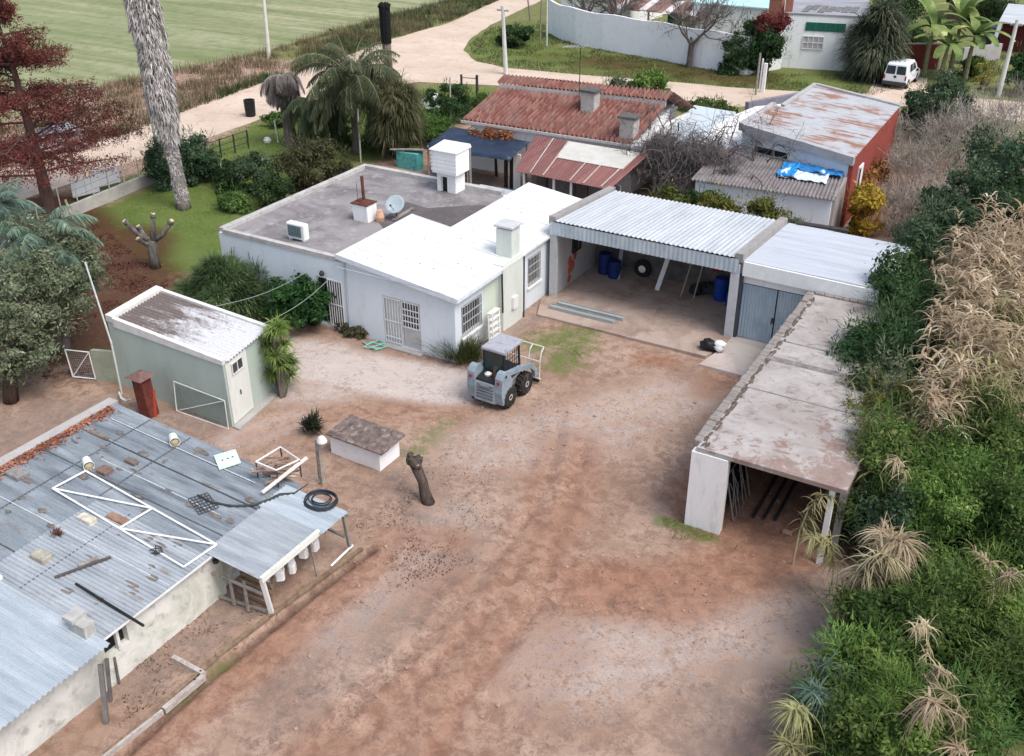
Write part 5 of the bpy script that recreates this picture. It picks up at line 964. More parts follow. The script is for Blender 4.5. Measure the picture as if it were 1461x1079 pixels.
CWp = [at(x, y, 2.7) for x, y in ((1008, 212), (1003, 196), (1016, 182), (1042, 166), (1078, 152), (1118, 148), (1104, 160), (1080, 176), (1064, 190), (1060, 212))]
solid('curved_white_wall', MB().prism([(p.x, p.y) for p in CWp], -.1, 2.7), WHITE, 'broad white curved masonry bay beside the rusty roofed house', 'masonry')
m_ = MB(); p, q = at(1066, 146, 2.3), at(1142, 132, 2.3); wallseg(m_, p[:2], q[:2], .3, -.1, 2.3); solid('slate_wall', m_, stained((.22, .21, .25), (.16, .15, .18), (.3, .25, .24), 2, .6), 'dark slate coloured boundary wall behind the rusty roof', 'wall')
RH = thing('rusty_roof_house', 'house with rust streaked sheet roof and red brick side wall', 'house', (-12.8, 56, 0))
rq = QM((-15.9, 51.7, 4.0), (-9.7, 50.1, 3.6), (-9.85, 61.2, 3.6), (-15.5, 62.4, 4.0)); RR = zinc((.43, .46, .485), (.50, .53, .555), (.36, .365, .37), (.29, .15, .10), .515, metal=.1, rough=.65)
m_ = MB(); qsheet(m_, rq, 1/46, .012, 'x', 5, 0, 1, 0, .44); qsheet(m_, rq, 1/46, .012, 'x', 5, .1, 1, .4401, 1); m_.build('roof', RR, RH)
m_ = MB(); qslab(m_, rq, -.03, .015, -.02, .45, -.3, .1); qslab(m_, rq, .06, .1, .45, 1.0, -.3, .1); qslab(m_, rq, .016, 1.0, -.025, .012, -.35, .08); qslab(m_, rq, .1, 1.0, .985, 1.01, -.3, .1); m_.build('coping', stained((.40, .40, .41), (.30, .29, .29), (.2, .19, .19), 1.4, .7), RH)
m_ = MB(); wallseg(m_, (-15.85, 51.75), (-9.85, 50.2), .2, -.1, 3.75, 3.3); wallseg(m_, (-15.8, 51.8), (-15.3, 62.3), .2, -.1, 3.75); wallseg(m_, (-15.3, 62.3), (-9.9, 61.1), .2, -.1, 3.75, 3.3); m_.build('wall', BLUEW, RH)
m_ = MB(); wallseg(m_, (-9.82, 50.1), (-9.95, 61.15), .22, -.1, 3.42); m_.build('brick_wall', stained((.27, .055, .042), (.20, .045, .035), (.30, .10, .07), 1.4, .7), RH)
w_ = MB().box(-9.74, -9.66, 51.6, 52.5, 1.5, 2.7).build('window', WHITE, RH, label='white framed opening in the red brick wall'); MB().box(-9.655, -9.645, 51.62, 51.95, 1.5, 2.6).build('opening', DARK, w_); MB().box(-14.9, -13.1, 51.05, 51.3, 2.85, 3.15).build('dark_window', DARK, RH) if False else None
p = Vector((-14.9, 51.36, 0)); m_ = MB(); m_.hexa([(-15.1,51.42,2.75),(-13.2,50.93,2.75),(-13.2,51.05,2.75),(-15.1,51.54,2.75)], [(-15.1,51.42,3.05),(-13.2,50.93,3.05),(-13.2,51.05,3.05),(-15.1,51.54,3.05)]); m_.build('dark_window', DARK, RH)
GL = thing('grey_tile_lean_to', 'lean-to with dark grey fibre tile roof and white wall', 'lean-to', (-12, 49, 0))
gq = QM((-16.8, 46.9, 2.25), (-9.75, 47.4, 2.25), (-10.1, 50.45, 2.7), (-16.9, 51.6, 2.7)); m_ = MB(); qsheet(m_, gq, 1/38, .04, seg=6, th=.03); m_.build('roof', stained((.185, .165, .165), (.26, .24, .235), (.12, .10, .10), 2, .8), GL)
m_ = MB(); wallseg(m_, (-16.6, 47.2), (-9.95, 47.7), .2, -.1, 2.18); m_.build('wall', BLUEW, GL); m_ = MB(); wallseg(m_, (-9.92, 47.8), (-10.0, 50.2), .2, -.1, 2.3, 2.6); m_.build('side_wall', stained((.33, .31, .30), (.26, .24, .23), (.2, .18, .17), 1.5, .6), GL)
bt_ = thing('blue_tarp', 'crumpled bright blue and white tarpaulin thrown on the grey tile roof', 'tarpaulin', (-11.3, 49.7, 2.6)); V_, F__ = [], []
def crumple(u0, u1, v0, v1, amp, seed, h):
    V_, F__ = [], []
    for j in range(15):
        for i in range(29): u, v = u0+(u1-u0)*i/28, v0+(v1-v0)*j/14; e = mnoise.noise(Vector((u*16, v*8, seed))); V_.append(gq(u+.02*mnoise.noise(Vector((u*9, v*9, seed+5))), v+.05*mnoise.noise(Vector((u*9, v*9, seed+9))), h+amp*(abs(e)+.3*mnoise.noise(Vector((u*40, v*20, seed))))))
    for j in range(14):
        for i in range(28): a = j*29+i; F__.append((a, a+1, a+30, a+29))
    return MB().add(V_, F__)
o_ = crumple(.56, .9, .42, .8, .22, 3, .06).build('white_side', mat((.60, .68, .74), .5, .1), bt_, smooth=True); o_.modifiers.new('s', 'SOLIDIFY').thickness = .01
o_ = crumple(.62, .99, .68, .9, .3, 8, .12).build('blue_side', mat((.03, .20, .48), .5, .25, 3), bt_, smooth=True); o_.modifiers.new('s', 'SOLIDIFY').thickness = .01
o_ = crumple(.55, .67, .4, .85, .28, 12, .12).build('blue_corner', mat((.03, .26, .62), .4, .2, 3), bt_, smooth=True); o_.modifiers.new('s', 'SOLIDIFY').thickness = .01
# ================================================================ FRONT FENCE, GARDEN THINGS
FW = thing('front_wall', 'low whitewashed front wall with thin posts and wire above', 'wall', (-44.8, 34.5, 0)); fa, fb = Vector((-44.5, 31.2, 0)), Vector((-45.1, 37.9, 0))
m_ = MB(); wallseg(m_, fa, fb, .22, -.1, .62); m_.build('masonry', stained((.52, .50, .46), (.40, .37, .34), (.30, .27, .25), 1.4, .7), FW)
for i in range(7): p = fa.lerp(fb, i/6); MB().tube([(p.x, p.y, .6), (p.x, p.y, 1.75)], .03, 6).build('post', mat((.55, .54, .44), .8, .2), FW)
for z in (.95, 1.3, 1.65): MB().tube([(fa.x, fa.y, z), (fb.x, fb.y, z)], .008, 4).build('wire', IRON, FW)
for (px, py), lb in (((125, 284), 'white board sign on the grass strip nearer the wall end'), ((155, 270), 'white board sign on the grass strip nearer the palm')):
    s_ = thing('sign_board', lb, 'board', at(px, py), R(75), 'boards behind the front wall'); MB().bbox(-.75, .75, -.03, .03, .25, 1.2, .02).build('panel', mat((.74, .76, .78), .5, .06), s_, local=True); MB().bar((-.6, .05, 0), (-.6, .05, 1.1), .05).bar((.6, .05, 0), (.6, .05, 1.1), .05).build('legs', IRON, s_, local=True); MB().bar((0, -.035, .3), (0, -.035, 1.15), .02).build('seam', mat((.45, .47, .5), .6, .1), s_, local=True)
solid('corner_post', MB().tube([at(104, 312), at(93, 285, 1.0)], .06, 7), mat((.52, .45, .33), .9, .2), 'timber post at the near end of the front wall', 'post')
gf_ = thing('garden_fence', 'dark iron fence across the front garden beside the palm', 'fence', at(330, 225)); o = gf_.location; m_ = MB(); p0, p1 = at(296, 232), at(355, 212)
for i in range(4): p = p0.lerp(p1, i/3); MB().bar(p, p+Vector((0, 0, 1.15)), .07).build('post', IRON, gf_)
for z in (.4, .75, 1.1): MB().bar(p0+Vector((0, 0, z)), p1+Vector((0, 0, z)), .035).build('rail', IRON, gf_)
for i, ((px, py), h, lb) in enumerate((((318, 264), 1.3, 'grey fence post at the near corner of the hedge'), ((398, 262), 1.3, 'pale stake in front of the brown shrub'), ((515, 232), 3.2, 'thin pale pole by the far flat roof corner'), ((643, 175), 3.0, 'thin pole before the dark round bush'))): p = at(px, py); solid('fence_post', MB().tube([p, p+Vector((.05, 0, h))], .05, 7), mat((.48, .47, .42), .85, .2), lb, 'post')
gp_ = thing('garden_gate', 'pair of dark gate posts with a crossbar at the roadside garden', 'gate', at(670, 148)); q0, q1 = at(659, 145), at(681, 148); MB().bar(q0, q0+Vector((0, 0, 1.9)), .12).build('post', IRON, gp_); MB().bar(q1, q1+Vector((0, 0, 2.0)), .14).build('post', IRON, gp_); MB().bar(q0+Vector((0, 0, 1.7)), q1+Vector((0, 0, 1.75)), .06).build('crossbar', WOODG, gp_)
go = thing('garden_ornament', 'slim white ornament with a round base on the garden lawn', 'ornament', at(395, 203)); MB().lathe([(.22, 0), (.25, .15), (.15, .3), (.02, .35)], (-.5, -.3, 0), 12).build('stone_ball', PLW, go, local=True); MB().tube([(.1, 0, 0), (0, 0, 1.4)], .05, 6).build('stem', PLW, go, local=True)
solid('white_dome', MB().lathe([(1.15, 0), (1.05, .3), (.7, .6), (.3, .75), (.02, .8)], at(620, 150, .3), 18), mat((.70, .72, .72), .5, .06), 'white domed cover in the garden before the dark bush', 'cover')
bn = thing('street_bin', 'black round litter bin at the edge of the dirt road', 'bin', at(358, 166)); MB().lathe([(.3, 0), (.34, .1), (.38, 1.1), (.40, 1.12), (.33, 1.12), (.3, .3)], n=16).build('drum', BLACKP, bn, local=True); MB().lathe([(.31, .31), (.31, .33)], n=14).build('liner', IRON, bn, local=True)
# poles
def pole(pb, pt, r0, r1, m, label, arm=None):
    b = at(*pb); X = (pt[0]-CX)/F_; z = 0.5; best = None
    for k in range(260):
        zz = .1*k; q = Vector((b.x, b.y, zz)); h_ = math.hypot(b.x, b.y); fw = b.y*C3-b.x*S3; xr = b.x*C3+b.y*S3; dn = -fw*math.sin(PITCH)-(zz-CAM_H)*math.cos(PITCH); ff_ = fw*math.cos(PITCH)-(zz-CAM_H)*math.sin(PITCH); yy = CY+F_*dn/ff_
        if yy <= pt[1]: break
    q = at(pt[0], pt[1], zz); q.z = zz
    t = thing('utility_pole', label, 'pole', b); MB().tube([(0, 0, -.2), q-b], [r0, r1], 10).build('shaft', m, t, local=True); d = q-b
    if arm: MB().bar(d*.93+Vector((-arm, 0, 0)), d*.93+Vector((arm, 0, 0)), .09).build('crossarm', WOODG, t, local=True); m_ = MB(); [m_.lathe([(.04, 0), (.07, .06), (.03, .16)], d*.93+Vector((x, 0, .05)), 8) for x in (-arm*.9, arm*.9)]; m_.build('insulators', PLW, t, local=True)
    return t
PC = mat((.56, .56, .54), .85, .12, 2)
pole((384, 83), (374, -25), .17, .11, mat((.66, .64, .58), .8, .12), 'pale tall pole standing at the field edge'); pole((722, 106), (717, 8), .19, .13, PC, 'pale concrete pole standing in front of the tiled roof ridge', .5); pole((1424, 138), (1452, 28), .18, .12, PC, 'pale leaning pole rising at the right edge of the street', .4); pole((236, 264), (204, 118), .07, .05, mat((.38, .46, .40), .7, .15), 'thin greenish pole close beside the shaggy palm trunk'); pole((780, 66), (781, -12), .09, .07, PC, 'slim white pole at the corner of the long white wall'); pole((770, 62), (773, -5), .09, .07, mat((.25, .23, .2), .9, .2), 'slim dark pole beside the slim white pole'); pole((757, 30), (752, -10), .09, .07, mat((.25, .23, .2), .9, .2), 'slim dark pole standing farther along the road bend')
solid('meter_post', MB().box(-.12, .12, -.1, .1, 0, 2.1).box(-.3, -.2, -.05, .05, 0, 2.4).add([], []), WHITE, 'white meter pillar beside the street opposite the window', 'post').location = at(1088, 132)
solid('grey_stake', MB().tube([(0, 0, 0), (0, 0, 3.0)], .08, 7), WOODG, 'grey wooden stake next to the white meter pillar', 'post').location = at(1078, 136)
# ================================================================ FAR SIDE OF THE STREET
CW = thing('compound_wall', 'long whitewashed boundary wall curving beside the grass verge', 'wall', (-36, 82, 0)); cwp = [at(*p)[:2] for p in ((784, 47), (800, 56), (822, 63), (860, 71), (930, 83), (1000, 97), (1062, 107), (1112, 98))]
m_ = MB(); rng = np.random.default_rng(4)
for a, b in zip(cwp[:-1], cwp[1:]):
    n = 5
    for k in range(n): p = Vector(a).lerp(Vector(b), k/n); q = Vector(a).lerp(Vector(b), (k+1)/n); wallseg(m_, p, q, .22, -.1, 2.95+.06*math.sin(p.x*1.3), 2.95+.06*math.sin(q.x*1.3))
m_.build('masonry', stained((.80, .81, .83), (.72, .73, .76), (.46, .44, .46), .6, .5, .8), CW)
def house(name, label, px0, px1, h, depth, roofm, wallm=None, over=.2, pitch=.0):
    p, q = Vector(at(*px0)), Vector(at(*px1)); t = thing(name, label, 'house', p, math.atan2(q.y-p.y, q.x-p.x)); L_ = (q-p).length
    m_ = MB(); wallx(m_, 0, L_, 0, .2, h); wallx(m_, 0, L_, depth-.2, depth, h+pitch); wally(m_, 0, .2, .2, depth-.2, lambda y: h+pitch*y/depth); wally(m_, L_-.2, L_, .2, depth-.2, lambda y: h+pitch*y/depth); m_.build('wall', wallm or WHITE, t, local=True)
    MB().hexa([(-over,-over,h+.002),(L_+over,-over,h+.002),(L_+over,depth+over,h+pitch),(-over,depth+over,h+pitch)], [(-over,-over,h+.12),(L_+over,-over,h+.12),(L_+over,depth+over,h+pitch+.12),(-over,depth+over,h+pitch+.12)]).build('roof', roofm, t, local=True); return t, L_
GRF = zinc((.30, .30, .33), (.40, .41, .44), (.18, .175, .19), metal=.1, rough=.7)
gh, gl_ = house('white_corner_house', 'white house with green shuttered strip window facing the street', (1110, 96), (1228, 103), 4.1, 6.5, GRF, stained((.84, .86, .86), (.78, .80, .80), (.52, .51, .49), .5, .5, .8, True), .05, .3)
g_ = MB().box(1.75, 4.75, -.05, .02, 2.95, 3.6).build('green_shutter', mat((.015, .11, .075), .6, .2), gh, local=True); m_ = MB(); [m_.box(1.73+i*.745, 1.79+i*.745, -.07, -.05, 2.95, 3.6) for i in range(5)]; m_.build('shutter_bar', mat((.05, .16, .12), .6, .1), g_, local=True)
w_ = MB().box(1.65, 3.25, -.04, .02, 1.55, 2.55).build('window', mat((.42, .40, .41), .6, .2), gh, local=True); m_ = MB(); [m_.bar((1.66+i*.395, -.06, 1.56), (1.66+i*.395, -.06, 2.54), .05) for i in range(5)]; [m_.bar((1.66, -.06, z), (3.24, -.06, z), .05) for z in (1.57, 2.05, 2.53)]; m_.build('window_bars', IRONW, w_, local=True)
MB().box(-.05, .55, .3, .9, 3.9, 5.6).build('chimney', BRICK, gh, local=True); MB().tube([(-.05, -.05, 0), (-.1, -.05, 4.2)], .06, 6).build('downpipe', IRON, gh, local=True)
m_ = MB(); rng = np.random.default_rng(3)
for i in range(7): m_.bar((1.5+.6*i, .5+rng.uniform(0, 1), 4.28), (1.9+.6*i, 2.5+rng.uniform(0, 1), 4.4), .5, .05)
m_.build('loose_sheets', mat((.17, .165, .17), .8, .4, 3), gh, local=True)
house('cyan_roof_house', 'white house with pale cyan roof behind the long white wall', (985, 52), (1112, 64), 2.9, 6, mat((.42, .60, .62), .6, .1, 1), None, .25, .3)
ch_ = thing('brick_chimney', 'square red brick chimney stack behind the red leaved bush', 'chimney', at(1100, 78)); MB().bbox(-.55, .55, -.4, .4, 0, 4.6, .03).build('stack', BRICK, ch_, local=True); MB().box(-.62, .62, -.47, .47, 4.6, 4.75).build('cap', DARK, ch_, local=True)
house('back_house', 'low white house with dim sheet roof behind the bare trees', (800, 22), (898, 36), 2.4, 6, zinc((.45, .43, .43), (.52, .5, .5), (.33, .31, .31), metal=.1), None, .2, .3)
ro = thing('brown_sheet_roof', 'patched brown and white sheet roof over the long wall', 'roof', at(930, 45)); m_ = MB(); rng = np.random.default_rng(11)
for i in range(12): x = -4+.8*i; MB().hexa([(x,-1.6+rng.uniform(-.3,.3),2.0),(x+1.0,-1.6+rng.uniform(-.3,.3),2.0),(x+1.0,2,2.5),(x,2,2.5)], [(x,-1.6,2.06+.05*(i%3)),(x+1.0,-1.5,2.06+.05*(i%3)),(x+1.0,2,2.56+.05*(i%3)),(x,2,2.56+.05*(i%3))]).build('roof_sheet', (mat((.26, .15, .13), .8, .3), mat((.62, .58, .58), .7, .15), mat((.20, .13, .11), .9, .3))[i % 3], ro, local=True)
for x in (-3.8, 0, 5): MB().box(x, x+.15, -1.3, -1.15, -.1, 2.02).build('post', WOODG, ro, local=True)
MB().box(.6, 2.0, 2.2, 2.4, 0, 3.6).build('green_door', mat((.02, .17, .10), .6, .2), ro, local=True)
for nm, lb, x, y in (('red_gate', 'dark red sheet metal yard gate behind the van', (1272, 100), (1336, 100)),):
    p, q = Vector(at(*x)), Vector(at(*y)); t = thing(nm, lb, 'gate', p, math.atan2(q.y-p.y, q.x-p.x)); L_ = (q-p).length; MB().bbox(0, L_, -.06, .06, .05, 2.0, .02).build('sheet', mat((.165, .035, .03), .7, .2, 3), t, local=True); MB().bar((0, 0, 2.05), (L_, 0, 2.05), .1).bar((L_+.05, 0, 0), (L_+.05, 0, 2.1), .14).build('rim', mat((.5, .45, .4), .8, .15), t, local=True)
m_ = MB(); wallseg(m_, at(1370, 92)[:2], at(1424, 85)[:2], .25, 0, 1.3); solid('stone_wall', m_, stained((.36, .35, .34), (.28, .27, .26), (.2, .19, .18), 1.5, .6), 'low grey wall behind the banana plant', 'wall')
rs_ = thing('red_shed', 'red walled shed with white post at the far right edge', 'shed', at(1455, 75)); MB().box(-1.8, 3, 0, 3.5, 0, 2.6).build('wall', mat((.10, .02, .018), .8, .3), rs_, local=True); MB().hexa([(-2.1,-1.0,2.4),(3.3,-1.0,2.4),(3.3,3.8,3.2),(-2.1,3.8,3.2)], [(-2.1,-1.0,2.5),(3.3,-1.0,2.5),(3.3,3.8,3.3),(-2.1,3.8,3.3)]).build('roof', zinc((.5, .52, .54), (.58, .6, .62), (.4, .42, .44), metal=.1), rs_, local=True); MB().bar((-2.2, -1.2, 0), (-1.9, -1.2, 2.5), .3, .2).build('white_post', WHITE, rs_, local=True)
house('far_brick_house', 'weathered brick house seen past the banana plant', (1350, 28), (1420, 34), 3.2, 5, zinc((.4, .4, .4), (.5, .5, .5), (.3, .28, .27), metal=.1), mat((.26, .17, .14), .9, .3, 2))
# vehicles
def taper(mb, z0=.95, k=.16): mb.v = [(x*(1-k*max(0, z-z0)/.8), y, z) for x, y, z in mb.v]; return mb
def vehicle(name, label, cat, loc, rz_, w, body, side, rear, front, wheels, wr, paint, lights):
    t = thing(name, label, cat, loc, rz_); b = taper(MB().slab(body, -w/2, w/2)).build('body', paint, t, local=True); bv = b.modifiers.new('b', 'BEVEL'); bv.width = .05; bv.segments = 3; bv.limit_method = 'ANGLE'
    for s in (-1, 1):
        for poly in side: taper(MB().slab(poly, s*w/2-.02, s*w/2+.012)).build('side_window', GLASS, t, local=True)
        MB().bbox(s*(w/2+.08)-.08, s*(w/2+.08)+.08, side[0][0][0]-.1, side[0][0][0]+.05, .95, 1.12, .03).build('mirror', BLACKP, t, local=True)
        for y in wheels:
            wo = MB().lathe([(.1, -.1), (wr*.8, -.11), (wr, -.06), (wr, .06), (wr*.8, .11), (.1, .1)], (s*(w/2-.08), y, wr), 22, 'x').build('wheel', BLACKP, t, local=True); MB().lathe([(.02, s*.115), (wr*.55, s*.12), (wr*.6, s*.08)], (s*(w/2-.08), y, wr), 14, 'x').build('rim', mat((.4, .4, .41), .4, .1, metal=.4), wo, local=True)
            m_ = MB(); m_.lathe([(wr*1.18, -.012), (wr*1.18, .012)], (s*(w/2+.0), y, wr), 22, 'x').build('wheel_arch', BLACKP, t, local=True)
    for q in rear: MB().hexa(*q).build('rear_window', GLASS, t, local=True)
    for q in front: MB().hexa(*q).build('windscreen', GLASS, t, local=True)
    for (x, y, z, sx, sz, c) in lights: MB().bbox(x-sx, x+sx, y-.03, y+.03, z-sz, z+sz, .01).build('tail_light' if c else 'headlight', mat((.35, .03, .02), .3, .1) if c else mat((.75, .75, .75), .15, .05), t, local=True)
    y0, y1 = min(p[0] for p in body), max(p[0] for p in body); BM = mat((.05, .052, .055), .7, .15)
    MB().bbox(-w/2-.02, w/2+.02, y0-.08, y0+.12, .3, .55, .04).build('rear_bumper', BM, t, local=True); MB().bbox(-w/2-.02, w/2+.02, y1-.12, y1+.08, .28, .52, .04).build('front_bumper', BM, t, local=True); return t
vb = [(0, .35), (-.02, 1.0), (.12, 1.78), (.3, 1.84), (2.2, 1.84), (2.75, 1.5), (3.1, 1.1), (3.95, .88), (4.1, .6), (4.1, .3)]
vt = vehicle('parked_van', 'white small van with twin rear windows parked at the street side', 'van', (-13.75, 80.8, .02), R(-3), 1.72, vb, [[(2.7, 1.15), (1.75, 1.15), (1.75, 1.66), (2.3, 1.66)], [(1.62, 1.15), (.95, 1.15), (.95, 1.66), (1.62, 1.66)]],
    [([(x0,.03,1.08),(x1,.03,1.08),(x1,.06,1.08),(x0,.06,1.08)], [(x0*.93,.085,1.66),(x1*.93,.085,1.66),(x1*.93,.12,1.66),(x0*.93,.12,1.66)]) for x0, x1 in ((-.72, -.06), (.06, .72))], [([(-.7,3.03,1.14),(.7,3.03,1.14),(.7,3.05,1.14),(-.7,3.05,1.14)], [(-.62,2.35,1.76),(.62,2.35,1.76),(.62,2.4,1.76),(-.62,2.4,1.76)])], (.75, 3.3), .31, mat((.74, .76, .79), .3, .04, 2), [(-.77, .0, .85, .06, .16, 1), (.77, .0, .85, .06, .16, 1), (-.6, 4.03, .72, .2, .08, 0), (.6, 4.03, .72, .2, .08, 0)])
MB().bbox(-.09, .09, -.04, .0, .82, .98, .01).build('latch_plate', BLACKP, vt, local=True)
# twin windows sit on the sloped tail: move them out to it
for c in vt.children:
    if c.name.startswith('rear_window'): c.location = (0, -.055, 0)
cbd = [(0, .35), (-.02, .85), (.25, 1.1), (.75, 1.42), (1.9, 1.46), (2.5, 1.2), (2.95, .98), (3.85, .82), (4.05, .6), (4.05, .3)]
vehicle('parked_car', 'silver hatchback parked on the dirt road behind the red cypress', 'car', (-53.9, 40.6, .02), R(153), 1.68, cbd, [[(2.75, 1.0), (1.6, 1.0), (1.6, 1.36), (2.1, 1.36)], [(1.5, 1.0), (.55, 1.0), (.85, 1.34), (1.5, 1.36)]], [([(-.62,.27,1.1),(.62,.27,1.1),(.62,.3,1.1),(-.62,.3,1.1)], [(-.56,.66,1.38),(.56,.66,1.38),(.56,.7,1.38),(-.56,.7,1.38)])], [([(-.66,2.9,1.03),(.66,2.9,1.03),(.66,2.93,1.03),(-.66,2.93,1.03)], [(-.58,2.02,1.44),(.58,2.02,1.44),(.58,2.06,1.44),(-.58,2.06,1.44)])], (.75, 3.2), .3, mat((.45, .47, .52), .3, .05, 2, metal=.4), [(-.66, .0, .8, .12, .08, 1), (.66, .0, .8, .12, .08, 1), (-.6, 3.95, .68, .2, .08, 0), (.6, 3.95, .68, .2, .08, 0)])
vehicle('parked_car', 'dark blue car parked by the red shed at the far right', 'car', tuple(at(1414, 66, .02)), R(-10), 1.68, cbd, [[(2.75, 1.0), (1.6, 1.0), (1.6, 1.36), (2.1, 1.36)], [(1.5, 1.0), (.55, 1.0), (.85, 1.34), (1.5, 1.36)]], [([(-.62,.23,1.1),(.62,.23,1.1),(.62,.27,1.1),(-.62,.27,1.1)], [(-.56,.62,1.38),(.56,.62,1.38),(.56,.66,1.38),(-.56,.66,1.38)])], [([(-.66,2.95,1.03),(.66,2.95,1.03),(.66,2.98,1.03),(-.66,2.98,1.03)], [(-.58,2.08,1.44),(.58,2.08,1.44),(.58,2.12,1.44),(-.58,2.12,1.44)])], (.75, 3.2), .3, mat((.02, .03, .06), .3, .1, 2), [(-.66, .0, .8, .12, .08, 1), (.66, .0, .8, .12, .08, 1)])
# ================================================================ PLANTS
def zat(b, py):
    """height above the point b at which the survey row py is reached"""
    fw = b[1]*C3-b[0]*S3; lo, hi = -1.0, 17.5
    for _ in range(40):
        z = (lo+hi)/2; dn = -fw*math.sin(PITCH)-(z-CAM_H)*math.cos(PITCH); ff_ = fw*math.cos(PITCH)-(z-CAM_H)*math.sin(PITCH)
        if CY+F_*dn/ff_ > py: lo = z
        else: hi = z
    return z
BK1 = bark((.085, .07, .06), (.21, .185, .165)); BK2 = bark((.05, .035, .028), (.12, .085, .07)); BKG = bark((.19, .165, .15), (.36, .33, .31), 9)
LV_DK = leafmat((.010, .030, .010), (.030, .075, .024), (.075, .135, .045)); LV_MD = leafmat((.020, .052, .012), (.06, .125, .026), (.14, .21, .055)); LV_BR = leafmat((.028, .07, .012), (.08, .16, .028), (.19, .27, .07))
LV_OL = leafmat((.075, .092, .05), (.195, .23, .135), (.38, .42, .28)); LV_BL = leafmat((.055, .105, .08), (.15, .225, .175), (.32, .40, .33)); LV_TEAL = leafmat((.016, .042, .020), (.045, .092, .044), (.11, .175, .09))
LV_RED = leafmat((.075, .014, .014), (.19, .042, .042), (.29, .095, .085), trans=.15); LV_YL = leafmat((.20, .11, .012), (.42, .25, .02), (.55, .38, .06)); LV_BW = leafmat((.05, .05, .022), (.11, .105, .05), (.19, .17, .09)); LV_PALM = leafmat((.03, .055, .026), (.085, .125, .06), (.21, .25, .14)); LV_DEAD = leafmat((.14, .12, .115), (.27, .24, .22), (.4, .37, .34)); LV_TAN = leafmat((.20, .15, .085), (.40, .32, .20), (.56, .48, .33)); LV_TANG = leafmat((.15, .15, .06), (.30, .28, .13), (.48, .43, .25)); LV_BAN = leafmat((.04, .085, .02), (.12, .18, .05), (.26, .30, .13)); LV_WEEP = leafmat((.035, .05, .02), (.085, .105, .045), (.18, .19, .1)); LV_IVY = leafmat((.03, .045, .01), (.09, .12, .022), (.22, .2, .04))
def trunked(t, h, r, m=None, lean=(0, 0), n=4, seed=0, spread=.45):
    rng = np.random.default_rng(seed); mb = MB(); top = Vector((lean[0], lean[1], h))
    mb.tube([(0, 0, -.15), top*.5+Vector(rng.normal(0, .05, 3)), top], [r*1.25, r, r*.7], 9)
    for i in range(n): a = 2*PI*i/n+rng.uniform(-.4, .4); s = top*rng.uniform(.55, 1); d = Vector((math.cos(a)*spread, math.sin(a)*spread, .6)); mb.tube([s, s+d*h*.28, s+d*h*.5+Vector((0, 0, .1))], [r*.5, r*.35, r*.15], 6)
    return mb.build('trunk', m or BK1, t, local=True, smooth=True)
def bush(name, label, loc, rad, h, leaf, n=5000, size=.08, seed=0, clumps=26, cat='shrub', group=None, asp=.5, zc=None, trunk=True, droop=0, low=-1.0):
    t = thing(name, label, cat, (loc[0], loc[1], 0), 0, group); zc = h*.47 if zc is None or zc < h*.8 else zc
    rr = rad if hasattr(rad, '__len__') else (rad, rad)
    if trunk: trunked(t, zc*.9, .03+.025*rr[0], BK2, n=4, seed=seed)
    crown('crown', (0, 0, zc), (rr[0], rr[1], h-zc), int(n*1.25), leaf, t, size, asp, clumps, seed, droop=droop, low=low, local=True)
    if n > 3000: rg = np.random.default_rng(seed+900); P, N = crown_pts((0, 0, zc), (rr[0]*1.12, rr[1]*1.12, (h-zc)*1.15), n//9, 40, rg, 1, -.2); V, Fq = blades(P, N+rg.normal(0, .5, N.shape), rg.uniform(.12, .42, len(P)), np.full(len(P), size*.55), rg, .4, 2); npmesh('sprays', V, Fq, leaf, t, local=True)
    return t
# red cypress
b = at(72, 302); t = thing('bald_cypress', 'rust red conical cypress with see-through branches by the road', 'tree', b); rng = np.random.default_rng(7); mb = MB(); top = Vector((-1.3, .2, 11.4)); mb.tube([(0, 0, -.2), (-.05, 0, 3), (-.4, .1, 7), top], [.36, .26, .15, .03], 10)
LVS, FCS, off = [], [], 0
for i in range(74):
    u = rng.random()**.85; z = 1.9+u*8.6; a = i*2.4+rng.uniform(-.5, .5); L = (1-u)**.8*5.6*rng.uniform(.7, 1.1)+.5; s = Vector((-.05-.08*max(0, z-3), 0, z)); d = Vector((math.cos(a), math.sin(a), .16)).normalized()
    pts = [s+d*L*k/5+Vector((0, 0, -.05*L*(k/5)**2*1.6)) for k in range(6)]; mb.tube(pts, [.07-.011*k for k in range(6)], 5)
    for k in range(int(11+L*12)):
        q = rng.uniform(.25, 1); f = q*5; j = min(4, int(f)); p = pts[j].lerp(pts[j+1], f-j); sd_ = Vector((-d.y, d.x, 0))*rng.normal(0, .32*L*.35)+Vector((0, 0, rng.normal(-.1, .16)))
        n = 15; C_ = np.array(p+sd_); P = C_+rng.normal(0, .15, (n, 3))*np.array([1, 1, .7]); V, Fq = leaves(P, np.tile([d.x, d.y, .3], (n, 1)), .075, .26, rng, .5); LVS.append(V); FCS.append(Fq+off); off += len(V)
        if k % 3 == 0: mb.tube([p, p+sd_*.9], [.018, .008], 3, cap=False)
mb.build('trunk', bark((.075, .045, .038), (.16, .10, .085)), t, local=True); npmesh('crown', np.concatenate(LVS), np.concatenate(FCS), LV_RED, t, local=True)
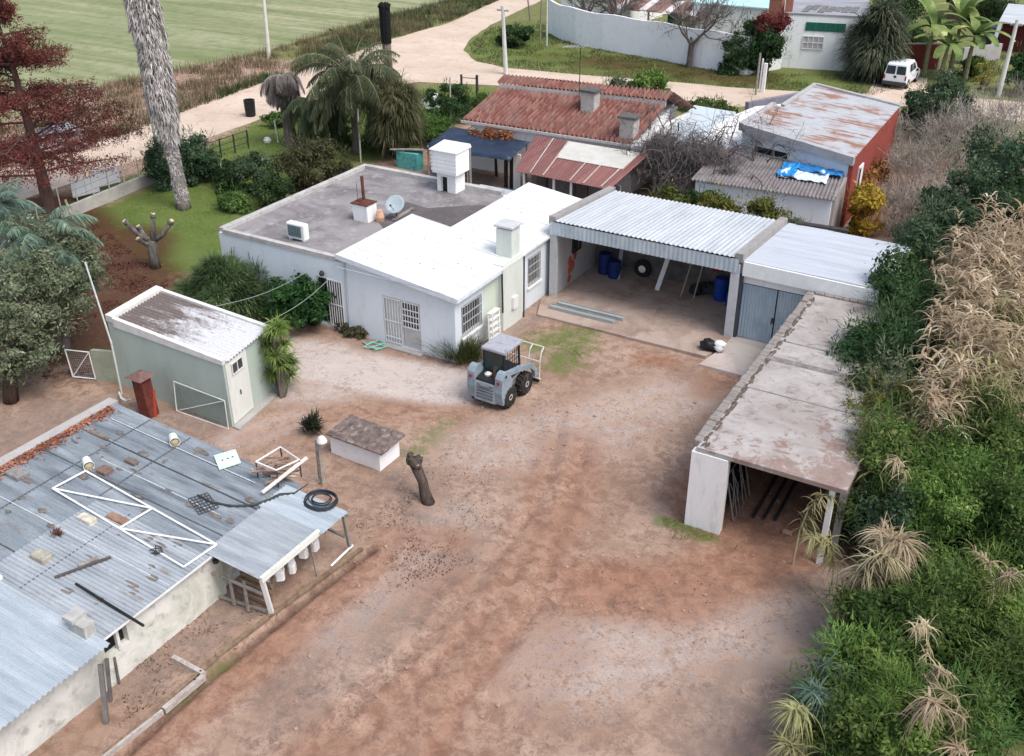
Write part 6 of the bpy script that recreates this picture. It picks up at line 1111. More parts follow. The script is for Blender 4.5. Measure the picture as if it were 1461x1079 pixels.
# tall shaggy palm
b = at(262, 297); t = thing('tall_palm', 'tall shaggy fan palm trunk with a thick skirt of dead fronds', 'palm', b); tp_ = Vector((-1.0, .3, 13.2)); rng = np.random.default_rng(2)
MB().tube([(0, 0, -.2), (0, 0, .5), tp_*.25, tp_*.5, tp_], [.44, .33, .3, .32, .34], 14).build('trunk', bark((.13, .115, .10), (.30, .27, .245), 5, (1, 1, .6)), t, local=True, smooth=True)
n = 12000; u = rng.uniform(.02, 1, n); z = u*13; a = rng.uniform(0, 2*PI, n); prof = np.interp(z, [0, 1.2, 3.2, 4.0, 4.8, 7, 10, 13], [.31, .30, .32, .48, .60, .66, .76, .85])*rng.uniform(.8, 1.06, n)*(1+.16*(vnoise(a*1.2+z*.2, z*1.1, 1.6, 77)-.4)*2)
P = np.stack([np.cos(a)*prof-1.0*u, np.sin(a)*prof+.3*u, z+.2], 1); D = np.stack([np.cos(a)*.28, np.sin(a)*.28, -np.ones(n)], 1)+rng.normal(0, .22, (n, 3)); V, Fq = blades(P, D, rng.uniform(.18, .5, n)*np.where(z < 3.4, .4, 1), np.full(n, .07)*rng.uniform(.5, 1.5, n), rng, .1, 2)
npmesh('dead_skirt', V, Fq, leafmat((.19, .17, .16), (.43, .40, .38), (.62, .59, .56), trans=.08, clump=2.5), t, local=True)
V, Fq, _ = frond_set(tp_, 22, 1.7, rng, (-.2, 1.3), 22, 1.0, .05, .3, True); npmesh('crown', V, Fq, LV_PALM, t, local=True)
# pollarded tree
b = at(222, 382); t = thing('pollarded_tree', 'pollarded bare tree with pale sawn limb ends on the lawn', 'tree', b); mb, cut = MB(), MB(); f = Vector((.05, .05, 1.35)); mb.tube([(0, 0, -.1), (0, 0, .6), f], [.27, .21, .22], 10)
for (px, py, dy) in ((184, 316, -.3), (197, 326, .1), (214, 310, .3), (242, 318, .1), (205, 340, -.4)):
    z = zat(b, py); q = at(px, py, z)-b; q.z = z; q.y += dy*.6; mid = f.lerp(q, .55)+Vector((0, 0, -.2)); mb.tube([f*.95, mid, q], [.15, .11, .10], 8); mb.blob(q, .13, int(px), .4); e = (q-mid).normalized(); cut.tube([q+e*.09, q+e*.14], [.1, .09], 9)
mb.build('trunk', bark((.06, .054, .048), (.19, .175, .155)), t, local=True, smooth=True); cut.build('cut_wood', mat((.60, .50, .36), .9, .15), t, local=True)
# blue green palm and olive coloured tree at left
def palm(name, label, bpx, ytop, n, L, leaf, seed, lean=(0, 0), tr=.22, group=None, **kw):
    b = Vector((*at(*bpx)[:2], 0)); z = zat(b, ytop); t = thing(name, label, 'palm', b, 0, group); rng = np.random.default_rng(seed); c = Vector((lean[0], lean[1], z)); mb = MB()
    mb.tube([(0, 0, -.2), c*.3, c*.7, c], [tr*1.2, tr*.9, tr, tr*1.15], 10); mb.build('trunk', BK1, t, local=True); V, Fq, paths = frond_set(c, n, L, rng, **kw); npmesh('fronds', V, Fq, leaf, t, local=True); rb = MB(); [rb.tube(list(p), np.linspace(.025, .008, len(p)), 4, cap=False) for p in paths]; rb.build('midribs', mat((.25, .28, .15), .7, .2), t, local=True); return t
palm('pindo_palm', 'blue green feather palm arching behind the olive grey tree', (92, 500), 352, 38, 2.5, LV_BL, 3, (0, .2), .25, el=(-.7, 1.25), leaflets=76, ll=.85, lw=.045, bend=.46, hang=.95)
palm('pindo_palm', 'smaller blue green feather palm at the left edge below the cypress', (20, 400), 295, 26, 2.2, LV_BL, 4, (0, 0), .22, el=(-.5, 1.3), leaflets=60, ll=.7, lw=.045, bend=.4, hang=.6)
t = thing('olive_tree', 'large olive grey leaved tree at the left edge beside the barn', 'tree', (-31.0, 18.0, 0)); trunked(t, 2.4, .22, BK2, (.3, .4), 6, 2, .6)
rng = np.random.default_rng(21); Vs, Fs, off = [], [], 0
for c, r, n in (((-.6, 1.2, 3.2), 2.0, 12000), ((.2, 2.2, 3.3), 1.7, 9000), ((-1.2, 3.0, 4.2), 1.9, 10000), ((.6, .7, 2.2), 1.3, 6500), ((-1.9, .6, 2.4), 1.6, 6000), ((-.4, 3.9, 3.6), 1.5, 7000), ((-.3, .5, 1.6), 1.3, 5000)):
    P, N = crown_pts(c, r, n, 34, rng, .9, -1); V, Fq = leaves(P, N, .07, .36, rng, .1); Vs.append(V); Fs.append(Fq+off); off += len(V)
npmesh('crown', np.concatenate(Vs), np.concatenate(Fs), LV_OL, t, local=True)
# shrubs round the house and shed
def weep(name, label, loc, rad, h, leaf, n, L, seed, w=.05, cat='shrub', zc=None, bend=.55):
    t = thing(name, label, cat, (loc[0], loc[1], 0)); rng = np.random.default_rng(seed); trunked(t, h*.55, .12, BK2, n=5, seed=seed); zc = zc or h*.42
    P, N = crown_pts((0, 0, zc), (rad*.8, rad*.8, h-zc), n, 36, rng, low=-1); V, Fq = blades(P, N*.8+np.array([0, 0, .3]), rng.uniform(.5, 1.1, n)*L, np.full(n, w), rng, bend, 3); npmesh('crown', V, Fq, leaf, t, local=True); return t
weep('weeping_shrub', 'wide weeping dark green shrub behind the green shed', (-28.9, 27.2), 2.7, 3.0, leafmat((.022, .055, .02), (.06, .125, .045), (.14, .23, .10)), 17000, .5, 5, .03); p = at(438, 468); bush('citrus_bush', 'glossy dark citrus bush against the white house wall', (p.x-.2, p.y-.1), (1.35, 1.0), 2.15, leafmat((.006, .026, .007), (.02, .065, .015), (.06, .14, .03)), 6500, .085, 6)
bush('low_shrub', 'low dusty weed bed at the foot of the house wall', at(505, 478), (.9, .35), .45, LV_BW, 900, .06, 8, trunk=False)
t = thing('leafy_yucca', 'tall leafy yucca with drooping rosettes at the green shed corner', 'shrub', at(402, 566)); rng = np.random.default_rng(4); mb = MB(); Vs, Fs, off = [], [], 0
for i in range(15):
    a = rng.uniform(0, 2*PI); z = [2.9, 2.75, 2.6, 2.3, 2.15, 2.0, 1.8, 1.6, 1.4, 1.3, 1.1, .95, .8, .6, .5][i]; q = Vector((math.cos(a)*rng.uniform(.2, .55), math.sin(a)*rng.uniform(.2, .5)+.1, z)); mb.tube([(q.x*.3, q.y*.3, 0), (q.x*.7, q.y*.7, z*.6), q], [.06, .045, .04], 6); n = 95
    D = rng.normal(0, 1, (n, 3)); D[:, 2] = np.abs(D[:, 2])*.8-.1; V, Fq = blades(np.tile(np.array(q), (n, 1)), D, rng.uniform(.4, .68, n), np.full(n, .036), rng, .5, 3); Vs.append(V); Fs.append(Fq+off); off += len(V)
mb.build('stems', BK1, t, local=True); npmesh('rosettes', np.concatenate(Vs), np.concatenate(Fs), leafmat((.04, .085, .012), (.13, .22, .04), (.32, .38, .14)), t, local=True)
t = thing('grassy_shrub', 'spiky grassy shrub at the white house corner behind the loader', 'shrub', at(658, 512)); rng = np.random.default_rng(8); n = 1900; P = np.stack([rng.normal(0, .42, n), rng.normal(0, .25, n), rng.uniform(0, .15, n)], 1); D = np.stack([P[:, 0]*.9+rng.normal(0, .3, n), P[:, 1]*.9+rng.normal(0, .3, n), np.ones(n)*1.1], 1); V, Fq = blades(P, D, rng.uniform(.4, 1.05, n), np.full(n, .022), rng, .28, 3); npmesh('blades', V, Fq, leafmat((.02, .045, .02), (.07, .11, .03), (.26, .17, .08), clump=3), t, local=True)
t = thing('dark_agave', 'small dark clump of stiff leaves behind the lamp post', 'plant', at(447, 618)); rng = np.random.default_rng(9); n = 260; P = np.stack([rng.normal(0, .1, n), rng.normal(0, .1, n), rng.uniform(.1, .5, n)], 1); D = rng.normal(0, 1, (n, 3)); D[:, 2] = np.abs(D[:, 2])+.1; V, Fq = blades(P, D, rng.uniform(.25, .5, n), np.full(n, .05), rng, .15, 3); npmesh('leaves', V, Fq, leafmat((.01, .018, .012), (.03, .045, .025)), t, local=True)
for i, (px, py, rx, ry, h, lf, n, lb) in enumerate(((238, 268, .95, .9, 2.9, LV_TEAL, 4500, 'dark bluish shrub left of the shaggy palm foot'), (284, 262, 1.2, .9, 2.6, LV_TEAL, 5000, 'dark bluish shrub right of the shaggy palm foot'), (330, 268, .9, .8, 1.3, LV_DK, 2500, 'low dark shrub by the grey fence post'), (372, 275, 1.1, 1.0, 2.0, LV_TEAL, 4500, 'dark green shrub beside the pale stake'), (395, 298, .8, .8, 1.5, LV_DK, 2600, 'dark shrub against the flat roof wall'), (335, 300, 1.0, .7, 1.0, LV_MD, 1800, 'small shrub at the back of the lawn'), (450, 268, 2.0, 1.4, 2.5, LV_BW, 8500, 'broad brownish green shrub behind the flat roof'), (470, 205, 1.6, 1.2, 1.7, LV_MD, 4500, 'mid green bush under the feather palm'), (545, 215, 1.4, 1.0, 1.6, LV_DK, 3500, 'dark bush between the palm trunks'), (612, 205, 1.4, 1.2, 1.8, LV_BR, 3800, 'yellow green bush beside the weeping palm'), (643, 172, 1.5, 1.3, 2.2, LV_DK, 5000, 'dark round bush left of the tiled house'), (590, 158, 1.2, 1.0, 1.2, LV_BR, 2200, 'bright low bush near the white dome'), (690, 160, 1.1, .7, 1.1, LV_BR, 2200, 'light green bush by the garden gate'), (400, 180, 1.0, .8, .9, LV_MD, 1500, 'small bush at the foot of the grey palm'))):
    bush('garden_shrub', lb, at(px, py), (rx*1.3, ry*1.35), h*1.12, lf, int(n*1.7), .075, 40+i, 30)
# garden palms
t = palm('dead_palm', 'grey withered palm with hanging dead fronds beside the road', (416, 208), 110, 46, 1.9, LV_DEAD, 11, (-.2, 0), .38, el=(-1.2, .7), leaflets=44, ll=.8, lw=.055, bend=.75, hang=1.0)
palm('feather_palm', 'tall feather palm with drooping green crown in the front garden', (510, 218), 115, 46, 4.1, LV_PALM, 12, (-.2, .2), .26, el=(-.6, 1.25), leaflets=80, ll=1.15, lw=.055, bend=.42, hang=1.2)
palm('feather_palm', 'lower feather palm crown left of the taller one', (455, 212), 152, 30, 2.6, LV_PALM, 13, (0, .2), .25, el=(-.7, 1.0), leaflets=64, ll=1.0, lw=.055, bend=.5, hang=1.2)
b = at(562, 208); t = thing('burnt_palm', 'bare palm trunk with charred black top in the front garden', 'palm', b); z1, z2 = zat(b, 62), zat(b, 10); MB().tube([(0, 0, -.2), (-.05, 0, z1*.5), (-.1, 0, z1)], [.32, .27, .26], 12).build('trunk', bark((.16, .13, .11), (.30, .25, .21), 5, (1, 1, 1)), t, local=True); mb = MB().tube([(-.1, 0, z1), (-.12, 0, z2)], [.30, .34], 12); [mb.blob((-.12+.2*math.cos(i), .2*math.sin(i), z2+.05), .17, i, .5) for i in range(7)]; mb.build('charred_top', mat((.012, .012, .013), .95, .4, 6), t, local=True)
weep('weeping_palm', 'rounded weeping palm below the charred trunk', at(573, 226), 1.75, 4.4, LV_WEEP, 7000, 1.25, 14, .05, 'palm', 2.7, .75)
# bare vine heap, ivy, yellow shrub
t = thing('bare_vine', 'tangled leafless vine heaped over the yard behind the garage', 'vine', at(995, 292)); mb = MB(); rng = np.random.default_rng(15)
for i in range(84): s = Vector((rng.uniform(-4.4, 3.4), rng.uniform(-1.8, 2.6), rng.uniform(1.4, 3.2))); branches(mb, s, (rng.normal(0, .7), rng.normal(0, .5), .9), 1.5, .035, 2, rng, .85, -.12, 3, 4, .75, .35, 4, .009)
for x in (-2.6, -.6, 1.6): mb.tube([(x, .5, -.1), (x+.2, .4, 2.0)], .07, 6)
mb.build('stems', bark((.085, .07, .068), (.19, .17, .165), 12), t, local=True)
n = 15000; P, N = crown_pts((-.5, .4, 1.9), (4.3, 2.3, 1.5), n, 30, rng); V, Fq = blades(P, rng.normal(0, 1, (n, 3)), rng.uniform(.3, .9, n), np.full(n, .02), rng, .5, 3); npmesh('twigs', V, Fq, leafmat((.06, .05, .048), (.14, .12, .115), (.25, .225, .215), trans=.0), t, local=True)
for i, (x, y, rx, h, lf, lb) in enumerate(((-16.6, 43.6, 1.2, 2.9, LV_IVY, 'yellow green bush behind the open garage nearer the red lean-to'), (-14.2, 43.9, 1.5, 3.1, LV_IVY, 'yellow green bush behind the middle of the open garage'), (-12.2, 44.0, 1.3, 3.4, leafmat((.04, .055, .012), (.12, .14, .03), (.26, .21, .05)), 'olive leafed bush behind the garage divider wall'), (-15.3, 45.2, 1.2, 2.7, LV_DK, 'dark bush under the bare vine'), (-10.6, 43.8, .7, 2.4, LV_OL, 'grey leaved bush by the grey tile lean-to'))): bush('wall_bush', lb, (x, y), (rx, .9), h, lf, 4200, .085, 60+i, 22)
p = at(1226, 338); bush('yellow_shrub', 'golden yellow leaved shrub behind the closed garage', p, (1.05, .9), 2.6, LV_YL, 4200, .085, 70, 24); bush('red_creeper', 'rusty leaved creeper climbing the red brick wall', (-9.5, 55.5), (.35, 3.0), 2.6, leafmat((.10, .03, .015), (.24, .09, .03), (.42, .24, .06)), 2400, .075, 71, 30, 'creeper'); bush('red_creeper', 'orange leaved creeper under the tiled eave', tuple(at(708, 195, 2.3)), (1.8, .3), 2.75, leafmat((.12, .05, .02), (.30, .13, .05), (.45, .26, .1)), 1800, .07, 72, 30, 'creeper', zc=2.35)
# bare shrubs at right
BT = bark((.27, .24, .215), (.46, .42, .38), 10); specs = ((1262, 210, 3.4, 'bare tan shrub next to the red brick wall'), (1300, 250, 3.6, 'bare tan shrub in the thicket behind the yellow leaves'), (1350, 215, 4.2, 'tall bare shrub in front of the dark street tree'), (1398, 200, 4.4, 'tall pale bare shrub right of the dark street tree'), (1440, 175, 4.5, 'bare shrub at the right edge of the street'), (1270, 300, 2.6, 'low bare shrub beside the yellow leaves'), (1330, 300, 3.0, 'low bare shrub near the dark hedge'))
for i, (px, py, h, lb) in enumerate(specs):
    t = thing('bare_shrub', lb, 'shrub', at(px, py+30), 0, 'bare shrubs behind the garages'); mb = MB(); rng = np.random.default_rng(80+i)
    for k in range(10): branches(mb, Vector((rng.normal(0, .5), rng.normal(0, .5), 0)), (rng.normal(0, .55), rng.normal(0, .55), 1), h*.42, .045, 3, rng, .6, .12, 3, 4, .7, .16, 3, .012)
    mb.build('branches', BT, t, local=True)
    n = 1700; P, N = crown_pts((0, 0, h*.45), (h*.55, h*.5, h*.42), n, 26, rng); V, Fq = blades(P, N+rng.normal(0, .6, (n, 3)), rng.uniform(.3, .9, n), np.full(n, .015), rng, .25, 2); npmesh('twigs', V, Fq, leafmat((.15, .125, .10), (.30, .26, .215), (.42, .37, .31), trans=0), t, local=True)
n = 2600; rng = np.random.default_rng(99); Q = scatter(pl([(1215, 250), (1290, 170), (1420, 165), (1440, 250), (1330, 330), (1240, 335)]), n, rng); V, Fq = blades(np.stack([Q[:, 0], Q[:, 1], np.zeros(n)], 1), rng.normal(0, 1, (n, 3))+np.array([0, 0, .7]), rng.uniform(.5, 1.4, n), np.full(n, .02), rng, .35, 3); npmesh('dry_scrub', V, Fq, leafmat((.07, .055, .042), (.16, .13, .10), (.14, .15, .05)), label='dry brown scrub covering the ground behind the garages', cat='undergrowth', kind='stuff')
bush('street_tree', 'dense dark green round tree beside the street near the van', at(1335, 200), (2.0, 1.8), 4.2, LV_TEAL, 11000, .09, 90, 34, 'tree'); bush('hedge_tree', 'dark shrub at the corner below the red brick wall end', at(1300, 185), (1.1, 1.0), 2.6, LV_DK, 3500, .09, 91, 24)
bush('yellow_sapling', 'small yellow leaved sapling on the verge before the right pole', at(1400, 128), (.7, .6), 2.3, leafmat((.2, .17, .03), (.42, .34, .07)), 700, .08, 92, 16)
# far side plants
def bare_tree(label, bp, h, seed, r=.22, kids=4): b = at(*bp); t = thing('bare_tree', label, 'tree', b, 0, 'bare winter trees by the long wall'); rng = np.random.default_rng(seed); mb = MB(); mb.tube([(0, 0, -.2), (.05, 0, h*.28)], [r*1.2, r], 9); [branches(mb, (.05, 0, h*.27), (math.cos(a)*.7, math.sin(a)*.7, .9), h*.36, r*.6, 4, rng, .55, .12, 4, 5, .74, .16, 3, .014) for a in np.linspace(.3, 6, kids)]; mb.build('branches', bark((.075, .062, .055), (.19, .165, .15), 8), t, local=True); return t
bare_tree('bare winter tree with a dark trunk before the long white wall', (983, 96), 6.2, 1); bare_tree('wide bare winter tree rising behind the long white wall', (878, 50), 5.2, 2, .26, 5); bare_tree('bare winter tree left behind the bend of the white wall', (835, 42), 4.6, 3, .2, 4)
bush('roadside_bush', 'dark dome shaped bush on the grass at the road bend', at(736, 66), (1.9, 1.4), 1.7, LV_DK, 6500, .11, 100, 30); bush('red_leaved_bush', 'dark ivy covered bush topped with red leaves by the brick chimney', at(1080, 106), (2.6, 1.6), 4.2, LV_DK, 11000, .11, 101, 30); t = bush('red_leaved_bush', 'red leaf crown above the ivy bush beside the brick chimney', tuple(at(1094, 108)), (1.7, 1.2), 4.9, leafmat((.10, .02, .018), (.24, .055, .045)), 3200, .1, 102, 18, zc=4.0); bush('ivy_clump', 'dark ivy hanging over the white wall left of the red leaved bush', at(1038, 106), (1.4, .7), 3.0, LV_DK, 3000, .1, 103, 16, zc=2.2)
for i, (px, py, r, h, lf, lb) in enumerate(((930, 140, 1.1, 2.0, LV_BR, 'bright green bush beyond the tile roof ridge'), (880, 138, .9, 1.2, LV_OL, 'smaller pale bush beyond the tile roof ridge'), (1010, 164, 1.6, .7, LV_MD, 'low green hedge behind the pale annex'), (1385, 108, .9, 1.3, LV_MD, 'green bush before the low grey wall'), (1410, 40, 2.2, 3.0, LV_DK, 'dark bush between the banana and the red shed'), (1300, 88, 1.8, 2.8, LV_DK, 'dark bush behind the red gate'), (1275, 40, 2.4, 4.2, LV_DK, 'dark tree behind the banana plant'), (1375, 30, 2.0, 3.6, LV_DK, 'dark tree behind the banana leaves toward the brick house'), (1458, 135, 1.4, 2.8, LV_DK, 'dark bush at the right edge below the leaning pole'))): bush('street_bush', lb, at(px, py), r*1.25, h*1.1, lf, 5000, .11, 110+i, 26)
weep('giant_reed_clump', 'tall hanging clump of long grey green leaves beside the white corner house', at(1243, 112), 2.3, 6.4, leafmat((.04, .05, .03), (.10, .115, .07), (.2, .2, .14)), 9500, 1.7, 120, .08, 'shrub', 2.6, .7)
t = thing('banana_plant', 'banana plant with wide arching pale green leaves behind the van', 'plant', at(1348, 112)); rng = np.random.default_rng(6); mb = MB(); Vs, Fs, off = [], [], 0
for (x, y, h, n) in ((-1.6, 0, 3.6, 13), (1.4, .4, 3.3, 12), (.1, 1.4, 4.2, 10), (-.2, -.8, 2.6, 8)):
    mb.tube([(x, y, -.1), (x, y, h*.6), (x+.1, y, h)], [.2, .16, .09], 8)
    for i in range(n):
        a = 2.4*i+rng.uniform(-.4, .4); e = rng.uniform(.35, 1.25); L = rng.uniform(2.2, 3.3); d = np.array([math.cos(a)*math.cos(e), math.sin(a)*math.cos(e), math.sin(e)]); q = np.array([x+.1, y, h]); row = []
        for k in range(9):
            S = np.cross(d, [0, 0, 1]); S = S/(np.linalg.norm(S)+1e-6); w = .38*math.sin(PI*min(1, (k+.6)/9.2))**.6; row += [q-S*w+np.array([0, 0, -.16*w]), q, q+S*w+np.array([0, 0, -.16*w])]; q = q+d*L/8; d = d+np.array([0, 0, -.2]); d = d/np.linalg.norm(d)
        Vs.append(np.array(row)); base = off; Fs += [[(base+3*k, base+3*k+1, base+3*k+4, base+3*k+3), (base+3*k+1, base+3*k+2, base+3*k+5, base+3*k+4)] for k in range(8)]; off += len(row)
mb.build('stems', mat((.22, .21, .12), .8, .3, 4), t, local=True); npmesh('leaves', np.concatenate(Vs), np.concatenate([np.array(f) for f in Fs]), LV_BAN, t, local=True, smooth=True)
# ---------------------------------------------------------------- right hand thicket
for i, (px, py, z, r, h, lf, n, lb) in enumerate((
    (1262, 492, 2.9, 1.6, 4.3, LV_DK, 13000, 'dark glossy tree leaning over the low shed roof nearer the pier'), (1292, 418, 3.0, 1.5, 4.5, LV_DK, 12000, 'dark glossy tree over the closed garage corner'), (1325, 345, 2.8, 1.45, 4.4, LV_TEAL, 11000, 'dark bluish hedge tree behind the closed garage end'), (1378, 285, 2.8, 1.8, 4.4, LV_TEAL, 12000, 'dark bluish hedge tree in the middle of the slope'), (1432, 228, 2.8, 2.1, 4.6, LV_TEAL, 12000, 'dark bluish hedge tree at the top of the slope'), (1450, 290, 2.4, 1.3, 3.6, LV_DK, 4500, 'dark hedge tree at the right edge behind the canes'), (1238, 545, 2.5, 1.0, 3.6, LV_DK, 8000, 'dark bush touching the low shed roof edge'))): bush('hedge_tree', lb, at(px, py, z), r, h, lf, n, .085, 130+i, 36, 'tree', asp=.45, zc=z)
for i, (px, py, z, r, h, lf, n, lb) in enumerate((
    (1305, 640, 2.4, 1.6, 3.9, LV_MD, 12000, 'leafy green bush just right of the low shed roof'), (1415, 620, 2.4, 1.5, 3.8, LV_MD, 12000, 'leafy green bush below the tan canes'), (1350, 715, 2.1, 1.6, 3.6, LV_BR, 12000, 'bright green bush in the middle of the thicket'), (1440, 730, 2.2, 1.3, 3.5, LV_MD, 11000, 'green bush at the right edge by mid thicket'), (1275, 740, 1.6, .95, 2.8, LV_TEAL, 7000, 'bluish green bush beside the low shed opening'), (1305, 880, 1.6, 1.4, 3.0, LV_MD, 12000, 'green bush with a pale tuft on its crown'), (1400, 870, 1.7, 1.3, 3.0, LV_BR, 12000, 'bright green bush behind the pale tuft bush'), (1450, 960, 1.6, 1.1, 2.8, LV_MD, 9000, 'green bush at the lower right edge'), (1275, 1030, 1.2, 1.05, 2.4, LV_BR, 12000, 'bright yellow green bush at the bottom of the thicket'), (1370, 1040, 1.3, 1.1, 2.5, LV_MD, 11000, 'green bush at the bottom right corner'), (1235, 655, 2.3, .8, 3.4, LV_TANG, 5500, 'sparse olive bush by the low shed roof corner'), (1245, 905, 1.0, .5, 1.9, LV_DK, 3500, 'small dark bush at the yard side of the thicket'))): bush('thicket_bush', lb, at(px, py, z), r, h, lf, int(n*1.4), .05, 150+i, 44, 'bush', asp=.55, zc=z)
for i, (x, y, r, h, lf, n, lb) in enumerate(((-4.1, 35.0, 1.5, 4.3, LV_DK, 12000, 'dark bush lying over the far right corner of the low shed roof'), (-3.9, 33.2, 1.5, 4.2, LV_DK, 12000, 'dark bush spilling over the low shed roof beyond the joint'), (-3.9, 31.4, 1.5, 4.1, LV_DK, 12000, 'dark bush spilling over the middle of the low shed roof'), (-3.5, 29.7, 1.35, 3.9, LV_OL, 10000, 'grey green bush at the middle right of the low shed roof'), (-3.3, 28.0, 1.3, 3.8, LV_IVY, 10000, 'olive bush at the right of the low shed roof'), (-3.0, 26.3, 1.25, 3.7, LV_MD, 10000, 'green bush at the right of the low shed roof near its open end'), (-2.8, 25.1, 1.0, 3.5, LV_MD, 8000, 'green bush against the right post of the low shed'), (-1.9, 20.6, 1.0, 2.2, LV_MD, 9000, 'low green bush where the yard meets the thicket'), (-1.7, 18.6, 1.1, 2.3, LV_BR, 10000, 'low bright bush at the bottom edge of the yard'), (-1.5, 17.1, 1.1, 2.2, LV_MD, 9000, 'low green bush at the lower corner of the yard'))): bush('bank_bush', lb, (x, y), r, h, lf, n, .06, 300+i, 40, 'bush')
rng = np.random.default_rng(200)
def mass(name, poly, n_cl, per, zr, kr, leaf, size, seed, label):
    rng = np.random.default_rng(seed); Q = scatter(poly, n_cl, rng); Vs, Fs, off = [], [], 0
    for x, y in Q:
        P, N = crown_pts((x, y, rng.uniform(*zr)), rng.uniform(*kr), per, 7, rng, .8, -1); V, Fq = leaves(P, N, size, .5, rng); Vs.append(V); Fs.append(Fq+off); off += len(V)
    npmesh(name, np.concatenate(Vs), np.concatenate(Fs), leaf, label=label, cat='undergrowth', kind='stuff')
mass('thicket_understory', pl([(1255, 800), (1225, 880), (1235, 960), (1180, 1050), (1200, 1110), (1560, 1110), (1560, 640), (1330, 650), (1290, 740)]), 80, 1100, (.2, 1.5), (.4, .9), LV_MD, .05, 205, 'dense green understory filling the thicket below the bushes')
mass('slope_understory', pl([(1240, 620), (1300, 700), (1500, 680), (1560, 480), (1560, 380), (1400, 400), (1320, 480)]), 60, 700, (.3, 2.0), (.5, 1.0), LV_DK, .075, 206, 'dark green understory between the canes on the slope')
def canes(name, poly, n, h, leaf, seed, label, nl=15, L=(.45, .95)):
    rng = np.random.default_rng(seed); K_ = scatter(poly, max(6, n//11), rng); Q = K_[rng.integers(0, len(K_), n)]+rng.normal(0, .24, (n, 2)); H_ = rng.uniform(*h, n); ln = rng.normal(0, .35, (n, 2)); st = MB()
    Vs, Fs, off = [], [], 0; P0 = np.stack([Q[:, 0], Q[:, 1], np.zeros(n)], 1); T = P0+np.stack([ln[:, 0], ln[:, 1], H_], 1)
    V, Fq = blades(P0, T-P0, H_, np.full(n, .03), rng, .02, 3); Vs.append(V); Fs.append(Fq); off = len(V)
    idx = np.repeat(np.arange(n), nl); u = 1-rng.random(len(idx))**1.6*.7; P = P0[idx]+(T-P0)[idx]*u[:, None]; a = rng.uniform(0, 2*PI, len(idx)); D = np.stack([np.cos(a), np.sin(a), rng.uniform(.1, .9, len(idx))], 1); V, Fq = blades(P, D, rng.uniform(*L, len(idx)), np.full(len(idx), .055)*rng.uniform(.5, 1.5, len(idx)), rng, .6, 3); Vs.append(V); Fs.append(Fq+off)
    return npmesh(name, np.concatenate(Vs), np.concatenate(Fs), leaf, label=label, cat='reeds', kind='stuff')
cz = lambda pts, z: [tuple(at(x, y, z)[:2]) for x, y in pts]
canes('giant_canes', cz([(1370, 330), (1420, 285), (1500, 270), (1500, 430), (1440, 530), (1370, 570), (1320, 590), (1335, 480)], 3.6), 620, (2.6, 4.8), leafmat((.16, .125, .065), (.40, .33, .20), (.62, .56, .41), clump=.9), 201, 'tall tan and grey giant canes on the slope above the low shed', 17)
canes('green_canes', cz([(1380, 400), (1470, 340), (1500, 560), (1400, 640), (1330, 600)], 3.4), 260, (2.6, 4.2), LV_TANG, 202, 'greener canes among the tan ones')
canes('edge_canes', cz([(1215, 560), (1300, 600), (1270, 690), (1225, 680)], 2.6), 120, (2.0, 3.1), LV_TANG, 203, 'olive cane clump hanging over the low shed roof corner', 15)
# drooping cane tufts
def tuft(label, px, py, z, n, L, leaf, seed, w=.042, bend=.5, el=.5):
    p = at(px, py, z); rng = np.random.default_rng(seed); an = rng.uniform(0, 2*PI); sd_ = np.array([math.cos(an), math.sin(an), 0]); le = rng.uniform(.35, .8)
    t = thing('cane_tuft', label, 'cane', (p.x-sd_[0]*le, p.y-sd_[1]*le, 0), 0, 'pale cane tufts in the thicket'); ctl = [Vector(sd_*le*q)+Vector((0, 0, zz*z)) for q, zz in ((0, -.05), (.06, .5), (.3, .82), (.7, .97), (1.25, .98))]
    MB().tube(ctl, [.03, .025, .02, .014, .006], 6).build('stalk', mat((.45, .40, .28), .8, .2), t, local=True)
    u = 1+rng.random(n)*2.99; i0 = np.minimum(u.astype(int), 3); fr = (u-i0)[:, None]; CT = np.array([list(c) for c in ctl]); P = CT[i0]*(1-fr)+CT[np.minimum(i0+1, 4)]*fr+rng.normal(0, .02, (n, 3))
    a = rng.uniform(0, 2*PI, n); D = np.stack([np.cos(a), np.sin(a), rng.uniform(-.3, el*1.6, n)], 1)*.75+sd_*rng.uniform(.1, 1.0, (n, 1)); V, Fq = blades(P, D, rng.uniform(.35, 1.1, n)*L, np.full(n, w)*rng.uniform(.6, 1.5, n), rng, bend, 4); npmesh('leaves', V, Fq, leaf, t, local=True)
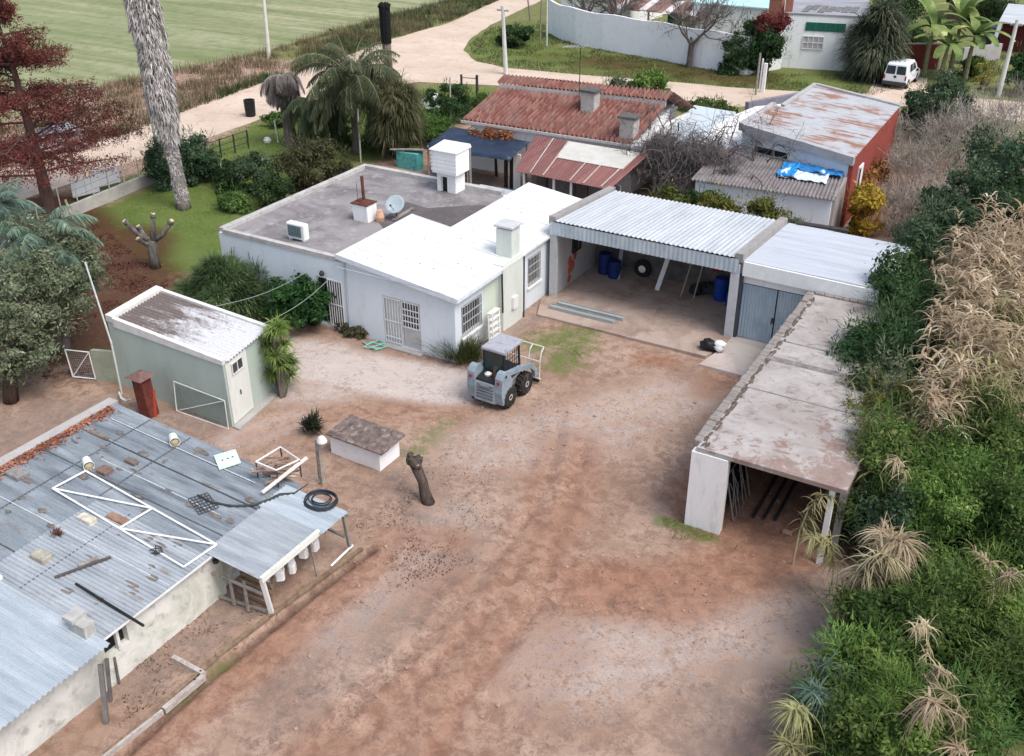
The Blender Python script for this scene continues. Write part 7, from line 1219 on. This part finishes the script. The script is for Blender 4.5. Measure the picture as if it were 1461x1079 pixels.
for i, a in enumerate((('big straw plume hanging by the low shed post', 1285, 770, 3.1, 260, .95, LV_TAN), ('second straw plume beside the big hanging one', 1262, 760, 2.8, 200, .9, LV_TAN), ('tan plume over the shed roof corner', 1240, 600, 3.3, 160, .8, LV_TAN), ('pale broad leaved cane near the bright bottom bush', 1335, 1000, 2.9, 70, .8, LV_TAN), ('grey green cane clump hanging at the yard corner', 1160, 985, 2.0, 170, .8, LV_BL), ('straw coloured tuft above the green bushes right of the low shed', 1278, 655, 3.5, 60, .6, LV_TAN), ('pale tuft crowning the green bush in the lower thicket', 1312, 890, 3.0, 46, .5, LV_TAN), ('large pale drooping cane with a long leaf in the lower thicket', 1352, 985, 2.8, 40, .9, LV_TANG), ('green and straw cane tuft at the bottom edge of the thicket', 1135, 1010, 1.9, 110, .85, LV_TANG), ('green arching cane beside the yard edge', 1190, 955, 1.9, 50, .8, LV_BL), ('bushy dry cane hanging at the low shed opening, upper one', 1265, 790, 2.9, 150, 1.05, LV_TAN), ('bushy dry cane hanging left of the larger dry one', 1235, 815, 2.2, 110, .9, LV_TAN), ('feathery olive cane reaching over the low shed floor', 1165, 765, 1.9, 110, .75, LV_TANG), ('olive cane spray below the low shed roof corner', 1180, 705, 2.4, 90, .6, LV_TANG), ('pale cane at the right edge of the thicket', 1440, 815, 3.0, 40, .8, LV_TAN), ('dry cane in the bottom right thicket', 1370, 1065, 2.4, 50, .7, LV_TAN), ('small pale tuft between the lower bushes', 1345, 955, 2.7, 40, .5, LV_TAN), ('straw cane at the foot of the thicket', 1125, 1062, 1.4, 140, .7, LV_TANG), ('pale cane tuft above the bright middle bush', 1400, 790, 3.2, 45, .6, LV_TAN))): tuft(a[0], a[1], a[2], a[3], int(a[4]*1.5), a[5], a[6], 220+i)
tufts('thicket_undergrowth', [pl([(1200, 700), (1240, 760), (1225, 900), (1190, 1000), (1120, 1079), (1180, 1110), (1300, 1000), (1320, 760)]), [(-3.3, 24), (-3.2, 36), (1, 36), (1, 24)]], [6000, 5000], (.2, .8), .03, leafmat((.03, .05, .018), (.09, .11, .04), (.25, .2, .11)), 240, 'mixed dry and green undergrowth below the thicket', 'undergrowth', .5, .6)
